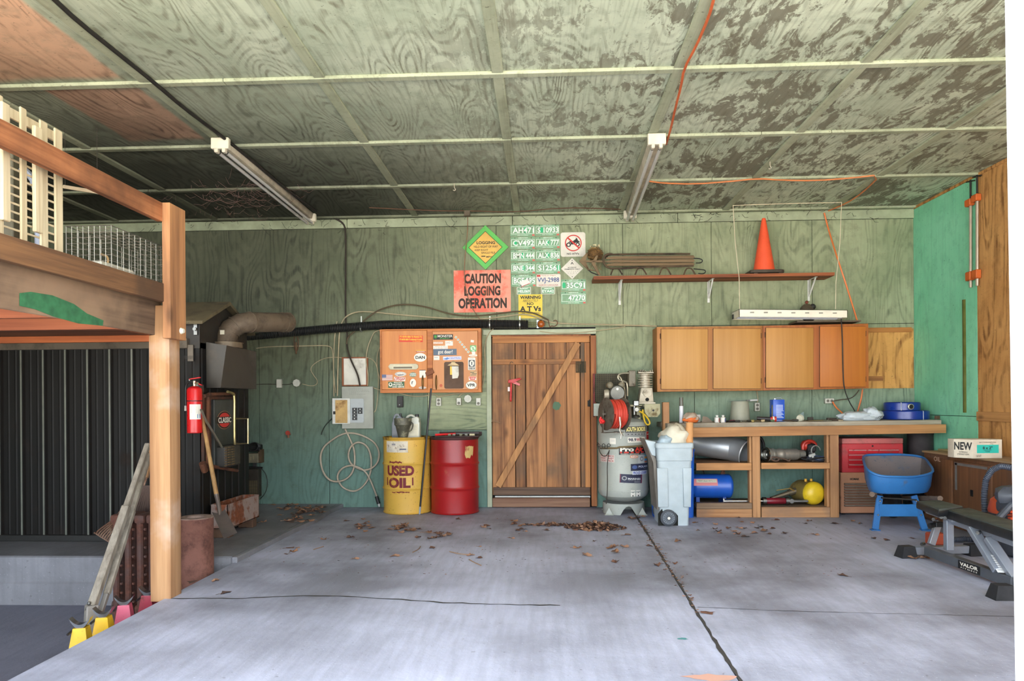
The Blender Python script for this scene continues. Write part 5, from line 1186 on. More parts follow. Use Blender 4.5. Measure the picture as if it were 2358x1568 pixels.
# ================================================================ drums, jugs, rod
def drum(px, py, lab, m, rimm, r=.277, H=.87):
    p = W(px, py, Z=0); c = Vector((p.x, p.y + r, 0)); t = T('oil_drum', lab, 'drum', (c.x, c.y, 0))
    mb = MB(m); z1, z2 = H * .33, H * .65
    pr = [(r - .012, 0), (r, .004), (r + .003, .012), (r - .004, .02), (r - .004, z1 - .03), (r - .001, z1 - .015), (r + .009, z1), (r - .001, z1 + .015), (r - .004, z1 + .03), (r - .004, z2 - .03), (r - .001, z2 - .015), (r + .009, z2), (r - .001, z2 + .015), (r - .004, z2 + .03), (r - .004, H - .03)]
    mb.lathe(c, pr, n=48, caps=(True, False)); t.part(mb, 'shell')
    mb = MB(rimm); mb.lathe(c, [(r - .004, H - .032), (r + .004, H - .012), (r + .004, H), (r - .008, H), (r - .01, H - .02), (.01, H - .02)], n=48, caps=(False, True)); t.part(mb, 'rim_and_lid')
    return t, c, H
YD = worn((216, 166, 70), (110, 74, 36), 4, .6, .72, .5, base2=(198, 160, 66), seed=12, speck=.7); RD = worn((166, 24, 26), (186, 96, 74), 2.2, .62, .76, .38, base2=(132, 18, 22), seed=4, speck=.4, under2=(206, 150, 110))
t, c, H = drum(928, 1186, 'yellow oil drum stencilled USED OIL', YD, worn((196, 152, 50), (90, 60, 34), 8, .5, .62, .7))
rr = .2785
def cylwarp(c, R_): return lambda v: (c.x + (R_ - v.y) * math.sin((v.x - c.x) / R_), c.y - (R_ - v.y) * math.cos((v.x - c.x) / R_), v.z)
STN = worn((120, 28, 40), (170, 110, 60), 9, .56, .68, .7)
def cx_of(px, Y): return W(px, 1000, Y).x
Yf = c.y - .275
def dz(py): return W(928, py, Yf).z
mb = MB(STN); mb.warp = cylwarp(c, rr); k = 1.06
mb.text('USED', (c.x + (cx_of(920, Yf) - c.x) * k, -.002, dz(1084)), cx_of(953, Yf) - cx_of(886, Yf), dz(1072) - dz(1096), 0, bold=.05)
mb.text('OIL', (c.x + (cx_of(918, Yf) - c.x) * k, -.002, dz(1112)), cx_of(945, Yf) - cx_of(891, Yf), dz(1100) - dz(1124), 0, bold=.05)
for x in (884, 948): mb.box(cx_of(x, Yf), cx_of(x + 3, Yf), -.003, -.002, dz(1118), dz(1100))
t.part(mb, 'stencilled_lettering', label='dark red lettering USED OIL', smooth=False, fix=False)
mb = MB(worn((122, 40, 40), (150, 80, 50), 8, .5, .6, .8)); mb.warp = cylwarp(c, rr)
for (x0_, x1_, y0_, y1_) in ((893, 925, 1061, 1068), (900, 942, 1131, 1136)):
    xx0, xx1 = cx_of(x0_, Yf), cx_of(x1_, Yf); n = 12
    top = [(xx0 + (xx1 - xx0) * i / n, -.0025, dz(y0_) - rnd.uniform(0, .014)) for i in range(n + 1)]; bot = [(xx0 + (xx1 - xx0) * i / n, -.0025, dz(y1_) + rnd.uniform(0, .014)) for i in range(n + 1)]
    mb.add(bot + top, [(i, i + 1, n + 2 + i, n + 1 + i) for i in range(n)])
t.part(mb, 'paint_smudge', smooth=False, fix=False)
mb = MB(worn((214, 204, 184), (140, 110, 90), 16, .55, .64, .8, speck=.8)); mb.warp = cylwarp(c, rr); mb.quad(cx_of(885, Yf) - .012, cx_of(939, Yf), dz(1042), dz(1016), -.0015, 0, 12)
for (a_, b_, c_, d_) in ((900, 910, 1024, 1022), (900, 910, 1027, 1026), (920, 935, 1036, 1033)): mb.quad(cx_of(a_, Yf), cx_of(b_, Yf), dz(c_), dz(d_), -.0025, flat(70, 76, 96), 4)
t.part(mb, 'label', label='torn white label', smooth=False, fix=False)
cy, cyz = c, H - .02
t, c, H = drum(1041, 1187, 'dark red oil drum beside the plank door', RD, worn((70, 30, 28), (50, 36, 30), 8, .5, .62, .7)); cr, crz = c, H
mb = MB(worn((206, 176, 112), (150, 60, 44), 4, .5, .6, .6)); mb.warp = cylwarp(c, rr)
n = 10; x0_, x1_ = 1073, 1091; Yf = c.y - .25; top = [(cx_of(x0_, Yf) + (cx_of(x1_, Yf) - cx_of(x0_, Yf)) * i / n * 1.3, -.0015, dz(1026) - rnd.uniform(0, .02)) for i in range(n + 1)]; bot = [(v[0] - .01, v[1], dz(1057) + rnd.uniform(0, .05)) for v in top]
mb.add(bot + top, [(i, i + 1, n + 2 + i, n + 1 + i) for i in range(n)]); t.part(mb, 'bare_patch', label='cream patch where red paint is gone', smooth=False, fix=False)
# items on the yellow drum
def jug(px0, px1, pyt, pyb, Y, z, mm, capm, lab, spout=.8):
    x0, x1 = W(px0, 980, Y).x, W(px1, 980, Y).x; zt = W(900, pyt, Y).z; h = zt - z; w_ = x1 - x0
    t = T('oil_jug', lab, 'jug', ((x0 + x1) / 2, Y, z), None)
    mb = MB(mm); q = [(x0, z), (x1, z), (x1, z + h * .66), (x0 + w_ * (spout + .1), z + h * .82), (x0 + w_ * (spout + .1), z + h * .9), (x0 + w_ * (spout - .1), z + h * .9), (x0 + w_ * (spout - .14), z + h * .82), (x0 + w_ * .2, z + h * .76), (x0, z + h * .62)]
    mb.prism(q, Y - .055, Y + .055, 'y', bev=.012); t.part(mb, 'body')
    mb = MB(mm); mb.tube([(x0 + w_ * .12, Y, z + h * .68), (x0 + w_ * .16, Y, z + h * .88), (x0 + w_ * .4, Y, z + h * .97), (x0 + w_ * .62, Y, z + h * .9), (x0 + w_ * (spout - .08), Y, z + h * .82)], .013, 8, smooth=2); t.part(mb, 'handle')
    mb = MB(capm); mb.cyl((x0 + w_ * spout, Y, z + h * .88), (x0 + w_ * spout, Y, z + h), w_ * .11, n=14); t.part(mb, 'cap')
    return t, x0, x1, z, h
t, x0, x1, z, h = jug(904, 929, 952, 1011, cy.y + .08, cyz, plain(140, 144, 150, .4), plain(30, 30, 30, .4), 'dark grey oil jug standing behind the metal funnel', .75)
t, x0, x1, z, h = jug(931, 968, 954, 1011, cy.y - .0, cyz, plain(206, 206, 190, .4, var=.2), plain(36, 34, 34, .4), 'white oil jug with a black cap on the yellow drum', .8)
mb = MB(flat(214, 208, 184), flat(90, 90, 84)); mb.box(x0 + .03, x1 - .015, cy.y - .058, cy.y - .0555, z + .02, z + h * .6)
for k in range(7): mb.box(x0 + .04, x1 - .03, cy.y - .0588, cy.y - .058, z + .03 + k * .018, z + .032 + k * .018, 1)
t.part(mb, 'label', smooth=False)
p = W(928, 1000, cy.y - .13); FNM = worn((92, 90, 76), (150, 146, 120), 14, .5, .62, .5, metal=.2, base2=(70, 68, 58))
t = T('metal_funnel', 'grey metal funnel can on the yellow drum before the jugs', 'funnel', (p.x, p.y, cyz)); zt = W(928, 963, p.y).z - cyz
mb = MB(FNM); mb.lathe((p.x, p.y, cyz), [(.05, 0), (.055, .02), (.085, zt * .62), (.098, zt * .68), (.1, zt), (.092, zt), (.088, zt * .7), (.05, .1)], n=24, caps=(True, True)); t.part(mb, 'body')
mb = MB(FNM); mb.tube([(p.x + .1, p.y, cyz + zt * .8), (p.x + .12, p.y, cyz + zt * .7), (p.x + .1, p.y, cyz + zt * .42), (p.x + .07, p.y, cyz + zt * .35)], .008, 6, smooth=1); t.part(mb, 'handle')
# tools on the red drum
zz = crz + .001
t = T('cardboard_tray', 'dark flat tray of tools on top of the red drum', 'tray', (cr.x, cr.y, crz)); mb = MB(plain(64, 44, 40, .8)); mb.box(cr.x - .2, cr.x + .3, cr.y - .2, cr.y + .18, zz, zz + .012, bev=.002); mb.box(cr.x - .2, cr.x + .3, cr.y + .17, cr.y + .18, zz, zz + .045); t.part(mb, 'base'); zt = zz + .013
mb = MB(plain(214, 32, 36, .4)); mb.cyl((cr.x - .2, cr.y - .17, zt + .012), (cr.x + .03, cr.y - .15, zt + .022), .012, n=8); one(mb, 'grease_tool', 'red tool handle lying across the red drum', 'tool', (cr.x - .1, cr.y - .16, zt))
mb = MB(plain(52, 40, 38, .5)); mb.bar((cr.x + .0, cr.y - .1, zt + .02), (cr.x + .3, cr.y - .1, zt + .03), .03, .03, bev=.006); one(mb, 'grease_gun', 'dark grease gun lying on the red drum', 'tool', (cr.x + .1, cr.y - .1, zt))
mb = MB(plain(196, 184, 146, .6)); mb.bar((cr.x + .19, cr.y - .17, zt + .012), (cr.x + .25, cr.y - .17, zt + .012), .03, .022, bev=.004); one(mb, 'wooden_block', 'cream coloured block at the end of the tray on the red drum', 'block', (cr.x + .2, cr.y - .17, zt))
for k, (dx, lab) in enumerate(((-.05, 'small bright steel nut near the red tool handle'), (.0, 'steel nut on the middle of the red drum tray'), (.08, 'greenish steel fitting on the red drum tray'), (.14, 'steel fitting beside the cream block on the red drum'))):
    mb = MB(plain(180, 180, 150 + 20 * (k % 2), .4, .6)); mb.cyl((cr.x + dx, cr.y - .19, zt + .012), (cr.x + dx + .03, cr.y - .185, zt + .012), .012, n=6); one(mb, 'steel_fitting', lab, 'fitting', (cr.x + dx, cr.y - .19, zt), 'fittings on the red drum')
# black rod leaning against the cabinet between the drums
a, b = W(965, 1186, cr.y - .28), W(993, 894, 8.03); a.z = .0; a = W(966, 1184, Z=0)
t = T('black_rod', 'long thin black rod leaning between the yellow and red drums', 'rod', a); mb = MB(plain(26, 26, 28, .35)); mb.cyl(a + (b - a) * .06, b, .011, n=8); t.part(mb, 'shaft')
mb = MB(plain(150, 160, 170, .5)); mb.cyl(a, a + (b - a) * .06, .011, n=8); t.part(mb, 'ferrule')

# ================================================================ wall shelf with sled and cone
Ysf = 8.2; zs = W(1600, 637, Ysf).z; x0 = W(1367, 640, Ysf).x; x1 = W(1922, 632, Ysf).x
zsl, zsr = W(1367, 636, Ysf).z, W(1922, 627, Ysf).z
t = T('wall_shelf', 'long reddish plank shelf on white brackets under the ceiling', 'shelf', ((x0 + x1) / 2, YB, zs))
SH = wood((162, 92, 52), (98, 48, 28), 0, .7, seed=91, contrast=1.4); mb = MB(SH)
def shz(x): return zsl + (zsr - zsl) * (x - x0) / (x1 - x0)
ts = .035
vs = [(x0, Ysf, zsl - ts), (x1, Ysf, zsr - ts), (x1, YB, zsr - ts), (x0, YB, zsl - ts), (x0, Ysf, zsl), (x1, Ysf, zsr), (x1, YB, zsr), (x0, YB, zsl)]
mb.add(vs, [(3, 2, 1, 0), (4, 5, 6, 7), (0, 1, 5, 4), (1, 2, 6, 5), (2, 3, 7, 6), (3, 0, 4, 7)]); t.part(mb, 'board')
for (a_, yb_) in ((1427, 702), (1632, 697), (1863, 693)):
    mb = MB(plain(214, 214, 206, .4)); xx = W(a_, 690, YB - .01).x; zt_ = shz(xx) - ts; zb_ = W(a_, yb_, YB).z
    mb.box(xx - .014, xx + .014, YB - .006, YB, zb_, zt_, bev=.002); mb.box(xx - .014, xx + .014, Ysf + .06, YB, zt_ - .005, zt_, bev=.001)
    mb.bar((xx, YB - .012, zb_ + .05), (xx, Ysf + .09, zt_ - .01), .01, .016, up=(1, 0, 0)); mb.box(xx - .003, xx + .003, YB - .05, YB, zb_ + .1, zt_)
    t.part(mb, 'bracket')
# cone
p = W(1762, 629, 8.3); zc_ = shz(p.x); H = W(1762, 500, 8.3).z - zc_
t = T('traffic_cone', 'orange traffic cone standing on the wall shelf', 'traffic cone', (p.x, 8.32, zc_))
mb = MB(plain(72, 62, 50, .8)); mb.prism([(p.x + .19 * a_, 8.34 + .15 * b_) for a_, b_ in ((-1, -.8), (-.8, -1), (.8, -1), (1, -.8), (1, .8), (.8, 1), (-.8, 1), (-1, .8))], zc_ + .012, zc_ + .045, 'z', bev=.004)
for sx in (-.15, .13): mb.box(p.x + sx, p.x + sx + .04, 8.22, 8.26, zc_, zc_ + .013)
t.part(mb, 'base', label='dirty dark rubber base')
mb = MB(worn((238, 92, 54), (150, 90, 70), 7, .6, .8, .55, base2=(226, 82, 46))); mb.lathe((p.x, 8.34, zc_), [(.122, .045), (.12, .055), (.024, H - .02), (.018, H - .004), (.008, H)], n=32); t.part(mb, 'cone')
# sled
g = lambda x, y: (1330 + x / 3.743, 480 + y / 3.743)
t = T('wooden_sled', 'old wooden slatted sled with rusty runners on its side on the shelf', 'sled', (W(1480, 630, 8.3).x, 8.3, shz(W(1480, 630, 8.3).x)))
SLW = wood((136, 112, 80), (96, 76, 52), 0, .9, seed=95, knots=False); SLM = worn((88, 70, 50), (60, 46, 34), 8, .5, .6, .8)
def sl(x, y, Y): return W(*g(x, y), Y)
for k in range(3):
    mb = MB(SLW); y0_, y1_ = 408 + 29 * k, 434 + 29 * k; n = 6
    q = [(310, y0_ + 4), (1000, y0_ - 4 + k), (1012, (y0_ + y1_) / 2), (1000, y1_ - 2), (245, y1_ + 2), (245, y0_ + 14)]
    mb.prism([(sl(a_, b_, 8.2).x, sl(a_, b_, 8.2).z) for a_, b_ in q], 8.2 + .004 * k, 8.218 + .004 * k, 'y', bev=.003); t.part(mb, 'slat')
for (yy, pts) in ((8.19, [(1000, 494), (600, 504), (300, 520), (250, 505), (225, 470), (222, 440), (235, 405), (262, 390), (300, 392)]), (8.3, [(970, 392), (640, 392), (300, 396), (262, 400), (240, 430)])):
    mb = MB(SLM); mb.tube([sl(a_, b_, yy) for a_, b_ in pts], .011, 8, smooth=1); t.part(mb, 'runner')
for (yy, pts) in ((8.19, [(1000, 430), (1040, 430), (1072, 440), (1078, 455), (1060, 470), (1020, 470)]), (8.2, [(1000, 520), (1050, 525), (1098, 530), (1104, 548), (1085, 564), (1040, 560)])):
    mb = MB(BLKP); mb.tube([sl(a_, b_, yy) for a_, b_ in pts], .006, 6, smooth=1); t.part(mb, 'rope_eye')
for cx in (330, 540, 750, 960):
    mb = MB(SLM); mb.tube([sl(cx - 45, 572, 8.23), sl(cx - 25, 520, 8.22), sl(cx, 512, 8.22), sl(cx + 25, 520, 8.22), sl(cx + 55, 570, 8.23)], .009, 6, smooth=1); t.part(mb, 'strut')
mb = MB(SLW); 
for q in ([(12, 455), (75, 385), (92, 392), (60, 470), (100, 525), (88, 530)], [(118, 470), (160, 405), (180, 408), (150, 475), (200, 575), (178, 575)]): mb.prism([(sl(a_, b_, 8.2).x, sl(a_, b_, 8.2).z) for a_, b_ in q], 8.19, 8.21, 'y', bev=.003)
mb.bar(sl(60, 456, 8.2), sl(240, 458, 8.2), .02, .02); mb.bar(sl(60, 456, 8.2), sl(96, 532, 8.2), .02, .02); mb.bar(sl(96, 528, 8.2), sl(178, 540, 8.2), .014, .014); t.part(mb, 'steering_bar')
mb = MB(BLKP); mb.tube([sl(96, 532, 8.19), sl(120, 552, 8.19), sl(178, 574, 8.19)], .007, 6); t.part(mb, 'tow_rope')
# bird nest
p = sl(150, 395, 8.28); mb = MB(plain(150, 112, 62, .95, var=.4), plain(206, 196, 156, .9), plain(96, 72, 44, .95))
for k in range(330):
    a_ = rnd.uniform(0, 6.28); el = rnd.uniform(-.8, 1.0); r_ = .085 * rnd.uniform(.8, 1.08); cc = Vector((math.cos(a_) * math.cos(el), math.sin(a_) * math.cos(el), math.sin(el) * .85)) * r_
    tdir = Vector((rnd.uniform(-1, 1), rnd.uniform(-1, 1), rnd.uniform(-.5, .5))); tdir = (tdir - cc.normalized() * tdir.dot(cc.normalized())).normalized(); L = rnd.uniform(.02, .06)
    mb.tube([p + cc - tdir * L, p + cc * 1.04, p + cc + tdir * L], .0016, 3, rnd.choice((0, 0, 2)))
mb.ball(p, .078, 2, sz=.85)
for k in range(14): a_ = rnd.uniform(0, 6.28); mb.ball(p + Vector((.05 * math.cos(a_), .05 * math.sin(a_), .085 + rnd.uniform(0, .02))), .011, 1, 6, 4)
for k in range(12): q = p + Vector((rnd.uniform(-.06, .06), rnd.uniform(-.06, 0), -.07)); mb.tube([q, q + Vector((rnd.uniform(-.03, .03), 0, -.06)), q + Vector((rnd.uniform(-.05, .05), 0, -.12))], .0015, 3, 0)
one(mb, 'bird_nest', 'straw bird nest lodged on the front of the sled', 'nest', p - Vector((0, 0, .08)), smooth=False, fix=False)

# ================================================================ hanging shop light
YL = 8.0; x0, x1, z0, z1 = rect(1702, 712, 1952, 729, YL)
t = T('hanging_shop_light', 'white shop light hanging over the wall cabinets', 'light fixture', ((x0 + x1) / 2, YL, z0))
mb = MB(plain(232, 226, 206, .4, var=.1)); zl_ = W(1702, 712, YL).z; zr_ = W(1952, 714, YL).z; ph = z1 - z0; Yb_ = YL + .3
for q in ((YL, YL + .006), (Yb_ - .006, Yb_)):
    mb.prism([(x0, zl_ - ph), (x1, zr_ - ph), (x1, zr_), (x0, zl_)], *q)
mb.prism([(x0, zl_ - .004), (x1, zr_ - .004), (x1, zr_), (x0, zl_)], YL, Yb_)
mb.box(x0, x0 + .006, YL, Yb_, zl_ - ph, zl_); mb.box(x1 - .006, x1, YL, Yb_, zr_ - ph, zr_)
t.part(mb, 'housing')
for k in range(7):
    f = .12 + .127 * k; xx = x0 + (x1 - x0) * f; zz_ = zl_ + (zr_ - zl_) * f - ph * .42; mb = MB(plain(150, 146, 130, .5)); mb.prism(plate_shape(xx - .022, xx + .022, zz_ - .007, zz_ + .007, 'round'), YL - .001, YL + .001); t.part(mb, 'vent_slot')
for yy in (YL + .09, YL + .21):
    mb = MB(plain(214, 220, 236, .3)); mb.cyl((x0 + .03, yy, zl_ - ph * .8), (x1 - .03, yy, zr_ - ph * .8), .016, n=12); t.part(mb, 'tube')
mb = MB(BLKP); mb.box(x0 - .01, x0 + .002, YL + .22, YL + .27, zl_ - .08, zl_ - .03, bev=.003); t.part(mb, 'switch')
def wire(pts, r, lab, name='support_string', cat='string', m=None):
    mb = MB(m or plain(214, 200, 172, .7)); mb.tube(pts, r * 1.4, 5); return one(mb, name, lab, cat, pts[-1])
wire([W(1688, 473, 8.05), W(1693, 560, 8.05), W(1702, 640, 8.05), W(1703, 711, 8.05)], .003, 'thin string holding one end of the shop light, near the sled')
wire([W(1938, 466, 8.05), W(1934, 560, 8.05), W(1925, 650, 8.05), W(1924, 712, 8.05)], .003, 'thin string holding the shop light near the orange cord')
wire([W(1688, 473, 8.05), W(1800, 469, 8.05), W(1938, 466, 8.05)], .003, 'thin wire stretched level under the ceiling above the cone')
# things on top of the wall cabinets
mb = MB(plain(82, 72, 54, .8), plain(30, 28, 26, .6), plain(120, 60, 44, .8))
p = W(1858, 733, 8.35); mb.ball(p + Vector((0, 0, .06)), .085, 0, sz=1.3); mb.ball(p + Vector((.06, -.02, .13)), .035, 1); mb.ball(p + Vector((-.0, 0, .185)), .02, 2); mb.ball(p + Vector((.0, 0, -.0)), .1, 1, sz=.5)
one(mb, 'rolled_glove', 'dark crumpled bundle on top of the wall cabinets behind the shop light', 'bundle', p)

# ================================================================ wall cabinets
Yw = 8.18
def cabinet(px0, px1, ytl, ytr, ybl, ybr, doors, lab, cols, fcol):
    x0, x1 = W(px0, 830, Yw).x, W(px1, 830, Yw).x
    zt0, zt1, zb0, zb1 = W(px0, ytl, Yw).z, W(px1, ytr, Yw).z, W(px0, ybl, Yw).z, W(px1, ybr, Yw).z
    t = T('wall_cabinet', lab, 'cabinet', ((x0 + x1) / 2, YB, (zb0 + zb1) / 2))
    mb = MB(wood(fcol[0], fcol[1], 2, .6, .6, seed=px0, knots=False)); 
    mb.prism([(x0, zb0), (x1, zb1), (x1, zt1), (x0, zt0)], Yw, YB - .001, 'y', bev=.002); t.part(mb, 'carcass')
    for (a_, b_, c_, d_), (l_, k_), hinge in zip(doors, cols, ('l', 'r')):
        mb = MB(wood(l_, k_, 2, .4, .55, seed=a_, knots=False, contrast=.7)); q = [W(a_, d_, Yw), W(b_, d_, Yw), W(b_, c_, Yw), W(a_, c_, Yw)]
        mb.prism([(v.x, v.z) for v in q], Yw - .018, Yw - .001, 'y', bev=.004); d = t.part(mb, 'door')
        mb = MB(flat(70, 40, 24)); e = .004; mb.prism([(q[0].x - e, q[0].z - e), (q[1].x + e, q[1].z - e), (q[2].x + e, q[2].z + e), (q[3].x - e, q[3].z + e)], Yw - .0015, Yw, 'y'); t.part(mb, 'door_gap', smooth=False)
        for pz in (c_ + 16, d_ - 18):
            hx = a_ - 1.5 if hinge == 'l' else b_ + 1.5; p = W(hx, pz, Yw - .012); mb = MB(plain(90, 56, 34, .5, .5)); mb.cyl(p - Vector((0, 0, .03)), p + Vector((0, 0, .03)), .005, n=6); t.part(mb, 'hinge', d)
    return t
LT = ((200, 150, 84), (168, 118, 56)); LT2 = ((198, 144, 76), (164, 112, 48)); DK = ((196, 118, 38), (158, 88, 28))
cabinet(1513, 1757, 753, 750, 902, 899, [(1522, 1629, 758, 896), (1642, 1751, 757, 895)], 'pale brown two-door wall cabinet beside the compressor', (LT, LT), ((180, 122, 64), (142, 90, 44)))
cabinet(1757.5, 2000, 750, 745, 899, 894, [(1763, 1872, 755, 893), (1887, 1992, 752, 891)], 'two-door wall cabinet with one darker orange door beside the bare plywood', (LT2, DK), ((180, 106, 48), (140, 76, 32)))
mb = MB(plain(104, 90, 72, .8)); a = W(1836, 746, Yw); b = W(1984, 742, Yw); mb.box(a.x, b.x, Yw + .01, YB - .03, max(a.z, b.z) + .008, max(a.z, b.z) + .026, bev=.002)
one(mb, 'flat_board', 'thin grey board lying on top of the wall cabinets', 'board', ((a.x + b.x) / 2, Yw + .1, max(a.z, b.z) + .008))

# ceiling fluorescent fixtures
def fixture(near, far, lab, half):
    a = W(*near, Z=CZ - .03); b = W(*far, Z=CZ - .03); L = 2.44; X = (a.x + b.x) / 2; dirv = Vector((b.x - a.x, b.y - a.y, 0)).normalized()
    b = Vector((a.x, a.y, 0)) + dirv * L; ang = math.atan2(dirv.y, dirv.x) - math.pi / 2
    if b.y > YB - .03: b.y = YB - .03
    L = (Vector((b.x, b.y)) - Vector((a.x, a.y))).length
    t = thing('fluorescent_fixture', lab, 'light fixture', (a.x, a.y, CZ), ang)
    hm = plain(190, 180, 160, .5, var=.35); mb = MB(hm)
    mb.prism([(-.035, -.085), (.035, -.085), (.05, -.022), (-.05, -.022)], .02, L - .02, 'y', bev=.002); mb.build('housing', t)
    for yy in (0, L - .05):
        mb = MB(plain(222, 214, 192, .5, var=.2)); mb.box(-.075, .075, yy, yy + .05, -.115, -.022, bev=.006)
        o = mb.build('end_cap', t)
        for sx in (-.032, .032): mb = MB(plain(214, 206, 186, .5)); mb.box(sx - .015, sx + .015, yy + .0, yy + .05, -.145, -.11, bev=.005); mb.build('lamp_holder', t)
    for sx in (-.032, .032):
        mb = MB(plain(206, 204, 200, .25, var=.1)); mb.cyl((sx, .05, -.13), (sx, L - .05, -.13), .0155, n=14); mb.cyl((sx, .05, -.13), (sx, .065, -.13), .017, n=14, m=STEEL); mb.build('fluorescent_tube', t)
fixture((505, 318), (724, 503), 'unlit twin tube fluorescent fixture nearer the furnace', 1)
fixture((1513, 308), (1446, 500), 'unlit twin tube fluorescent fixture crossed by the orange cord', 1)

# bar clamps on the side wall
def clamp(px, lab):
    xw = XR - .03; a = W(px[0], px[1], X=xw); b = W(px[2], px[3], X=xw); t = T('pipe_clamp', lab, 'clamp', a)
    mb = MB(plain(186, 170, 150, .4, .5)); mb.cyl((xw, a.y, a.z), (xw, b.y, b.z), .014, n=10); t.part(mb, 'pipe')
    oc = worn((204, 98, 36), (120, 70, 40), 8, .55, .7, .6); zt_ = W(px[2], 448, X=xw).z
    mb = MB(oc); mb.box(xw - .03, xw + .025, b.y - .035, b.y + .06, b.z - .07, b.z - .0, bev=.008); t.part(mb, 'head')
    mb = MB(IRON); mb.cyl((xw, b.y, b.z - .02), (xw, b.y, b.z + .19), .009, n=8); mb.cyl((xw, b.y - .07, b.z + .165), (xw, b.y + .07, b.z + .19), .007, n=6); t.part(mb, 'screw')
    mb = MB(oc); mb.box(xw - .028, xw + .025, a.y - .035, a.y + .05, a.z + .07, a.z + .16, bev=.008); t.part(mb, 'tail_jaw')
clamp((2235, 662, 2235, 458), 'pipe clamp with orange jaws on the teal side wall'); clamp((2250, 658, 2250, 447), 'pipe clamp with orange jaws at the edge of the brown plywood')
# ================================================================ air compressor
Yt = 8.1; pc = W(1441, 1187, Z=0); tr = .283; c = Vector((W(1441, 1080, 7.9).x, pc.y + .24, 0)); Yf = c.y - tr
def cz(py, Y=None): return W(1441, py, Y or Yf).z
t = T('air_compressor', 'tall grey upright air compressor covered in stickers', 'air compressor', (c.x, c.y, 0))
TG = worn((176, 178, 166), (110, 100, 84), 6, .64, .74, .5, base2=(158, 162, 154), speck=.35, seed=3)
zt = cz(962); zb_ = cz(1150); mb = MB(TG)
mb.lathe(c, [(.01, zb_ - .06), (.12, zb_ - .055), (.2, zb_ - .03), (tr - .015, zb_ + .02), (tr, zb_ + .06), (tr + .003, zb_ + .085), (tr, zb_ + .09), (tr, zt - .16), (tr + .002, zt - .155), (tr, zt - .15), (tr, zt - .1), (tr - .02, zt - .05), (tr - .09, zt - .01), (.1, zt + .005), (.01, zt + .01)], n=56); t.part(mb, 'tank')
zs_ = cz(1163); mb = MB(TG); n = 48; sr = .235; vs = []; fs = []
for i in range(n):
    a_ = 2 * math.pi * i / n; y_ = -math.cos(a_); zc_ = .0
    d_ = abs(((a_ - 0.12 + math.pi) % (2 * math.pi)) - math.pi)
    if d_ < .3: zc_ = .1 * math.sqrt(max(0, 1 - (d_ / .3) ** 2))
    for zz in (zc_, zs_): vs.append((c.x + sr * math.sin(a_), c.y - sr * math.cos(a_), zz))
for i in range(n): a_ = 2 * i; b_ = (2 * i + 2) % (2 * n); fs.append((a_, b_, b_ + 1, a_ + 1))
mb.add(vs, fs); mb.add([((v[0] - c.x) * .97 + c.x, (v[1] - c.y) * .97 + c.y, v[2]) for v in vs], [tuple(reversed(f)) for f in fs]); t.part(mb, 'skirt', fix=False)
for a_ in (-.75, .75, 2.4, -2.4):
    mb = MB(TG); p = Vector((c.x + math.sin(a_) * .27, c.y - math.cos(a_) * .27, 0)); mb.box(p.x - .05, p.x + .05, p.y - .03, p.y + .03, 0, .008, bev=.002); mb.prism([(p.x - .04, .008), (p.x + .04, .008), (p.x, .08)], p.y - .004, p.y + .004, 'y'); t.part(mb, 'foot')
wc = cylwarp(c, tr)
def ts(px, bgm, items=(), lab=None, name='sticker', rot=0, shape='rect', R_=tr):
    """sticker wrapped round the tank"""
    Y0 = Yf + .02; x0, x1, z0, z1 = rect(*px, Y0)
    mb = MB(bgm); mb.warp = cylwarp(c, R_)
    f = lambda x: c.x + R_ * math.asin(max(-.99, min(.99, (x - c.x) / R_)))
    X0, X1 = f(x0), f(x1); w_, h_ = X1 - X0, z1 - z0; cx, czz = (X0 + X1) / 2, (z0 + z1) / 2
    if rot:
        g_ = cylwarp(c, R_); cr_, sr_ = math.cos(rot), math.sin(rot)
        mb.warp = lambda v: g_(Vector((cx + (v.x - cx) * cr_ - (v.z - czz) * sr_, v.y, czz + (v.x - cx) * sr_ + (v.z - czz) * cr_)))
    if shape == 'rect': mb.quad(X0, X1, z0, z1, -.0012, 0, 10)
    else: q = plate_shape(X0, X1, z0, z1, shape); mb.add([(p[0], -.0012, p[1]) for p in q], [tuple(range(len(q)))])
    k = 0
    for it in items:
        a_, b_, d_, e_ = it[1]; q = (X0 + w_ * a_, X0 + w_ * d_, z1 - h_ * e_, z1 - h_ * b_); yy = -.0018 - .0003 * k; k += 1
        if it[0] == '#rect': mb.quad(*q, yy, it[2], 6)
        elif it[0] == '#oval': qq = plate_shape(*q, 'oval'); mb.add([(p[0], yy, p[1]) for p in qq], [tuple(range(len(qq)))], it[2])
        else: mb.text(it[0], ((q[0] + q[1]) / 2, yy, (q[2] + q[3]) / 2), q[1] - q[0], q[3] - q[2], it[2], bold=it[3] if len(it) > 3 else .02)
    return t.part(mb, name, None, lab, smooth=False, fix=False)
NV = flat(42, 44, 66)
ts((1439, 982, 1490, 996), BLACK, [('SOUTH BORDER', (.04, .08, .97, .8), flat(240, 226, 150), .04)], 'black and yellow SOUTH BORDER sticker')
ts((1439, 996, 1490, 1005), flat(140, 140, 136), [('· · · · · ·', (.1, .3, .9, .6), BLACK)]); ts((1492, 995, 1503, 1013), flat(196, 40, 40), [('#rect', (.1, .3, .9, .4), SW)]); ts((1492, 980, 1503, 994), flat(70, 68, 62))
ts((1445, 1007, 1487, 1019), SW, [('98.9', (.03, .15, .43, .75), NV, .03), ('WOKO', (.44, .15, .97, .75), flat(170, 50, 60), .03)], 'white radio sticker reading 98.9 WOKO')
ts((1405, 1009, 1418, 1023), SW, [('#rect', (.15, .3, .85, .34), flat(150, 150, 150)), ('#rect', (.15, .5, .85, .54), flat(150, 150, 150))])
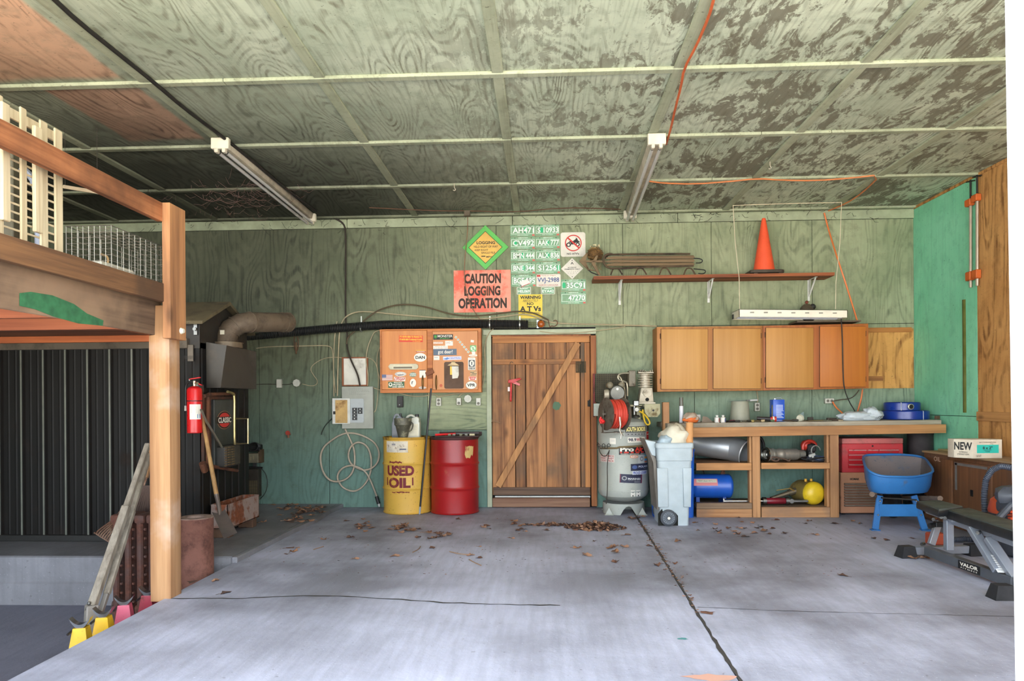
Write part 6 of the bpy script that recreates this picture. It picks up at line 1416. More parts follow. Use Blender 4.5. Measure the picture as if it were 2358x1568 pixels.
ts((1425, 1028, 1497, 1047), BLACK, [('Pro', (.03, .06, .4, .6), SW, .05), ('Air', (.42, .06, .7, .6), flat(214, 60, 44), .05), ('#rect', (.03, .62, 1, .8), flat(206, 60, 48)), ('POWERFUL PERFORMANCE', (.05, .85, .55, .96), SW), ('INDUSTRIAL SERIES', (.6, .85, .97, .96), SW)], 'black Pro Air maker sticker')
ts((1386, 1048, 1415, 1065), flat(214, 200, 190), [('ALL FARMOS', (.02, .04, .98, .28), flat(150, 50, 50), .02), ('SHEET SHIT', (.02, .36, .98, .6), flat(150, 50, 50), .02), ('DONT PACK', (.1, .68, .98, .94), flat(150, 50, 50), .02)], 'faded white sticker with dark red capitals')
ts((1450, 1048, 1470, 1055), flat(226, 120, 60), [('#oval', (.08, .15, .92, .85), SW), ('Trade', (.2, .3, .8, .7), flat(190, 80, 40), .03)], shape='oval')
ts((1470, 1048, 1486, 1067), flat(190, 190, 182), [('#oval', (.25, .2, .78, .75), flat(110, 112, 112)), ('#oval', (.33, .3, .7, .65), flat(190, 190, 182))])
for k, cc in enumerate(((110, 180, 190), (226, 150, 60), (70, 160, 214), (210, 120, 90))): ts((1486.5, 1048 + 4.8 * k, 1493, 1052 + 4.8 * k), flat(*cc))
ts((1452, 1068, 1495, 1084), NV, [('#oval', (.06, .2, .3, .75), flat(80, 100, 150)), ('POLARIS', (.36, .28, .97, .58), flat(200, 204, 214), .04), ('The Way Out', (.64, .68, .95, .82), flat(160, 164, 176), .01)], 'navy sticker reading POLARIS')
ts((1456, 1084.5, 1492, 1093), flat(214, 216, 220), [('PROUD LOGGER', (.04, .14, .97, .88), flat(60, 80, 160), .03)], 'white sticker with blue PROUD LOGGER')
ts((1427, 1092, 1479, 1112), NV, [('#oval', (.08, .22, .3, .72), flat(150, 152, 150)), ('#oval', (.13, .32, .25, .62), NV), ('MARINES', (.34, .4, .92, .62), flat(206, 208, 206), .03), ('#rect', (.62, .84, .92, .88), flat(190, 190, 190)), ('THE FEW THE PROUD', (.34, .68, .92, .75), flat(170, 172, 172), 0), ('#rect', (0, 0, .04, 1), flat(110, 40, 60)), ('#rect', (.94, 0, 1, 1), flat(110, 40, 60))], 'navy sticker reading MARINES', rot=-.05)
for x in (1452, 1465): ts((x, 1129, x + 10.5, 1143), SW, [('#oval', (.4, .3, .6, .45), BLACK), ('#oval', (.35, .75, .6, 1), BLACK)], name='sticker')
# platform, pump, motor
PL = worn((176, 170, 134), (120, 104, 70), 8, .55, .66, .6); zp = cz(932, c.y)
mb = MB(PL); z0 = zt - .02; mb.box(c.x - .2, c.x + .28, c.y - .16, c.y + .22, zp - .02, zp, bev=.003); 
for sx in (-.16, .16): mb.box(c.x + sx - .02, c.x + sx + .02, c.y - .12, c.y + .12, z0 - .04, zp - .02)
t.part(mb, 'pump_platform')
x0, x1, za_, zb2 = rect(1484, 930, 1520, 960, c.y - .17)
mb = MB(PL, BLACK); mb.prism([(x0, zb2), (x1, zb2), (x1, za_ + .04), (x1 - .03, za_), (x0 + .04, za_), (x0, za_ + .05)], c.y - .18, c.y - .16, 'y', bev=.002); mb.cyl(((x0 + x1) / 2 + .01, c.y - .1815, (za_ + zb2) / 2), ((x0 + x1) / 2 + .01, c.y - .18, (za_ + zb2) / 2), .012, n=12, m=1)
t.part(mb, 'cream_bracket')
PU = worn((186, 176, 156), (130, 118, 98), 10, .56, .75, .5, metal=.3, base2=(160, 150, 130), speck=.2); px_ = W(1485, 890, c.y).x; Yp_ = c.y - .02
def pz(py): return W(1485, py, Yp_).z
mb = MB(PU); q = [(px_ - .085, pz(928)), (px_ + .085, pz(928)), (px_ + .07, pz(893)), (px_ - .055, pz(893))]; mb.prism(q, Yp_ - .08, Yp_ + .1, 'y', bev=.008); mb.cyl((px_ + .01, Yp_ - .1, pz(905)), (px_ + .01, Yp_ - .08, pz(905)), .045, n=20)
for k in range(6): a_ = k * math.pi / 3; mb.cyl((px_ + .01 + .038 * math.cos(a_), Yp_ - .105, pz(905) + .038 * math.sin(a_)), (px_ + .01 + .038 * math.cos(a_), Yp_ - .098, pz(905) + .038 * math.sin(a_)), .006, n=6)
mb.cyl((px_ + .01, Yp_ - .095, pz(920)), (px_ + .01, Yp_ - .08, pz(920)), .02, n=12, m=DARK)
mb.box(px_ - .1, px_ + .1, Yp_ - .1, Yp_ + .1, pz(930), pz(926), bev=.003); t.part(mb, 'crankcase')
mb = MB(PU); zA, zB = pz(893), pz(860)
mb.cyl((px_, Yp_, zA), (px_, Yp_, zB), .055, n=20)
for k in range(6): z = zA + (zB - zA) * (k + .3) / 6; mb.cyl((px_, Yp_, z), (px_, Yp_, z + .009), .083, n=24)
t.part(mb, 'finned_cylinder')
mb = MB(PU); zT = pz(853); mb.box(px_ - .085, px_ + .085, Yp_ - .08, Yp_ + .08, zB, zB + .015, bev=.004)
for k in range(8): mb.box(px_ - .08 + .021 * k, px_ - .073 + .021 * k, Yp_ - .075, Yp_ + .075, zB + .01, zT + .01 * math.sin(k), bev=.002)
t.part(mb, 'cylinder_head')
mb = MB(worn((130, 122, 104), (90, 80, 64), 10, .5, .6, .6)); wbox(mb, 1448, 853, 1464, 890, Yp_ - .06, .14, bev=.008); t.part(mb, 'air_filter')
mb = MB(plain(206, 200, 176, .3, .7)); Yq_ = Yp_ - .07; mb.tube([W(*q, Yq_) for q in ((1448, 859), (1432, 859), (1424, 863), (1423, 870), (1427, 876), (1440, 878), (1445, 884), (1445, 912))], .009, 8, smooth=2); mb.tube([W(*q, Yq_ - .02) for q in ((1425, 866), (1430, 870), (1432, 877), (1436, 882), (1438, 895), (1440, 918))], .007, 8, smooth=2); t.part(mb, 'copper_pipes', label='pale bent air pipes')
mx = W(1418, 905, c.y).x; mz = W(1418, 905, c.y - .15).z; MO = plain(92, 90, 80, .4, .3, .3)
mb = MB(MO); mb.cyl((mx, c.y - .17, mz), (mx, c.y + .15, mz), .087, n=28); mb.cyl((mx, c.y - .185, mz), (mx, c.y - .17, mz), .075, .087, 28); mb.cyl((mx, c.y - .188, mz + .045), (mx, c.y - .184, mz + .045), .014, n=12, m=SW)
t.part(mb, 'motor')
for (dx, a_) in ((-.075, .5), (.055, -.2)):
    mb = MB(plain(126, 116, 92, .5)); p = Vector((mx + dx, c.y - .12, mz + .09)); mb.cyl(p, p + Vector((0, .16, 0)), .036, n=16); mb.ball(p, .036, n=14, k=6, sy=.5); t.part(mb, 'capacitor_cover')
mb = MB(PU); p = W(1391, 908, c.y - .1); mb.lathe(p, [(.05, 0), (.055, .02), (.055, .05), (.045, .06)], (1, 0, 0), 18); mb.cyl(p + Vector((-.0, 0, 0)), p + Vector((.12, 0, 0)), .03, n=12); t.part(mb, 'motor_fan_end')
mb = MB(plain(78, 72, 52, .8)); x0, x1, z0, z1 = rect(1368, 861, 1445, 925, c.y + .2)
n = 15
for k in range(n + 1): a_ = x0 + (x1 - x0) * k / n; mb.box(a_ - .0035, a_ + .0035, c.y + .19, c.y + .196, z0, z1)
for k in range(n + 1): a_ = z0 + (z1 - z0) * k / n; mb.box(x0, x1, c.y + .188, c.y + .192, a_ - .0035, a_ + .0035)
mb.box(x0, x1, c.y + .197, c.y + .2, z0, z1, plain(60, 54, 40, .8)); t.part(mb, 'belt_guard')
mb = MB(worn((120, 44, 40), (70, 50, 40), 7, .5, .6, .7)); wbox(mb, 1366, 860, 1370, 960, c.y + .17, .04, bev=.002); t.part(mb, 'guard_edge')
mb = MB(plain(178, 184, 170, .4)); wbox(mb, 1367, 929, 1384, 958, c.y - .05, .03, bev=.006); t.part(mb, 'grey_plate')
mb = MB(STEEL, SW); p = W(1466, 943, c.y - .2); mb.cyl(p + Vector((0, .0, 0)), p + Vector((0, .03, 0)), .022, n=16); mb.cyl(p + Vector((0, -.002, 0)), p, .018, n=16, m=1); mb.cyl(p + Vector((-.02, .06, -.09)), p + Vector((-.02, .06, .05)), .022, n=12); mb.lathe(p + Vector((-.0, .05, -.09)), [(.04, 0), (.045, .015), (.03, .03)], n=18); mb.box(p.x - .03, p.x + .03, p.y + .03, p.y + .1, p.z + .04, p.z + .1, bev=.006); t.part(mb, 'pressure_regulator')
mb = MB(plain(222, 184, 40, .4)); mb.tube([W(*q, c.y - .2) for q in ((1480, 943), (1481, 955), (1485, 972), (1491, 979), (1497, 976), (1495, 968), (1487, 957), (1479, 950), (1472, 947))], .009, 8, smooth=2); t.part(mb, 'yellow_hose', label='looped yellow air hose')
mb = MB(BLKP); mb.tube([W(*q, c.y - .2) for q in ((1470, 935), (1478, 936), (1482, 932), (1480, 939), (1472, 942))], .005, 6, smooth=1); t.part(mb, 'black_hose')
# strap round the tank
mb = MB(plain(124, 106, 74, .8)); A0 = -1.15; vs = []; 
pts = [Vector((c.x + (tr + .006) * math.sin(a_), c.y - (tr + .006) * math.cos(a_), cz(1031) + .012 * a_ + (.0 if a_ < -.3 else .01))) for a_ in [A0 + .1 * k for k in range(24)]]
mb.tube(pts, .012, 6); one(mb, 'ratchet_strap', 'worn brown strap round the compressor tank', 'strap', pts[0])
mb = MB(DKWIRE); mb.tube([(lambda q: (q.x, q.y, q.z))(W(px, py, Yf + dy)) for px, py, dy in ((1376, 1018, .1), (1379, 1035, .08), (1385, 1048, .05), (1395, 1052, .0), (1402, 1040, -.03), (1404, 1034, -.03), (1400, 1052, -.02), (1398, 1075, 0), (1399, 1110, 0), (1398, 1140, .01), (1396, 1160, .02))], .005, 6, smooth=2); one(mb, 'thin_cable', 'thin dark cord hanging down the compressor tank', 'cord', W(1396, 1160, Yf))
mb = MB(IRON)
for k in range(5): p = W(1378 + 6 * k, 1025 + (k % 2) * 5, Yf + .05 - .012 * k); mb.tube([p + Vector((.016 * math.cos(a_), .004 * math.sin(a_ * 2), .016 * math.sin(a_))) for a_ in (i * .785 for i in range(8))], .004, 5, closed=True)
one(mb, 'chain', 'short iron chain at the end of the strap', 'chain', W(1378, 1030, Yf))

# hose reel with its red hose
Yr = Yf - .03; rc = W(1417, 953, Yr - .12)
t = T('hose_reel', 'open hose reel wound with red air hose in front of the compressor', 'hose reel', rc)
ax = Vector((1, .45, 0)).normalized(); s0 = rc - ax * .115; s1 = rc + ax * .095; RMt = worn((112, 104, 92), (80, 64, 48), 8, .5, .62, .5, metal=.3)
for s_ in (s0, s1): mb = MB(RMt); mb.lathe(s_, [(.168, -.003), (.176, 0), (.168, .003)], ax, 40); mb.lathe(s_, [(.03, -.004), (.165, -.002), (.165, .002), (.03, .004)], ax, 40, caps=(True, True)); t.part(mb, 'reel_disc')
mb = MB(RMt); mb.cyl(s0, s1, .06, n=20); t.part(mb, 'drum_core')
mb = MB(worn((206, 66, 48), (140, 60, 48), 7, .55, .75, .5)); turns = 8; N_ = turns * 26; pts = []
b1 = ax.cross(Vector((0, 0, 1))).normalized(); b2 = Vector((0, 0, 1))
for i in range(N_ + 1):
    a_ = 2 * math.pi * i / 26; f = i / N_; rr_ = .142 + .008 * math.sin(f * 17); pts.append(s0.lerp(s1, .12 + .76 * f) + b1 * rr_ * math.cos(a_) + b2 * rr_ * math.sin(a_))
mb.tube(pts, .0125, 8)
pts = []
for i in range(N_ + 1):
    a_ = 2 * math.pi * i / 26; f = i / N_; pts.append(s0.lerp(s1, .9 - .76 * f) + b1 * .118 * math.cos(a_) + b2 * .118 * math.sin(a_))
mb.tube(pts, .013, 6); t.part(mb, 'red_hose', label='wound red rubber hose')
mb = MB(RMt); mb.bar(s0 - ax * .04 + Vector((0, 0, -.2)), s0 - ax * .04 + Vector((0, 0, .06)), .03, .006, up=tuple(ax)); mb.bar(s0 - ax * .05, s1 + ax * .05, .02, .02); mb.bar(s0 - ax * .04 + Vector((0, 0, -.2)), s1 + Vector((0, .06, -.2)), .06, .006); mb.bar(rc + Vector((0, 0, -.2)), Vector((rc.x + .03, Yf + .03, rc.z - .2)), .05, .01); t.part(mb, 'stand')
mb = MB(plain(226, 40, 40, .4)); p = s0 - ax * .06 + Vector((-.0, 0, -.06)); mb.cyl(p, p + Vector((.03, -.02, -.03)), .02, n=12); mb.tube([p + Vector((0, 0, .03)), p + Vector((-.012, 0, 0)), p + Vector((0, 0, -.04))], .012, 8); t.part(mb, 'crank_knob')
mb = MB(plain(196, 190, 176, .3, .9)); p = W(1428, 970, Yr - .3); mb.cyl(W(1427, 960, rc.y - .17), W(1429, 980, rc.y - .17), .011, n=10); mb.tube([W(1429, 980, rc.y - .17), W(1427, 990, rc.y - .17), W(1431, 1000, rc.y - .17), W(1430, 1010, rc.y - .17)], .007, 8); mb.tube([W(1430, 996, rc.y - .17), W(1436, 1004, rc.y - .17)], .005, 6); t.part(mb, 'nozzle')

# ================================================================ bins
Yb = 7.22
def pxx(px, Y=Yb): return W(px, 1100, Y).x
zr = W(1550, 1020, Yb).z; tbm = plain(172, 184, 188, .5, var=.12); X0, X1 = pxx(1513), pxx(1597)
BX0, BX1 = pxx(1522), pxx(1588)
t = T('wheeled_trash_bin', 'pale grey blue wheeled rubbish bin with its lid hanging open', 'rubbish bin', ((X0 + X1) / 2, Yb + .25, 0))
mb = MB(tbm); D = .5
def rr4(x0, x1, y0, y1, z, r=.03):
    q = []
    for cx, cy, a0 in ((x1 - r, y0 + r, -90), (x1 - r, y1 - r, 0), (x0 + r, y1 - r, 90), (x0 + r, y0 + r, 180)):
        for k in range(4): a_ = R(a0 + 30 * k); q.append(Vector((cx + r * math.cos(a_), cy + r * math.sin(a_), z)))
    return q
zl = W(1550, 1062, Yb).z; xcut = BX0 + (BX1 - BX0) * .42
mb.loft([rr4(BX0 + .0, BX1, Yb + .04, Yb + D - .04, .0), rr4(BX0 - .015, BX1 + .008, Yb + .03, Yb + D - .03, zl * .5), rr4(X0 + .012, X1 - .01, Yb + .016, Yb + D - .016, zl), rr4(X0 + .006, X1 - .004, Yb + .006, Yb + D - .006, zl + .005), rr4(X0, X1, Yb, Yb + D, zr - .0), rr4(X0 + .01, X1 - .01, Yb + .01, Yb + D - .01, zr), rr4(X0 + .03, X1 - .03, Yb + .03, Yb + D - .03, zr - .12)])
t.part(mb, 'body')
mb = MB(tbm); mb.loft([rr4(X0 - .012, X1 + .006, Yb - .012, Yb + D + .01, zr - .05), rr4(X0 - .012, X1 + .006, Yb - .012, Yb + D + .01, zr - .012), rr4(X0 - .004, X1, Yb - .004, Yb + D, zr - .0), rr4(X0 + .012, X1 - .012, Yb + .012, Yb + D - .012, zr - .004)], caps=(False, False)); t.part(mb, 'rim')
mb = MB(tbm); zq_ = W(1550, 1078, Yb).z
for (a_, b_) in ((1513.5, 1538), (1573, 1593)):
    mb.prism([(pxx(a_), zq_), (pxx(b_), zq_), (pxx(b_ - 2 if a_ > 1550 else b_ + 1), W(1550, 1168, Yb).z), (pxx(a_ + 2), W(1550, 1168, Yb).z)], Yb + .008, Yb + .03, 'y', bev=.004)
t.part(mb, 'side_ribs')
mb = MB(tbm); mb.prism([(W(1487, 1013, Yb).x, W(1487, 1013, Yb).z), (W(1512, 1018, Yb).x, W(1512, 1018, Yb).z), (W(1512, 1052, Yb).x, W(1512, 1052, Yb).z), (W(1503, 1049, Yb).x, W(1503, 1049, Yb).z)], Yb + .06, Yb + D - .06, 'y', bev=.006); t.part(mb, 'handle_bracket')
mb = MB(plain(126, 118, 108, .6)); mb.prism([(W(*q, Yb).x, W(*q, Yb).z) for q in ((1486, 1012), (1492, 1013), (1514, 1060), (1521, 1178), (1515, 1176), (1508, 1066))], Yb + .08, Yb + D - .04, 'y', bev=.004); t.part(mb, 'lid', label='brownish lid hanging down behind')
wp = W(1539, 1194, Yb + .02); wr = wp.z if wp.z > .06 else .085; wr = .083; wx = wp.x
mb = MB(DARK); mb.prism([(wx - .1, .0), (wx - .1, .12), (wx - .06, .17), (wx + .04, .17), (wx + .1, .1), (wx + .1, 0)], Yb + .036, Yb + .042); t.part(mb, 'wheel_well')
for yy in (Yb - .012, Yb + D - .03):
    mb = MB(plain(58, 62, 68, .6)); mb.lathe((wx, yy, wr), [(wr - .02, 0), (wr, .008), (wr, .036), (wr - .02, .044)], (0, 1, 0), 28); w_ = t.part(mb, 'wheel')
    mb = MB(plain(104, 112, 120, .5)); mb.lathe((wx, yy - .002, wr), [(wr - .024, 0), (wr - .018, .004)], (0, 1, 0), 24); mb.lathe((wx, yy - .008, wr), [(.014, 0), (.014, .01)], (0, 1, 0), 12, m=SW)
    for k in range(16): a_ = k * math.pi / 8; mb.bar((wx + .016 * math.cos(a_), yy - .004, wr + .016 * math.sin(a_)), (wx + (wr - .026) * math.cos(a_), yy - .004, wr + (wr - .026) * math.sin(a_)), .004, .004, m=BLKP)
    t.part(mb, 'hub', w_)
# white cloth and cardboard tube in the bin
cp = W(1540, 1012, Yb + .25); mb = MB(plain(222, 214, 192, .8, var=.15))
def crumple(mb, cc, rx, ry, rz, seed, n=26, k=16, amp=.28, m=None):
    rg = random.Random(seed); rings = []; from mathutils import noise as mn
    for i in range(1, k):
        th = math.pi * i / k; ring_ = []
        for j in range(n):
            ph_ = 2 * math.pi * j / n; d = Vector((math.sin(th) * math.cos(ph_), math.sin(th) * math.sin(ph_), -math.cos(th)))
            e = 1 + amp * (mn.noise(d * 1.9 + Vector((seed, 0, 0))) + .6 * abs(mn.noise(d * 4.3 + Vector((0, seed, 0)))) + .35 * mn.noise(d * 9 + Vector((0, 0, seed))))
            ring_.append(Vector(cc) + Vector((d.x * rx, d.y * ry, max(d.z, -.75) * rz)) * e)
        rings.append(ring_)
    mb.loft(rings, m)
crumple(mb, (W(1552, 1004, Yb + .2).x, Yb + .2, zr + .02), .16, .16, .15, 3.1); one(mb, 'crumpled_sack', 'crumpled cream sack stuffed in the rubbish bin', 'sack', (cp.x, Yb + .2, zr - .1), angle=60)
mb = MB(plain(178, 196, 206, .4)); crumple(mb, (W(1535, 1013, Yb + .2).x - .03, Yb + .1, zr + .01), .07, .08, .06, 5.3); one(mb, 'plastic_wrap', 'bunched clear plastic at the corner of the rubbish bin', 'plastic', (cp.x - .1, Yb + .1, zr - .05), angle=60)
a = W(1587, 1060, Yb + .1); b = W(1588, 973, Yb + .14); a.z = zr - .15
t = T('cardboard_tube', 'brown cardboard tube sticking out of the rubbish bin', 'tube', a); mb = MB(plain(206, 150, 96, .8, var=.15)); mb.cyl(a, b, .037, n=24, caps=(True, False)); mb.cyl(b - (b - a) * .3, b, .033, n=24, caps=(True, False)); t.part(mb, 'tube')
mb = MB(plain(190, 140, 92, .8)); mb.prism([(b.x - .035, b.z - .005), (b.x - .02, b.z + .012), (b.x + .0, b.z - .005)], b.y - .037, b.y - .034); t.part(mb, 'flap')
# blue bin behind
t = T('blue_recycling_bin', 'blue bin mostly hidden behind the pale rubbish bin', 'bin', (W(1549, 1180, 7.8).x, 7.95, 0))
mb = MB(plain(28, 96, 200, .4, var=.2)); xx0, xx1 = W(1498, 1100, 7.75).x, W(1601, 1100, 7.75).x; zz1 = W(1550, 1040, 7.75).z
xx1 = W(1601, 1100, 7.735).x; xx0 += .01; mb.loft([rr4(xx0 + .03, xx1 - .01, 7.745, 7.96, .0, .04), rr4(xx0, xx1, 7.735, 7.98, zz1, .04)], caps=(True, True)); t.part(mb, 'body')
mb = MB(plain(22, 80, 176, .4)); mb.loft([rr4(xx0 - .005, xx1 + .005, 7.73, 7.985, zz1, .04), rr4(xx0 - .005, xx1 + .005, 7.73, 7.985, zz1 + .025, .04)]); t.part(mb, 'rim')
# ================================================================ workbench
Yk_ = 7.76
x0 = W(1537, 980, Yk_).x; x1 = W(2168, 980, Yk_).x; ztl = W(1600, 975, Yk_).z; ztr = W(2166, 967, Yk_).z; zbt = (ztl + ztr) / 2
t = T('workbench', 'long wooden workbench along the back wall under the cabinets', 'workbench', ((x0 + x1) / 2, 8.1, 0))
GW = wood((188, 180, 160), (128, 116, 98), 0, .8, seed=101, stain=(84, 70, 56), st=(.5, .64)); OW = wood((196, 144, 92), (146, 98, 58), 0, .8, seed=103, stain=(150, 108, 70)); OV = wood((198, 150, 102), (148, 104, 66), 2, .8, seed=105, stain=(140, 100, 70))
mb = MB(GW); mb.prism([(x0, ztl - .055), (x1, ztr - .05), (x1, ztr), (x0, ztl)], Yk_, YB - .01, 'y', bev=.003); t.part(mb, 'bench_top', label='grey worn bench top')
x2 = W(2179, 980, Yk_ - .04).x; mb = MB(OW); mb.prism([(x0 + .12, ztl - .15), (x2, W(2176, 997, Yk_ - .04).z), (x2, W(2176, 977, Yk_ - .04).z), (x0 + .12, ztl - .045)], Yk_ - .04, Yk_ - .001, 'y', bev=.003); t.part(mb, 'front_rail')
for k, (a_, b_, pt) in enumerate(((1733, 1751, 997), (1912, 1932, 996))):
    mb = MB(OV); q0, q1 = W(a_, 1100, Yk_).x, W(b_, 1100, Yk_).x; mb.box(q0, q1, Yk_ - .001, Yk_ + .04, 0, W(a_, pt, Yk_).z, bev=.003); mb.box(q0 - .02, q0 + .02, Yk_ + .04, Yk_ + .12, 0, W(a_, pt, Yk_).z, bev=.003); t.part(mb, 'leg')
mb = MB(OV); q0, q1 = W(1524, 1000, 8.0).x, W(1538, 1000, 8.0).x; mb.box(q0, q1, 7.9, 7.99, 0, W(1530, 926, 7.9).z, bev=.003); t.part(mb, 'end_post', label='tall end post of the bench')
sz = W(1700, 1067, Yk_).z; xs0, xs1 = W(1603, 1000, Yk_).x, W(1930, 1000, Yk_).x
mb = MB(wood((140, 100, 64), (90, 60, 38), 0, .8, seed=107)); mb.box(xs0, xs1, Yk_ + .045, YB - .01, sz - .02, sz, bev=.002); t.part(mb, 'shelf')
mb = MB(OW); mb.box(xs0, W(1731, 1000, Yk_).x, Yk_ + .005, Yk_ + .045, W(1700, 1083, Yk_).z, sz + .004, bev=.003); mb.box(W(1753, 1000, Yk_).x, W(1911, 1000, Yk_).x, Yk_ + .005, Yk_ + .045, W(1800, 1080, Yk_).z, sz + .004, bev=.003); t.part(mb, 'shelf_edge')
bz = W(1700, 1172, Yk_).z; bzz = .11
mb = MB(wood((128, 106, 84), (84, 66, 50), 0, .8, seed=109)); mb.box(xs0, xs1, Yk_ + .045, YB - .01, bzz - .02, bzz, bev=.002); t.part(mb, 'bottom_shelf')
mb = MB(wood((204, 156, 108), (150, 104, 66), 0, .8, seed=111, stain=(120, 100, 84))); mb.box(xs0, W(1731, 1000, Yk_).x, Yk_ + .005, Yk_ + .045, 0, bzz - .02, bev=.003); mb.box(W(1753, 1000, Yk_).x, W(1911, 1000, Yk_).x, Yk_ + .005, Yk_ + .045, 0, bzz - .0, bev=.003); t.part(mb, 'sill_board')
mb = MB(wood((150, 124, 98), (104, 82, 62), 0, .8, seed=113)); mb.box(xs0, W(1731, 1000, Yk_).x, Yk_ + .002, Yk_ + .09, bzz - .018, bzz + .045, bev=.003); t.part(mb, 'sill_board')
def btz(x): return ztl + (ztr - ztl) * (x - x0) / (x1 - x0)
def bt(px, py, Y): q = W(px, py, Y); return Vector((q.x, Y, btz(q.x)))
# ---- things on the bench
Y = 8.02
p = bt(1569, 966, Y); H = W(1569, 915, Y).z - p.z
t = T('spray_can', 'slim white spray can with a clear grey cap on the bench', 'can', p); mb = MB(plain(214, 216, 222, .4)); mb.cyl(p, p + Vector((0, 0, H * .66)), .024, .023, 18); t.part(mb, 'body'); mb = MB(plain(104, 104, 92, .4)); mb.cyl(p + Vector((0, 0, H * .66)), p + Vector((0, 0, H)), .024, .022, 18); t.part(mb, 'cap')
mb = MB(plain(190, 170, 150, .5, var=.5)); p = bt(1592, 968, 7.9); crumple(mb, p + Vector((0, .03, .05)), .085, .06, .062, 9.2); t = T('paper_bag', 'crumpled translucent bag with orange contents on the bench', 'bag', p); t.part(mb, 'bag', angle=60)
mb = MB(plain(226, 112, 46, .6)); crumple(mb, p + Vector((-.005, .012, .032)), .082, .052, .035, 11.7); t.part(mb, 'orange_rag', angle=60)
mb = MB(plain(214, 212, 206, .6)); p = bt(1602, 952, 8.1); mb.box(p.x - .03, p.x + .05, 8.08, 8.12, p.z, p.z + .085, bev=.003); one(mb, 'white_box', 'small white box standing behind the orange rag', 'box', p)
mb = MB(plain(128, 112, 96, .8)); p = bt(1628, 966, 7.95); mb.add([p + Vector(v) for v in ((-.06, 0, .0), (.06, -.03, .0), (.075, .05, .0), (-.03, .05, .0), (-.04, .02, .07), (.01, .02, .06))], [(3, 2, 1, 0), (0, 1, 5, 4), (1, 2, 5), (2, 3, 4, 5), (3, 0, 4)]); one(mb, 'dusty_rag', 'small dusty folded rag near the two white bottles', 'rag', p, smooth=False)
for k, px in enumerate((1651, 1665)):
    p = bt(px, 970, 7.86); t = T('small_bottle', ('small white bottle with a red stripe, beside the dusty rag', 'small white bottle with a blue stripe, beside the grey bucket')[k], 'bottle', p, 'pair of small white bottles on the bench')
    mb = MB(plain(226, 222, 214, .4)); mb.lathe(p, [(.026, 0), (.027, .006), (.027, .055), (.013, .062), (.013, .07)], n=18); t.part(mb, 'body')
    mb = MB(plain(206, 204, 196, .4)); mb.cyl(p + Vector((0, 0, .07)), p + Vector((0, 0, .082)), .015, n=12); t.part(mb, 'cap')
    mb = MB(flat(*((180, 90, 90), (90, 100, 160))[k])); mb.warp = (lambda pp: (lambda v: (pp.x + .0275 * math.sin(v.x), pp.y - .0275 * math.cos(v.x), pp.z + v.z)))(p.copy())
    for i in range(4): mb.quad(.5 + .2 * i, .7 + .2 * i, .008, .05, 0)
    t.part(mb, 'stripe', smooth=False, fix=False)
p = bt(1704, 965, 8.2); H = W(1704, 924, 8.2).z - p.z
t = T('upturned_bucket', 'grey bucket standing upside down on the bench', 'bucket', p); mb = MB(plain(156, 156, 138, .6, var=.1)); mb.lathe(p, [(.116, 0), (.116, .01), (.11, .014), (.094, H - .012), (.088, H), (.06, H + .001)], n=40); t.part(mb, 'bucket')
mb = MB(plain(60, 60, 56, .7)); mb.tube([p + Vector((-.13, -.03, .008)), p + Vector((0, -.13, .01)), p + Vector((.18, -.1, .01)), p + Vector((.26, -.05, .01))], .007, 6, smooth=2); one(mb, 'black_hose', 'thin black hose curving round the upturned bucket', 'hose', p + Vector((0, -.13, 0)))
mb = MB(plain(216, 214, 208, .5), plain(110, 108, 100, .5)); a = W(1726, 922, 8.42); b = W(1744, 921, 8.42); mb.bar(a, b, .03, .022, bev=.004); mb.bar(a - Vector((.035, 0, 0)), a, .02, .014, 1); mb.bar(W(1680, 924, 8.44), a - Vector((.03, 0, 0)), .004, .004, 1); one(mb, 'hand_saw', 'thin saw with a pale handle hung behind the bucket', 'saw', a)
t = T('solvent_can', 'tall blue rectangular solvent can on the bench', 'can', bt(1794, 968, 8.0)); p = bt(1794, 968, 8.0); xa, xb = W(1783, 940, 7.97).x, W(1807, 940, 7.97).x; H = W(1794, 920, 7.97).z - p.z
mb = MB(plain(30, 84, 190, .3, var=.15)); mb.prism([(xa - .012, 7.97), (xb, 7.97), (xb, 8.07), (xa - .02, 8.07)], p.z, p.z + H, 'z', bev=.004); t.part(mb, 'body')
mb = MB(plain(200, 206, 220, .3, .5)); mb.cyl((xa + .02, 8.01, p.z + H), (xa + .02, 8.01, p.z + H + .014), .013, n=12); mb.tube([(xa + .03, 8.03, p.z + H), (xa + .05, 8.03, p.z + H + .018), (xb - .02, 8.03, p.z + H + .018), (xb - .008, 8.03, p.z + H)], .004, 6); t.part(mb, 'cap_and_handle')
mb = MB(flat(190, 204, 232)); 
for i in range(12): z = p.z + H * (.16 + .052 * i); mb.box(xa + .02, xb - (.02 if i > 6 else .012 + .012 * (i % 3)), 7.9685, 7.9695, z, z + .006)
mb.box(xa + .01, xb - .008, 7.9685, 7.9695, p.z + .01, p.z + .016); t.part(mb, 'printed_panel', smooth=False)
mb = MB(plain(160, 140, 70, .5)); mb.box(xa - .0155, xa - .0135, 7.985, 8.05, p.z + .03, p.z + H * .75); t.part(mb, 'side_label')
p = bt(1757, 966, 7.9); t = T('cordless_tool', 'black and red flashlight lying on the bench before the blue can', 'flashlight', p)
mb = MB(plain(44, 38, 38, .5)); mb.cyl(p + Vector((-.06, .02, .04)), p + Vector((.08, 0, .03)), .02, .024, 12); t.part(mb, 'barrel'); mb = MB(plain(196, 50, 40, .4)); mb.cyl(p + Vector((.08, 0, .03)), p + Vector((.14, -.01, .03)), .026, .03, 14); t.part(mb, 'head'); o = None
mb = MB(SW, plain(150, 50, 50, .5)); mb.cyl(p + Vector((.1, -.01, .03)), p + Vector((.115, -.012, .03)), .031, .031, 14); t.part(mb, 'band')
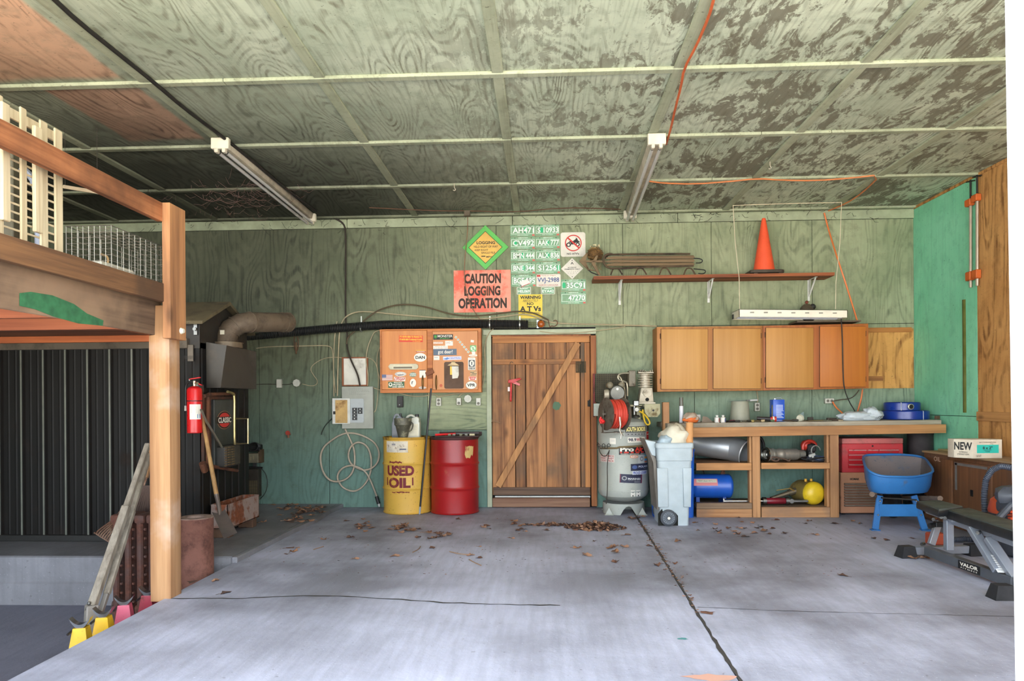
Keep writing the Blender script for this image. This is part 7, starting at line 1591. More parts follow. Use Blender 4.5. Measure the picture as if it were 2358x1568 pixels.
rg = random.Random(5)
small = [('screwdriver', 'black screwdriver with a dark red handle by the bucket', 1676, 7.9, .16, (40, 36, 36), (130, 40, 60)), ('pliers', 'dark pliers lying before the grey bucket', 1690, 7.84, .14, (44, 42, 40), (60, 58, 54)), ('wrench', 'short steel wrench near the black hose', 1718, 7.85, .1, (120, 116, 104), (90, 86, 78)), ('ratchet', 'small ratchet with a brass coloured head', 1728, 7.83, .09, (60, 58, 52), (170, 150, 90)), ('socket_wrench', 'socket wrench with a pale ring before the flashlight', 1750, 7.83, .12, (120, 104, 76), (190, 170, 130)), ('chisel', 'dark chisel lying beside the blue can', 1772, 7.84, .12, (50, 46, 44), (90, 110, 80)), ('rusty_file', 'rusty file lying near the white shell', 1820, 7.9, .16, (84, 70, 60), (60, 54, 48))]
for nm, lab, px, yy, L, c1, c2 in small:
    p = bt(px, 968, yy); a_ = rg.uniform(-.5, .5); d = Vector((math.cos(a_), math.sin(a_), 0)); t = T(nm, lab, 'hand tool', p)
    mb = MB(plain(*c1, .4, .4)); mb.cyl(p - d * L / 2 + Vector((0, 0, .014)), p + d * L * .1 + Vector((0, 0, .012)), .008, n=8); t.part(mb, 'shaft'); mb = MB(plain(*c2, .5)); mb.lathe(p + d * L * .1 + Vector((0, 0, .014)), [(.009, 0), (.014, L * .08), (.012, L * .2), (.014, L * .35), (.008, L * .42)], d, 10); t.part(mb, 'handle')
p = bt(1845, 966, 7.95); t = T('caulk_cone', 'pale blue and white nozzle shape lying on the bench', 'nozzle', p); mb = MB(plain(150, 176, 180, .5)); mb.cyl(p + Vector((-.0, .02, .035)), p + Vector((.045, .06, .1)), .04, .006, 16); t.part(mb, 'cone'); mb = MB(plain(216, 212, 190, .5)); mb.cyl(p + Vector((-.02, 0, .03)), p + Vector((.0, .02, .036)), .034, .04, 16); t.part(mb, 'cap')
rg = random.Random(8); k = 0
for nm, lab, px, yy, w_, h_, col in (('sandpaper_sheet', 'brown sheet lying at the bench middle', 1880, 7.98, .2, .006, (104, 84, 60)), ('metal_strip', 'bright metal strip on top of the brown sheet', 1888, 7.86, .2, .004, (180, 166, 120)), ('glass_pane', 'pale pane of glass leaning over the brown sheet', 1902, 7.83, .12, .004, (160, 160, 140)), ('wood_offcut', 'dark wood offcut on the bench beside the white bag', 1925, 7.88, .12, .02, (78, 62, 50)), ('wood_chip', 'small pale chip of wood beside the dark offcut', 1936, 7.84, .05, .014, (176, 160, 130)), ('bolt_tin', 'small dark tin behind the brown sheet', 1866, 8.1, .06, .04, (66, 58, 48)), ('wood_scrap', 'brown scrap at the far end of the bench', 2158, 7.95, .05, .04, (96, 74, 52)), ('wire_scrap', 'tangled scrap behind the offcut', 1915, 8.05, .1, .03, (70, 60, 50))):
    p = bt(px, 966, yy); mb = MB(plain(*col, .7, var=.4)); a_ = rg.uniform(-.4, .4); M = Matrix.Translation(p + Vector((0, 0, .0005 + .007 * (nm in ('metal_strip', 'glass_pane'))))) @ Matrix.Rotation(a_, 4, 'Z')
    mb.box(-w_ / 2, w_ / 2, -w_ * .3, w_ * .3, 0, h_, None, min(.003, h_ * .3), M); one(mb, nm, lab, 'scrap', p)
p = bt(1986, 966, 7.95); mb = MB(plain(196, 206, 212, .45, var=.2)); crumple(mb, p + Vector((-.06, .03, .035)), .19, .1, .06, 21.3, 34, 18, .34); crumple(mb, p + Vector((.12, .04, .055)), .11, .09, .075, 23.3, 34, 18, .34)
mb.text('HOM', p + Vector((.15, -.075, .035)), .07, .028, BLACK, v=(0, .5, 1), u=(1, .2, .25)); one(mb, 'plastic_bag', 'crumpled pale blue plastic bag beside the blue hose reels', 'bag', p, angle=60)
# blue flat hoses, coiled
def coil(px, Y, w_px, z0, h, lab, extra=None):
    p = W(px, 950, Y); r = w_px / 2 * Y / F; t = T('coiled_flat_hose', lab, 'hose', (p.x, Y, z0)); mb = MB(plain(22, 52, 140, .3, var=.2))
    mb.lathe((p.x, Y, z0), [(r * .4, .0), (r - .006, .0), (r, .008), (r, h - .008), (r - .006, h), (r * .4, h)], n=48)
    t.part(mb, 'roll'); mb = MB(plain(16, 38, 108, .35)); 
    for k in range(9): rr_ = r * (.45 + .06 * k); mb.lathe((p.x, Y, z0 + h), [(rr_ - .006, -.001), (rr_, .004), (rr_ + .004, -.001)], n=40, caps=(False, False))
    t.part(mb, 'windings'); mb = MB(plain(190, 196, 210, .5)); a_ = .35 if not extra else -.5; q = Vector((p.x + r * math.sin(a_) * 1.005, Y - r * math.cos(a_) * 1.005, z0)); mb.tube([q + Vector((0, .01, h)), q + Vector((0, -.002, h)), q + Vector((0, -.002, 0))], .004, 5); t.part(mb, 'tie')
    if extra: mb = MB(plain(178, 178, 162, .4, .3)); q = Vector((p.x + .0, Y - r - .02, z0 + h * .5)); mb.lathe(q, [(.024, 0), (.032, .004), (.032, .03), (.026, .05)], (0, 1, 0), 20, caps=(False, True)); mb.lathe(q + Vector((0, .0, 0)), [(.022, .001), (.018, .03)], (0, 1, 0), 16, m=DARK); t.part(mb, 'coupling')
    return p.x
zz = btz(W(2082, 960, 8.1).x); coil(2083, 8.15, 98, zz + .001, .095, 'wide coiled blue flat hose lying on the bench'); coil(2077, 8.17, 74, zz + .097, .092, 'smaller coiled blue hose with a pale coupling on top', True)

# ---- under the bench
GV = plain(206, 210, 212, .38, .75, .2, 3); Yd_ = 8.05
t = T('galvanised_duct', 'shiny galvanised stove duct on the middle shelf', 'duct', W(1660, 1062, Yd_))
a = W(1592, 1019, 8.28); b = W(1684, 1033, 8.08); mb = MB(GV); rad = .135; d = (b - a).normalized(); mb.lathe(a, [(rad, 0), (rad, (b - a).length)], d, 40, caps=(False, False)); mb.lathe(a, [(rad - .004, (b - a).length), (rad - .004, 0)], d, 40, caps=(False, False)); t.part(mb, 'pipe', fix=False)
mb = MB(GV); e1 = b; d2 = (d + Vector((.0, -.5, -.22))).normalized(); e2 = b + (d * .5 + d2 * .5).normalized() * .07; e3 = e2 + d2 * .1
mb.loft([mb.ring(b, d, rad + .003, 40, (0, 0, 1)), mb.ring(e2, (d + d2), rad + .003, 40, (0, 0, 1)), mb.ring(e3, d2, rad + .003, 40, (0, 0, 1)), mb.ring(e3 + d2 * .012, d2, rad + .009, 40, (0, 0, 1)), mb.ring(e3 + d2 * .02, d2, rad, 40, (0, 0, 1)), mb.ring(e3 + d2 * .0, d2, rad - .006, 40, (0, 0, 1)), mb.ring(e2, d + d2, rad - .008, 40, (0, 0, 1))], caps=(False, False)); t.part(mb, 'elbow', fix=False)
mb = MB(BLKP); mb.tube([W(*q, 8.1) for q in ((1745, 1004), (1755, 1010), (1760, 1026), (1758, 1048), (1750, 1062))], .014, 8, smooth=1); mb.tube([W(*q, 8.14) for q in ((1745, 1000), (1750, 1010), (1754, 1028), (1752, 1052), (1748, 1064))], .012, 8, smooth=1); one(mb, 'black_hose', 'stiff black hose curving behind the bench leg', 'hose', W(1750, 1062, 8.1))
t = T('pump_cylinder', 'battered silver pump cylinder with ring flanges on the shelf', 'pump', W(1810, 1066, 8.0)); PC = plain(176, 172, 160, .38, .6, .4, 6); a = W(1764, 1046, 7.9); b = W(1850, 1050, 8.05); b.z = a.z - .005; a.z = sz + .085; b.z = sz + .072; d = (b - a); L = d.length
mb = MB(PC); mb.lathe(a, [(.05, .0), (.066, 0), (.075, .005), (.075, .02), (.066, .03), (.06, .035), (.06, .06), (.068, .065), (.068, .085), (.058, .1), (.06, .15), (.066, .16), (.066, .2), (.06, .21), (.064, .24), (.064, L * .8), (.05, L * .84), (.045, L)], d, 32, caps=(False, True)); t.part(mb, 'body')
mb = MB(CHROME); mb.lathe(a - d.normalized() * .015, [(.066, 0), (.08, .002), (.08, .014), (.066, .016), (.052, .01)], d, 32, caps=(False, False)); mb.lathe(a + d.normalized() * .03 + Vector((0.0, 0, 0)), [(.044, 0), (.05, .003), (.05, .012), (.04, .012)], d, 28, caps=(False, False)); t.part(mb, 'end_ring')
t = T('shackle', 'rusty clevis hook lying before the silver pump', 'shackle', W(1790, 1070, 7.86)); mb = MB(plain(98, 76, 62, .6, .3)); sp = lambda x, y, Yy: Vector((W(x, y, Yy).x, Yy, sz + .014))
q = [(1775, 1062), (1778, 1056), (1788, 1057), (1794, 1062), (1790, 1069), (1780, 1068)]; mb.tube([Vector((W(x, y, 7.86).x, 7.85, sz + .012 + (1070 - y) * .0035)) for x, y in q], .009, 8, smooth=2, closed=True); mb.tube([Vector((W(x, y, 7.86).x, 7.84, sz + .012 + (1070 - y) * .0035)) for x, y in ((1790, 1058), (1805, 1062), (1813, 1068), (1818, 1067), (1817, 1061))], .008, 8, smooth=1); t.part(mb, 'hook')
t = T('random_orbit_sander', 'red and black power sander with its cord on the shelf', 'power tool', W(1868, 1050, 8.1)); p = W(1864, 1030, 8.15)
mb = MB(plain(196, 56, 40, .4)); mb.tube([p + Vector((.075 * math.cos(a_), 0, .075 * math.sin(a_) + .0)) for a_ in (R(200 - 24 * i) for i in range(9))], .018, 10); mb.ball(p + Vector((-.02, .05, .02)), .06); t.part(mb, 'shell')
mb = MB(plain(40, 38, 38, .5)); mb.box(p.x - .03, p.x + .06, 8.1, 8.2, p.z - .05, p.z + .04, bev=.015); mb.cyl((p.x + .01, 8.15, sz), (p.x + .01, 8.15, p.z - .04), .045, n=16); t.part(mb, 'motor_housing'); mb = MB(plain(150, 150, 140, .5)); mb.tube([p + Vector((.04 + .05 * math.cos(a_), -.08, -.03 + .055 * math.sin(a_))) for a_ in (i * .5 for i in range(11))], .006, 6); t.part(mb, 'cord')
rg = random.Random(3)
for nm, lab, col, k0 in (('black_cable_coil', 'tangle of black cable at the end of the shelf', (40, 40, 44), 0), ('blue_cable_coil', 'coil of blue and grey cable beside the sander', (60, 84, 130), 1)):
    mb = MB(plain(*col, .5), plain(150, 150, 146, .5)); p = W(1880 + 10 * k0, 1062, 7.92 + .06 * k0); p.z = sz + .012
    for k in range(5): o_ = Vector((rg.uniform(-.03, .03), rg.uniform(-.02, .03), .008 * k)); mb.tube([p + o_ + Vector(((.09 + .012 * k) * math.cos(a_), .06 * math.sin(a_), .012 * math.sin(a_ * 2 + k))) for a_ in (i * .42 for i in range(15))], .006, 5, k % 2 * k0, closed=True)
    one(mb, nm, lab, 'cable', p)
p = W(1872, 1048, 7.95); p.z = sz + .06; mb = MB(plain(204, 204, 196, .5)); mb.bar(p + Vector((-.04, 0, .0)), p + Vector((.03, .03, .02)), .03, .03, bev=.006); mb.cyl(p + Vector((0, 0, -.055)), p, .01, n=6); one(mb, 'white_plug', 'white plug adaptor resting on the cables', 'plug', p - Vector((0, 0, .05)))
# blue air tank
t = T('portable_air_tank', 'blue portable air tank on the bottom shelf', 'air tank', W(1640, 1150, 8.05)); r_ = .135; a = Vector((W(1586, 1120, 8.05).x, 8.05, bzz + r_ + .06)); xb_ = W(1684, 1120, 8.05).x; L = xb_ - a.x
mb = MB(plain(34, 92, 190, .35, var=.2)); mb.lathe(a, [(.02, 0), (.09, .01), (r_ - .01, .045), (r_, .07), (r_, L - .04), (r_ + .001, L - .035), (r_ - .004, L - .02), (r_ - .02, L - .006), (.1, L)], (1, 0, 0), 40); t.part(mb, 'tank')
mb = MB(flat(214, 130, 130)); mb.warp = lambda v: (v.x, 8.05 - (r_ + .001) * math.cos(v.z), a.z + (r_ + .001) * math.sin(v.z))
n = 8; vs = [(x_, 0, .15 + .6 * i / n) for i in range(n + 1) for x_ in (a.x + .03, xb_ - .18)]; mb.add(vs, [(2 * i, 2 * i + 1, 2 * i + 3, 2 * i + 2) for i in range(n)]); vs = [(x_, -.001, .4 + .3 * i / n) for i in range(n + 1) for x_ in (a.x + .06, xb_ - .19)]
mb.warp = lambda v: (v.x, 8.05 - (r_ + .002) * math.cos(v.z), a.z + (r_ + .002) * math.sin(v.z)); mb.add(vs, [(2 * i, 2 * i + 1, 2 * i + 3, 2 * i + 2) for i in range(n)], flat(200, 196, 176)); mb.text('PORTABLE AIR TANK', ((a.x + xb_) / 2 - .06, 0, .55), .19, .12, flat(60, 56, 50), bold=.02); t.part(mb, 'warning_label', smooth=False, fix=False)
mb = MB(IRON); mb.tube([(a.x + .03, 8.05, a.z + r_), (a.x + .04, 8.05, a.z + r_ + .05), (a.x + .16, 8.05, a.z + r_ + .05), (a.x + .17, 8.05, a.z + r_)], .007, 6, smooth=1); t.part(mb, 'handle')
mb = MB(RUST); mb.prism([(xb_ - .11, a.z + r_ * .9), (xb_ - .07, a.z + r_ * .9), (xb_ - .07, a.z + r_ + .02), (xb_ - .085, a.z + r_ + .07), (xb_ - .12, a.z + r_ + .01)], 8.04, 8.06, 'y', bev=.004); mb.cyl((xb_ - .09, 8.05, a.z + r_ * .9), (xb_ - .09, 8.05, a.z + r_ + .03), .014, n=10); t.part(mb, 'valve')
for q in (a.x + .08, xb_ - .1): mb = MB(plain(24, 70, 150, .5)); mb.box(q - .02, q + .02, 7.95, 8.15, bzz, bzz + .085, bev=.003); t.part(mb, 'foot')
# hydraulic cylinder / spreader rod
t = T('hydraulic_ram', 'steel rod with a red grip lying on the bottom shelf', 'tool', W(1760, 1155, 7.88)); a = Vector((W(1667, 1150, 7.88).x, 7.88, bzz + .05)); b = Vector((W(1860, 1150, 7.9).x, 7.9, bzz + .05)); d = (b - a); L = d.length; dn = d.normalized()
mb = MB(CHROME); mb.cyl(a + Vector((0, 0, .0)), a + d * .5, .02, n=14); mb.cyl(a - Vector((0, 0, .03)), a + Vector((0, 0, .03)), .018, n=10); t.part(mb, 'rod'); mb = MB(plain(122, 22, 36, .35)); mb.lathe(a + d * .5, [(.03, 0), (.034, .01), (.034, L * .22), (.03, L * .23)], dn, 20); t.part(mb, 'grip')
mb = MB(STEEL); mb.cyl(a + d * .46, a + d * .5, .042, n=14); mb.cyl(a + d * .73, a + d * .77, .044, n=14); mb.bar(a + d * .77, b, .05, .03, bev=.006); mb.cyl(a + d * .8 + Vector((0, -.03, 0)), a + d * .8 + Vector((0, .03, 0)), .025, n=12); t.part(mb, 'collar')
mb = MB(plain(150, 140, 120, .35, .8)); q0 = W(1775, 1143, 8.0); q1 = W(1838, 1127, 8.05); q0.z = bzz + .06; q1.z = bzz + .15; mb.cyl(q0, q1, .022, .03, 12); mb.cyl(q1 - (q1 - q0) * .35, q1, .036, n=12); mb.cyl(q1, q1 + (q1 - q0) * .12, .02, n=10); t2 = T('pipe_fitting', 'heavy steel pipe fitting leaning on the yellow tank', 'fitting', q0 - Vector((0, 0, .05))); t2.part(mb, 'body'); mb = MB(plain(196, 160, 90, .4, .6)); mb.cyl(W(1788, 1129, 7.98), W(1817, 1125, 7.98), .005, n=6); mb.cyl(W(1818, 1124, 7.98), q1 + Vector((-.03, -.02, -.02)), .008, n=6); t2.part(mb, 'lever')
# yellow tank
t = T('yellow_tank', 'round yellow ended propane style tank on the bottom shelf', 'tank', W(1880, 1155, 8.0)); yc = W(1884, 1125, 7.88); r_ = .128; yc.z = bzz + r_; d = Vector((-.35, 1, 0)).normalized(); a = Vector((yc.x, 7.86, yc.z))
mb = MB(worn((232, 196, 40), (150, 110, 50), 8, .62, .75, .4)); mb.lathe(a, [(.01, -.0), (.06, .006), (.1, .025), (r_ - .004, .06), (r_, .09), (r_, .1)], d, 36, caps=(True, False)); t.part(mb, 'front_dome', label='bright yellow domed end')
mb = MB(worn((150, 128, 66), (104, 84, 56), 8, .5, .7, .6)); mb.lathe(a, [(r_ + .001, .1), (r_ + .002, .11), (r_, .115), (r_, .3), (.1, .36), (.02, .38)], d, 36, caps=(False, True)); t.part(mb, 'shell')
for dx in (-.06, .0): mb = MB(plain(214, 160, 40, .5)); p = a + d * .15 + Vector((dx + .02, 0, r_ - .006)); mb.cyl(p, p + Vector((0, 0, .03)), .014, n=8); t.part(mb, 'fitting')
# red chest on tan roll cabinet
Yc2 = 7.93; x0, x1, z0, z1 = rect(1936, 1090, 2079, 1186, Yc2); z0 = 0
t = T('roller_tool_cabinet', 'tan tool cabinet with black drawers below the red chest', 'tool cabinet', ((x0 + x1) / 2, Yc2 + .2, 0)); TN = worn((196, 140, 106), (130, 84, 60), 5, .6, .7, .6)
z1 = W(2005, 1088, Yc2).z; mb = MB(TN); mb.box(x0, x1, Yc2, Yc2 + .42, .02, z1, bev=.006); t.part(mb, 'body'); zt_ = z1 - .11; zb_ = .09; nd = 9
for k in range(nd):
    za_ = zb_ + (zt_ - zb_) * k / nd; zc2 = zb_ + (zt_ - zb_) * (k + 1) / nd; mb = MB(plain(56, 54, 50, .4, .2)); mb.box(x0 + .035, x1 - .035, Yc2 - .01, Yc2, za_ + .004, zc2 - .004, bev=.002); d_ = t.part(mb, 'drawer')
    mb = MB(plain(190, 170, 150, .35, .5)); mb.bar((x0 + .035, Yc2 - .02, zc2 - .012), (x1 - .035, Yc2 - .02, zc2 - .012), .018, .01, bev=.002); t.part(mb, 'drawer_pull', d_)
mb = MB(BLACK); mb.text('HOMAK', (W(1968, 1103, Yc2).x, Yc2 - .002, W(1968, 1103, Yc2).z), .1, .025, BLACK, bold=.05); t.part(mb, 'maker_badge', smooth=False, fix=False)
for q in (x0 + .05, x1 - .05): mb = MB(RUBBER); mb.cyl((q - .015, Yc2 + .06, .012), (q + .015, Yc2 + .06, .012), .012, n=8); t.part(mb, 'caster')
x0, x1, z0, z2 = rect(1939, 1009, 2080, 1086, Yc2); t = T('red_tool_chest', 'faded red tool chest standing on the tan tool cabinet', 'tool chest', ((x0 + x1) / 2, Yc2 + .2, z1)); RC = worn((190, 62, 66), (150, 90, 84), 4, .56, .7, .5, base2=(176, 44, 50)); z0 = z1 + .001
mb = MB(RC); mb.box(x0, x1, Yc2, Yc2 + .36, z0, z2 - .06, bev=.006); t.part(mb, 'body'); mb = MB(worn((206, 110, 104), (160, 110, 96), 4, .5, .7, .6)); mb.box(x0, x1, Yc2 - .005, Yc2 + .36, z2 - .06, z2, bev=.01, seg=2); t.part(mb, 'lid', label='faded pinkish lid')
zz0 = z0 + .045; zz1 = z2 - .115
for k in range(4):
    za_ = zz0 + (zz1 - zz0) * k / 4; zc2 = zz0 + (zz1 - zz0) * (k + 1) / 4; cuts = [x0 + .06, x1 - .05] if k < 3 else [x0 + .06, x0 + .06 + (x1 - x0 - .11) * .37, x0 + .06 + (x1 - x0 - .11) * .6, x1 - .05]
    for u_, v_ in zip(cuts, cuts[1:]):
        mb = MB(worn((196, 30, 40), (160, 70, 60), 5, .6, .75, .4)); mb.box(u_ + .003, v_ - .003, Yc2 - .012, Yc2, za_ + .004, zc2 - .004, bev=.003); d_ = t.part(mb, 'drawer'); mb = MB(plain(216, 170, 166, .3, .4)); mb.bar((u_ + .006, Yc2 - .018, zc2 - .014), (v_ - .006, Yc2 - .018, zc2 - .014), .014, .01, bev=.002); t.part(mb, 'drawer_pull', d_)
mb = MB(DARK); mb.cyl(((x0 + x1) / 2, Yc2 - .004, z2 - .085), ((x0 + x1) / 2, Yc2, z2 - .085), .01, n=10); t.part(mb, 'lock')
p = W(2119, 1048, 8.15); zt_ = W(2119, 998, 8.02).z; mb = MB(plain(62, 54, 54, .7, var=.3)); mb.lathe((p.x, 8.15, 0), [(.12, 0), (.125, .01), (.13, zt_ - .02), (.134, zt_ - .01), (.134, zt_), (.12, zt_)], n=32); one(mb, 'dark_canister', 'tall dark canister under the end of the bench', 'canister', (p.x, 8.15, 0))

# ================================================================ side cabinet with OIL
Xc = W(2130, 1037, 7.68).x; za_ = W(2128, 1037, X=Xc).z; y1_ = W(2128, 1037, X=Xc).y; y0_ = 6.15
t = T('side_cabinet', 'old brown plywood cabinet marked OIL against the side wall', 'cabinet', (Xc + .15, 6.8, 0)); OC = wood((140, 92, 56), (86, 54, 34), 2, .5, seed=121, knots=False, stain=(70, 52, 40)); OC2 = wood((130, 84, 50), (84, 54, 34), 2, .5, seed=126, knots=False, stain=(96, 76, 62), st=(.45, .6))
mb = MB(OC2); mb.box(Xc, XR - .005, y0_, y1_, 0, za_ - .02, bev=.003); t.part(mb, 'carcass'); mb = MB(wood((176, 146, 108), (120, 90, 62), 1, .6, seed=128)); mb.box(Xc - .02, XR - .005, y0_, y1_ + .01, za_ - .02, za_, bev=.003); t.part(mb, 'top_board')
d0, d1 = W(2131, 1100, X=Xc).y, W(2196, 1100, X=Xc).y; e0_, e1_ = W(2202, 1100, X=Xc).y, W(2287, 1100, X=Xc).y
for (u_, v_, m_) in ((d1, d0 - .01, OC), (e1_, e0_, OC2)): mb = MB(m_); mb.box(Xc - .02, Xc, u_, v_, .03, za_ - .06, bev=.003); dd = t.part(mb, 'door')
mb = MB(plain(120, 116, 112, .6)); mb.box(Xc - .0215, Xc - .0205, e1_ + .05, e0_ - .01, za_ - .1, za_ - .075); mb.box(Xc - .0215, Xc - .0205, e0_ - .05, e0_ - .015, za_ - .34, za_ - .08); t.part(mb, 'old_tape', dd, smooth=False)
p = W(2158, 1057, X=Xc - .022); mb = MB(flat(206, 176, 150)); mb.text('OIL', p, .12, .045, 0, u=(0, -1, 0), bold=.0); t.part(mb, 'painted_word', smooth=False, fix=False)
for yy, zz_ in ((d0 - .03, .2), ((e0_ + e1_) / 2, .35)): mb = MB(IRON); mb.box(Xc - .024, Xc - .02, yy - .02, yy + .02, zz_, zz_ + .06); t.part(mb, 'hinge')
# cardboard box NEW
Yn = 6.62; x0, x1, z0, z1 = rect(2214, 1010, 2311, 1048, Yn); z0 = za_ + .001; cbx = Vector(((x0 + x1) / 2, Yn, z0)); ang = -.12
t = thing('cardboard_box', 'white cardboard box printed NEW on the old brown cabinet', 'box', (W(2311, 1046, Yn).x, Yn, z0), 0.0)
Lx = x1 - x0; xc2 = W(2240, 1030, Yn).x - x1; CBW = worn((220, 208, 186), (160, 140, 110), 6, .6, .75, .8)
Hb = W(2290, 1012, Yn).z - z0; mb = MB(CBW); q = [(-Lx + .0, .12), (xc2, 0), (0, .02), (0, .2), (-Lx + .0, .22)]
mb.prism(q, 0, Hb, 'z', bev=.003); mb.build('box', t); mb = MB(BLACK); uu = Vector((xc2 + Lx, -.12, 0)).normalized(); 
nn = Vector((uu.y, -uu.x, 0)) * .002
mb.text('NEW', Vector(((-Lx + xc2) / 2, .06, Hb * .64)) + nn, (Vector((xc2 + Lx, -.12, 0)).length) * .95, Hb * .42, 0, u=uu, bold=.03); mb.text('THE WHOLESALE\nAFTERMARKET SCREWS', Vector(((-Lx + xc2) / 2, .06, Hb * .26)) + nn, .1, .035, 0, u=uu)
mb.build('printed_word', t, smooth=False, fix=False)
uf = Vector((-xc2, .02, 0)).normalized(); ff = lambda f, z: Vector((xc2 * (1 - f), .02 * f - .002, z)); mb = MB(flat(40, 176, 160)); wv2 = .85
a_, b_ = ff(.14, 0), ff(.88, 0)
mb.add([a_ + Vector((0, 0, Hb * .28)), b_ + Vector((0, 0, Hb * .28)), b_ + Vector((0, 0, Hb * .72)), a_ + Vector((0, 0, Hb * .72))], [(0, 1, 2, 3)]); _bk = mb.mi(BLACK); mb.text('8 x 2"', ff(.5, Hb * .56) + Vector((0, -.001, 0)), .09, .025, _bk, u=uf, bold=.03); mb.text('PHILLIPS HEAD\nGRABBER', ff(.5, Hb * .4) + Vector((0, -.001, 0)), .07, .022, _bk, u=uf); mb.text('GRIP-TITE MANUFACTURING', ff(.5, Hb * .85) + Vector((0, -.001, 0)), .16, .01, _bk, u=uf); mb.text('5 LBS NET\nPER BOX', ff(.2, Hb * .14) + Vector((0, -.001, 0)), .05, .02, _bk, u=uf); mb.build('green_label', t, smooth=False, fix=False)
mb = MB(wood((176, 160, 110), (120, 110, 70), 1, 1)); mb.box(Xc + .12, XR - .02, 6.95, 7.66, za_ + .001, za_ + .02, bev=.003); one(mb, 'loose_board', 'thin board lying on the brown cabinet by the teal wall', 'board', (Xc + .2, 7.3, za_))

# ================================================================ wheelbarrow
ya_ = 6.92; ym = 7.66
t = T('wheelbarrow', 'blue wheelbarrow with wooden handles facing the camera', 'wheelbarrow', (W(2068, 1180, 7.1).x, 7.2, 0))
BLU = worn((48, 112, 172), (90, 96, 100), 6, .6, .74, .4, base2=(40, 98, 156), seed=6, speck=.5); INN = worn((118, 104, 100), (66, 100, 130), 4, .58, .7, .8, base2=(96, 92, 94), seed=7, speck=.6)
F0 = [W(1998, 1082, ya_ + .1), W(2026, 1095, ya_), W(2068, 1098, ya_ - .02), W(2112, 1097, ya_ - .0), W(2147, 1087, ya_ + .1), W(2140, 1068, 7.3), W(2124, 1053, 7.6), W(2080, 1047, ym), W(2016, 1047, ym), W(1990, 1050, 7.62), W(1989, 1062, 7.3)]
def ringof(pts, n=40):
    out = []; k = len(pts)
    for i in range(n):
        f = i * k / n; j = int(f); u_ = f - j; p0, p1, p2, p3 = pts[(j - 1) % k], pts[j % k], pts[(j + 1) % k], pts[(j + 2) % k]
        out.append(.5 * ((2 * p1) + (p2 - p0) * u_ + (2 * p0 - 5 * p1 + 4 * p2 - p3) * u_ ** 2 + (3 * p1 - p0 - 3 * p2 + p3) * u_ ** 3))
    return out
rim = ringof(F0); cen = sum(rim, Vector()) / len(rim); zbm = .345
def shrink(f, z, dy=0): return [Vector((cen.x + (p.x - cen.x) * f, cen.y + dy + (p.y - cen.y) * f, p.z * (1 - z) + zbm * z)) for p in rim]
def lower(fx, dz_, zf): return [Vector((cen.x + (p.x - cen.x) * fx, cen.y + (p.y - cen.y) * fx, zbm + (p.z - zbm) * zf)) for p in rim]
outer = [rim, lower(.985, 0, .75), lower(.95, 0, .35), lower(.87, 0, .08), lower(.7, 0, 0)]
mb = MB(BLU); mb.loft(outer, caps=(False, True)); mb.tube(rim, .012, 8, closed=True); t.part(mb, 'tub', fix=False)
inner = [[p + Vector((0, 0, .0)) for p in rim]] + [[Vector((p.x * .985 + cen.x * .015, p.y * .985 + cen.y * .015, p.z + .008)) for p in r_] for r_ in outer[1:]]
mb = MB(INN); mb.loft(inner, caps=(False, True)); t.part(mb, 'tub_lining', label='dirt caked inside of the tub', fix=False)
HW = wood((124, 104, 88), (84, 68, 56), 1, 1, seed=131)
for (g0, g1, k) in ((W(2008, 1128, 6.72), Vector((W(2036, 1160, 7.8).x, 7.85, .2)), 0), (W(2165, 1138, 6.62), Vector((W(2070, 1165, 7.8).x, 7.85, .2)), 1)):
    mb = MB(HW); g0.z = .385 if k == 0 else .36; mb.bar(g0 + (g1 - g0) * .18, g1, .035, .045, bev=.004); mb.tube([g0, g0 + (g1 - g0) * .02, g0 + (g1 - g0) * .19], .022, 10, rf=lambda f: .024 - .003 * f); t.part(mb, 'handle')
lx0, lx1 = W(2018, 1180, 7.0).x, W(2122, 1180, 7.0).x; lz = .33
for (a0, b0_) in ((2029, 2012), (2098, 2131)):
    mb = MB(BLU); p0 = W(a0 - 3 if a0 < 2050 else a0 + 6, 1147, 7.05); p1 = W(b0_ + 3 if a0 < 2050 else b0_ - 1, 1221, 7.0); p1.z = .0; p0.z = lz; mb.bar(p1 + (p0 - p1) * .03, p0, .06, .025, up=(0, 1, 0), bev=.004); mb.box(p1.x - .04, p1.x + .04, p1.y - .03, p1.y + .03, 0, .012, bev=.003); t.part(mb, 'leg')
    mb = MB(CHROME)
    for f in (.45, .85): q = p1 + (p0 - p1) * f; mb.ball(q + Vector((0, -.02, 0)), .01, n=8, k=5)
    t.part(mb, 'bolts')
mb = MB(worn((46, 116, 178), (90, 90, 90), 7, .62, .75, .4)); a = W(2024, 1161, 7.02); b = W(2114, 1189, 7.02); mb.box(a.x, b.x, 7.01, 7.03, b.z, a.z, bev=.003); t.part(mb, 'leg_brace')
mb = MB(IRON); mb.bar(W(2030, 1146, 6.98), W(2110, 1151, 6.98), .02, .012); t.part(mb, 'cross_strap')
mb = MB(RUBBER); wc_ = Vector((W(2054, 1180, 7.75).x, 7.75, .165)); mb.lathe(wc_ - Vector((.045, 0, 0)), [(.09, 0), (.14, .005), (.162, .025), (.165, .045), (.162, .065), (.14, .085), (.09, .09)], (1, 0, 0), 32); t.part(mb, 'wheel')

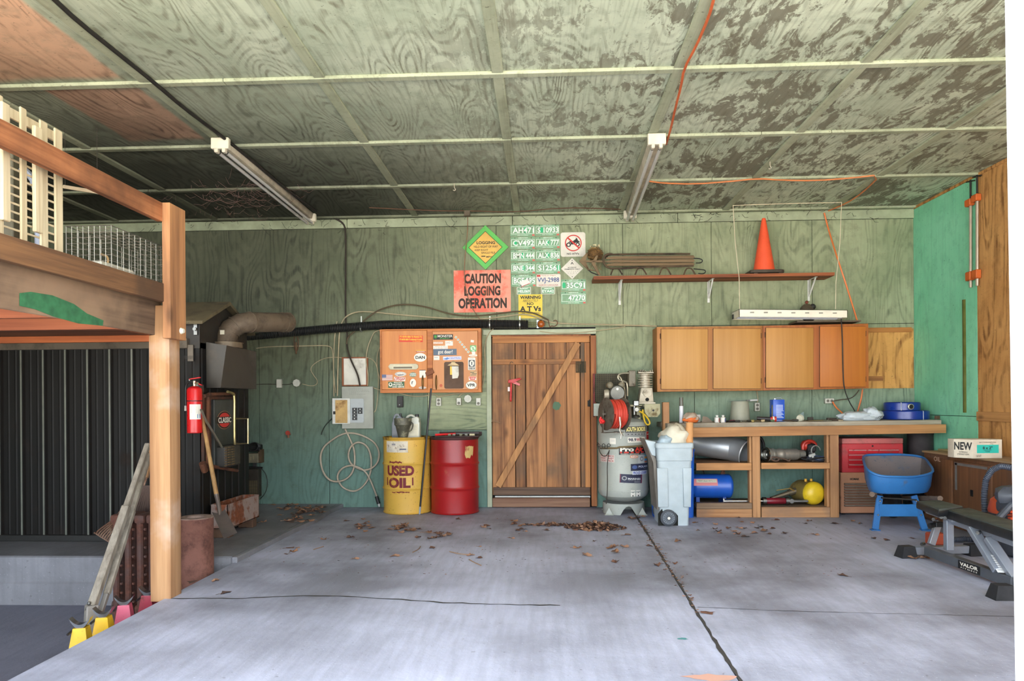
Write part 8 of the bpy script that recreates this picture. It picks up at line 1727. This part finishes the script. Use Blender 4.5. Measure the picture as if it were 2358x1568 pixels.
# ================================================================ weight bench
t = T('weight_bench', 'grey steel weight bench with black padded seat', 'weight bench', (3.2, 5.2, 0))
GS = plain(150, 156, 166, .35, .4, .15); GS2 = plain(96, 100, 106, .4, .4, .2); PAD = plain(28, 30, 32, .45, var=.2); PADT = plain(64, 70, 66, .6, var=.2)
def FL(px, py, z): return W(px, py, Z=z)
s0 = FL(2095, 1268, .05); s1 = FL(2232, 1264, .05); fr = FL(2136, 1268, .05); 
mb = MB(GS); mb.bar(s0, s1, .06, .06, bev=.004); t.part(mb, 'front_stabiliser')
d = (s1 - s0).normalized()
for q, sg in ((s0, -1), (s1, 1)):
    mb = MB(RUBBER); M = Matrix.Translation(q + d * sg * .03) @ Matrix.Rotation(math.atan2(d.y, d.x), 4, 'Z')
    vs = [M @ Vector(v) for v in ((-.07, -.055, -.05), (.06, -.055, -.05), (.06, .055, -.05), (-.07, .055, -.05), (-.045, -.038, .04), (.05, -.038, .04), (.05, .038, .04), (-.045, .038, .04))] if sg < 0 else [M @ Vector(v) for v in ((-.06, -.055, -.05), (.07, -.055, -.05), (.07, .055, -.05), (-.06, .055, -.05), (-.05, -.038, .04), (.045, -.038, .04), (.045, .038, .04), (-.05, .038, .04))]
    mb.add(vs, [(0, 3, 2, 1), (4, 5, 6, 7), (0, 1, 5, 4), (1, 2, 6, 5), (2, 3, 7, 6), (3, 0, 4, 7)]); t.part(mb, 'rubber_foot')
ce = FL(2338, 1342, .05); cs_ = FL(2136, 1268, .07)
mb = MB(GS2); mb.bar(cs_, ce, .06, .07, bev=.004); cb = t.part(mb, 'base_beam', label='dark grey base beam')
dd_ = (ce - cs_).normalized(); q = FL(2228, 1303, .07) ; nrm = Vector((-dd_.y, dd_.x, 0)); nrm = nrm if nrm.x < 0 else -nrm
qq = cs_ + dd_ * ((q - cs_).dot(dd_)) + nrm * .0315; uu = Vector((dd_.x, dd_.y, 0)).normalized(); 
if uu.dot(RT) < 0: uu = -uu
uu = Vector((dd_.x, dd_.y, 0)).normalized()
mb = MB(flat(18, 18, 18)); hw = .115
mb.add([qq - uu * hw - Vector((0, 0, .03)), qq + uu * hw - Vector((0, 0, .03)), qq + uu * hw + Vector((0, 0, .03)), qq - uu * hw + Vector((0, 0, .03))], [(0, 1, 2, 3)]); mb.text('VALOR', qq + nrm * .001 + Vector((0, 0, .008)), .19, .026, SW, u=uu, bold=.04); mb.text('F I T N E S S', qq + nrm * .001 + Vector((0, 0, -.018)), .17, .01, SW, u=uu, bold=.02); t.part(mb, 'maker_label', cb, smooth=False, fix=False)
# rear stabiliser near the camera
r0 = FL(2318, 1362, .045); r1 = r0 + Vector((.5, 0.02, 0)); mb = MB(GS); mb.bar(r0, r1, .06, .06, bev=.004); t.part(mb, 'rear_stabiliser')
mb = MB(RUBBER); M = Matrix.Translation(r0); vs = [M @ Vector(v) for v in ((-.1, -.055, -.045), (.03, -.055, -.045), (.03, .055, -.045), (-.1, .055, -.045), (-.075, -.038, .045), (.02, -.038, .045), (.02, .038, .045), (-.075, .038, .045))]; mb.add(vs, [(0, 3, 2, 1), (4, 5, 6, 7), (0, 1, 5, 4), (1, 2, 6, 5), (2, 3, 7, 6), (3, 0, 4, 7)]); t.part(mb, 'rubber_foot')
# uprights and struts
Yu = 5.62; ub = W(2185, 1274, Yu); ub.z = .1; ut = W(2184, 1196, Yu)
mb = MB(GS); mb.bar(ub, ut, .055, .055, up=(0, 1, 0), bev=.004); t.part(mb, 'upright')
mb = MB(GS); a = FL(2144, 1254, .1); b = W(2162, 1200, 5.85); mb.bar(a, b, .05, .04, up=(0, 1, 0), bev=.004); t.part(mb, 'seat_support')
mb = MB(GS); a = W(2238, 1215, 5.2); b = W(2298, 1316, 4.95); b.z = .1; mb.bar(a, b, .06, .045, up=(0, 1, 0), bev=.004); bs = t.part(mb, 'back_support')
p = a.lerp(b, .82); dn = (b - a).normalized(); mb = MB(flat(206, 206, 206), flat(110, 110, 110)); w2 = Vector((.022, -.004, 0)); pn = p + Vector((0, -.032, 0)); mb.add([pn - w2 - dn * .07, pn + w2 - dn * .07, pn + w2 + dn * .07, pn - w2 + dn * .07], [(0, 1, 2, 3)])
for k in range(7): pk = pn + dn * (-.055 + .017 * k) + Vector((0, -.0006, 0)); mb.add([pk - w2 * .7, pk + w2 * .7, pk + w2 * .7 + dn * .004, pk - w2 * .7 + dn * .004], [(0, 1, 2, 3)], 1)
t.part(mb, 'instruction_sticker', bs, smooth=False, fix=False)
mb = MB(GS); a = W(2276, 1238, 5.05); b = W(2338, 1330, 4.85); mb.bar(a, b, .06, .045, up=(0, 1, 0), bev=.004); t.part(mb, 'back_support')
# pads
def pad(q, z0, z1, lab=None, name='pad', fr_=None):
    mb = MB(PAD); mb.prism(q, z0, z1 - .006, 'z', bev=.018); o = t.part(mb, name, label=lab); cx_ = sum(p[0] for p in q) / 4; cy_ = sum(p[1] for p in q) / 4
    mb = MB(PADT); mb.prism([(cx_ + (p[0] - cx_) * .93, cy_ + (p[1] - cy_) * .97) for p in q], z1 - .03, z1, 'z', bev=.008); t.part(mb, 'pale_top', o)  # top panel in a paler grey than the pad sides
zs1 = .44
S = [W(2108, 1153, Z=zs1), W(2160, 1172, Z=zs1), W(2221, 1165, Z=zs1), W(2166, 1151, Z=zs1)]
pad([(p.x, p.y) for p in S], zs1 - .065, zs1, name='seat_pad')
zs2 = .425; B_ = [W(2177, 1172, Z=zs2), W(2340, 1224, Z=zs2), None, W(2232, 1168, Z=zs2)]
v = (B_[1] - B_[0]); B_[2] = B_[3] + v * 1.0
pad([(p.x, p.y) for p in B_], zs2 - .075, zs2, name='back_pad')
c0_ = W(2128, 1170, 6.0); mb = MB(GS); a = (S[0] + S[3]) / 2; b = (S[1] + S[2]) / 2; a.z = b.z = zs1 - .085; mb.bar(a, b + (b - a).normalized() * .05, .04, .04, bev=.003); t.part(mb, 'seat_beam')
a = B_[0] * .6 + B_[3] * .4; b = B_[1] * .6 + B_[2] * .4; a.z = b.z = zs2 - .1; mb = MB(GS); mb.bar(a, b, .05, .05, bev=.003); t.part(mb, 'back_beam')
for q in (W(2173, 1190, 5.6), W(2182, 1192, 5.58), W(2155, 1195, 5.85), W(2257, 1226, 5.15), W(2128, 1252, 5.88)):
    mb = MB(CHROME); mb.cyl(q, q + Vector((-.03, -.02, 0)), .014, n=10); t.part(mb, 'bolt')
mb = MB(BLKP); q = W(2140, 1211, 5.75); mb.cyl(q, q + Vector((.07, .02, .01)), .02, n=12); mb.bar(W(2152, 1207, 5.75), W(2168, 1207, 5.75), .05, .04, bev=.004); t.part(mb, 'adjust_knob')

# ================================================================ shop vacuum and the things round it
t = T('shop_vacuum', 'orange and black shop vacuum behind the weight bench', 'vacuum cleaner', (W(2310, 1150, 6.0).x + .1, 6.0, 0)); vx = W(2345, 1150, 5.9).x; vy = 5.9
mb = MB(plain(52, 54, 60, .5)); mb.lathe((vx, vy, .02), [(.17, 0), (.19, .03), (.2, .3), (.205, .32)], n=28); t.part(mb, 'drum')
mb = MB(plain(204, 84, 44, .5)); mb.lathe((vx, vy, .34), [(.205, 0), (.21, .02), (.19, .1), (.12, .16), (.05, .18)], n=28); t.part(mb, 'orange_lid')
mb = MB(plain(70, 74, 82, .5)); crumple(mb, (vx - .14, vy - .14, .5), .12, .1, .08, 33, 20, 10, .2); mb.box(vx - .22, vx - .08, vy - .2, vy - .05, .36, .46, bev=.03, seg=2); mb.tube([(vx - .28, vy - .2, .33), (vx - .2, vy - .2, .42), (vx - .05, vy - .2, .56)], .028, 10); t.part(mb, 'motor_head')
mb = MB(plain(206, 80, 44, .4)); mb.bar((vx - .2, vy - .2, .38), (vx - .02, vy - .21, .41), .05, .02, bev=.006); mb.bar((vx - .2, vy - .2, .33), (vx - .02, vy - .21, .35), .05, .02, bev=.006); t.part(mb, 'orange_latch')
mb = MB(plain(70, 78, 92, .5)); hp_ = [W(2268, 1180, 6.2), W(2266, 1140, 6.2), W(2270, 1105, 6.2), W(2284, 1082, 6.15), W(2305, 1073, 6.1), W(2335, 1078, 6.0)]
fine_ = []; 
for p0, p1 in zip(hp_, hp_[1:]): fine_ += [p0.lerp(p1, k / 14) for k in range(14)]
for _ in range(6): fine_ = [fine_[0]] + [(a_ + b_ + c_) / 3 for a_, b_, c_ in zip(fine_, fine_[1:], fine_[2:])] + [fine_[-1]]
mb.tube(fine_, .024, 12, rf=lambda f: .021 + .005 * (int(f * (len(fine_) - 1) + .5) % 2)); t.part(mb, 'hose', label='grey ribbed hose arching over')
for k in range(3): a_ = 2 + 2.1 * k; mb = MB(RUBBER); mb.ball((vx + .17 * math.cos(a_), vy + .17 * math.sin(a_), .025), .025, n=10, k=6); t.part(mb, 'caster')
mb = MB(plain(60, 66, 78, .5)); hp_ = [FL(2188, 1243, .03), FL(2220, 1241, .03), FL(2260, 1243, .03), FL(2330, 1246, .03)]; fine_ = [poly(hp_, k / 60) for k in range(61)]; mb.tube(fine_, .022, 10, rf=lambda f: .02 + .004 * (int(f * 60 + .5) % 2)); one(mb, 'ribbed_hose', 'dark ribbed hose lying on the floor under the weight bench', 'hose', hp_[0])
mb = MB(plain(176, 74, 44, .6)); p = FL(2160, 1256, 0); mb.box(p.x - .06, p.x + .08, p.y, p.y + .1, 0, .1, bev=.01); one(mb, 'orange_block', 'rust orange box on the floor behind the bench upright', 'box', p)
mb = MB(plain(206, 92, 48, .5)); p = FL(2330, 1276, 0); mb.lathe((p.x + .04, p.y, 0), [(.06, 0), (.065, .01), (.06, .22), (.05, .24)], n=18); one(mb, 'orange_tank', 'orange container on the floor beside the weight bench', 'container', (p.x + .04, p.y, 0))

# ================================================================ leaves
LM = [plain(112, 76, 58, .85, var=.4), plain(140, 100, 72, .85, var=.4), plain(88, 64, 54, .85, var=.4), plain(164, 124, 98, .85, var=.3)]
rl = random.Random(11)
def leaf_geo(rg, s):
    n = 9; vs = [(0, 0, rg.uniform(.0, .35) * s)]; ph = rg.uniform(0, 6.28); cu = rg.uniform(.2, .8)
    for i in range(n):
        a_ = 2 * math.pi * i / n; r_ = s * (1 + .35 * (1 if i % 2 else -1) * rg.uniform(.3, 1)) * (1.25 if i == 0 else 1); x, y = r_ * math.cos(a_), r_ * .7 * math.sin(a_)
        vs.append((x, y, max(.001, .12 * s + cu * s * .6 * math.sin(a_ * 2 + ph))))
    return vs, [(0, 1 + i, 1 + (i + 1) % n) for i in range(n)]
protos = []
for m_ in LM:
    for j in range(3):
        mb = MB(m_); mb.flat = True; vs, fs = leaf_geo(rl, .032); mb.add(vs, fs); mb.tube([(.03, 0, .004), (.055, .006, .003)], .0012, 3)
        protos.append(mb.build('dry_leaf', None, smooth=False))
used = [False] * len(protos)
def put_leaf(x, y, z=0, s=1):
    k = rl.randrange(len(protos)); o = protos[k]
    if used[k]: o = protos[k].copy(); COL.objects.link(o)
    used[k] = True
    o.location = (x, y, z + .001); o.rotation_euler = (0, 0, rl.uniform(0, 6.28)); s *= rl.uniform(.7, 1.35); o.scale = (s, s, s)
    tag(o, 'single dry brown leaf lying on the concrete floor', 'leaf', 'dry leaves on the floor')
singles = [(590, 1214), (607, 1212), (668, 1262), (676, 1270), (690, 1262), (663, 1276), (908, 1282), (993, 1262), (1105, 1259), (1052, 1196), (1126, 1218), (1125, 1212), (1110, 1214), (805, 1238), (802, 1200), (836, 1196), (845, 1212), (860, 1216), (828, 1214), (826, 1218), (840, 1224), (905, 1212), (930, 1208), (945, 1220), (960, 1218), (921, 1226), (990, 1224), (1010, 1230), (1020, 1236), (1003, 1238), (1030, 1228), (995, 1240), (1078, 1279), (820, 1288), (1190, 1222), (1203, 1219), (1212, 1224), (1174, 1240), (1262, 1222), (1325, 1262), (1355, 1280), (1412, 1294), (1440, 1232), (1350, 1276), (1500, 1258), (1516, 1302), (1555, 1298), (1625, 1412), (1936, 1326), (1650, 1224), (1644, 1218), (1656, 1228), (1704, 1202), (1730, 1204), (1748, 1214), (1790, 1198), (1868, 1200), (1690, 1230), (1720, 1236), (1740, 1216), (1925, 1206), (1852, 1206), (1600, 1204), (1612, 1222), (1880, 1232), (1742, 1228), (495, 1338), (520, 1366), (442, 1356), (2010, 1240), (2042, 1244), (2100, 1240), (1960, 1200), (1985, 1206), (1700, 1192), (1100, 1285), (960, 1238), (742, 1242), (560, 1226), (540, 1205)]
for px, py in singles: p = W(px, py, Z=0); put_leaf(p.x + rl.uniform(-.02, .02), p.y, 0 if p.x > SX + .1 else PADZ)
for (cx, cy, sx, sy, n) in ((710, 1186, 34, 8, 34), (672, 1178, 40, 6, 16), (690, 1205, 26, 10, 16), (735, 1182, 14, 6, 10), (930, 1218, 36, 7, 16), (1000, 1234, 24, 7, 10), (840, 1214, 20, 6, 7), (1425, 1262, 90, 20, 7), (1200, 1208, 24, 5, 5), (1460, 1195, 26, 5, 8), (1715, 1220, 80, 16, 10), (2130, 1285, 18, 5, 10)):
    for _ in range(n): p = W(cx + rl.gauss(0, sx * .6), cy + rl.gauss(0, sy * .6), Z=0); put_leaf(p.x, min(p.y, 8.4), (0 if p.x > SX + .1 else PADZ) + rl.uniform(0, .015))
def pile(cx, cy, rx, ry, h, n, lab):
    mb = MB(*LM); mb.flat = True; p = W(cx, cy, Z=0)
    for _ in range(n):
        a_ = rl.uniform(0, 6.28); r_ = rl.random() ** .7; x = p.x + rx * r_ * math.cos(a_); y = p.y + ry * r_ * math.sin(a_); z = rl.random() * h * max(0, 1 - r_) + .003
        vs, fs = leaf_geo(rl, .026 * rl.uniform(.6, 1.2)); M = Matrix.Translation((x, y, z)) @ Euler((rl.uniform(-.6, .6), rl.uniform(-.6, .6), rl.uniform(0, 6.28))).to_matrix().to_4x4(); mb.add(vs, fs, rl.choice((0, 0, 1, 2, 2, 3)), M)
    one(mb, 'leaf_pile', lab, 'leaf pile', (p.x, p.y, 0), None, 'stuff', smooth=False)
pile(1372, 1216, .3, .17, .07, 420, 'heap of small dry leaves before the compressor'); pile(1270, 1210, .28, .05, .02, 90, 'thin drift of dry leaves between the door and the heap')
# crumbs along the slab joint
mb = MB(*LM); mb.flat = True
for k in range(150):
    y = 4.3 + 3.2 * rl.random() ** .8; x = jx(y) + rl.gauss(.01, .022); vs, fs = leaf_geo(rl, .009 * rl.uniform(.5, 1.6)); mb.add(vs, fs, rl.randrange(4), Matrix.Translation((x, y, .002)))
one(mb, 'leaf_crumbs', 'crumbs of dry leaf caught along the slab joint', 'leaf litter', (jx(6), 6, 0), None, 'stuff', smooth=False)
mb = MB(*LM, DARK); mb.flat = True
for k in range(420):
    p = W(rl.uniform(560, 2000), rl.uniform(1185, 1330) ** 1.0, Z=0); 
    if p.y > 8.3: continue
    vs, fs = leaf_geo(rl, .006 * rl.uniform(.5, 1.5)); mb.add(vs, fs, rl.randrange(5), Matrix.Translation((p.x, p.y, .001)))
one(mb, 'grit', 'tiny specks of leaf and grit scattered over the slab', 'litter', (0, 6.5, 0), None, 'stuff', smooth=False)
for q, lab in ((((1093, 1277), (1060, 1276), (1035, 1270)), 'pale thin twig on the floor left of the slab crack'), (((1108, 1302), (1092, 1295), (1080, 1288)), 'short dark twig beside the pale one'), (((950, 1272), (965, 1264), (968, 1258)), 'curved thin stalk on the floor'), (((722, 1265), (745, 1258)), 'pale stick near a brown leaf')):
    pts = [W(*a_, Z=.006) for a_ in q]; mb = MB(plain(150, 120, 96, .8)); mb.tube(pts, .004, 5, smooth=1); one(mb, 'twig', lab.replace('left of the slab crack', 'in the middle of the slab'), 'twig', pts[0])
# cobwebs under the dark ceiling
mb = MB(plain(120, 92, 84, .9)); rw = random.Random(2)
for k in range(130):
    px, py = rw.gauss(560, 70), rw.gauss(450, 22)
    p = W(px, py, Z=CZ - .03); p.z -= rw.uniform(0, .05)
    if p.y > YB - .1: continue
    d = Vector((rw.uniform(-1, 1), rw.uniform(-1, 1), rw.uniform(-.3, .3))) * .09; mb.tube([p, p + d + Vector((0, 0, -.03)), p + d * 2], .0016, 3)
one(mb, 'cobwebs', 'dusty cobwebs hanging under the sooty ceiling', 'cobweb', (-3.2, 7.5, CZ - .05), None, 'stuff', smooth=False)
mb = MB(plain(40, 36, 28, .9))
for k in range(170):
    x = rw.uniform(-5.0, 4.2); z = CZ - abs(rw.gauss(.06, .07)); p = Vector((x, YB - .035, min(z, CZ - .03))); d = Vector((rw.uniform(-1, 1), 0, rw.uniform(-1, 1))) * rw.uniform(.02, .07); mb.tube([p, p + d + Vector((0, .0, rw.uniform(-.02, .02))), p + d * 1.6 + Vector((.02, 0, 0))], .002, 3)
one(mb, 'cobwebs', 'dark cobwebs strung along the top of the back wall', 'cobweb', (0, YB - .04, CZ - .06), None, 'stuff', smooth=False)
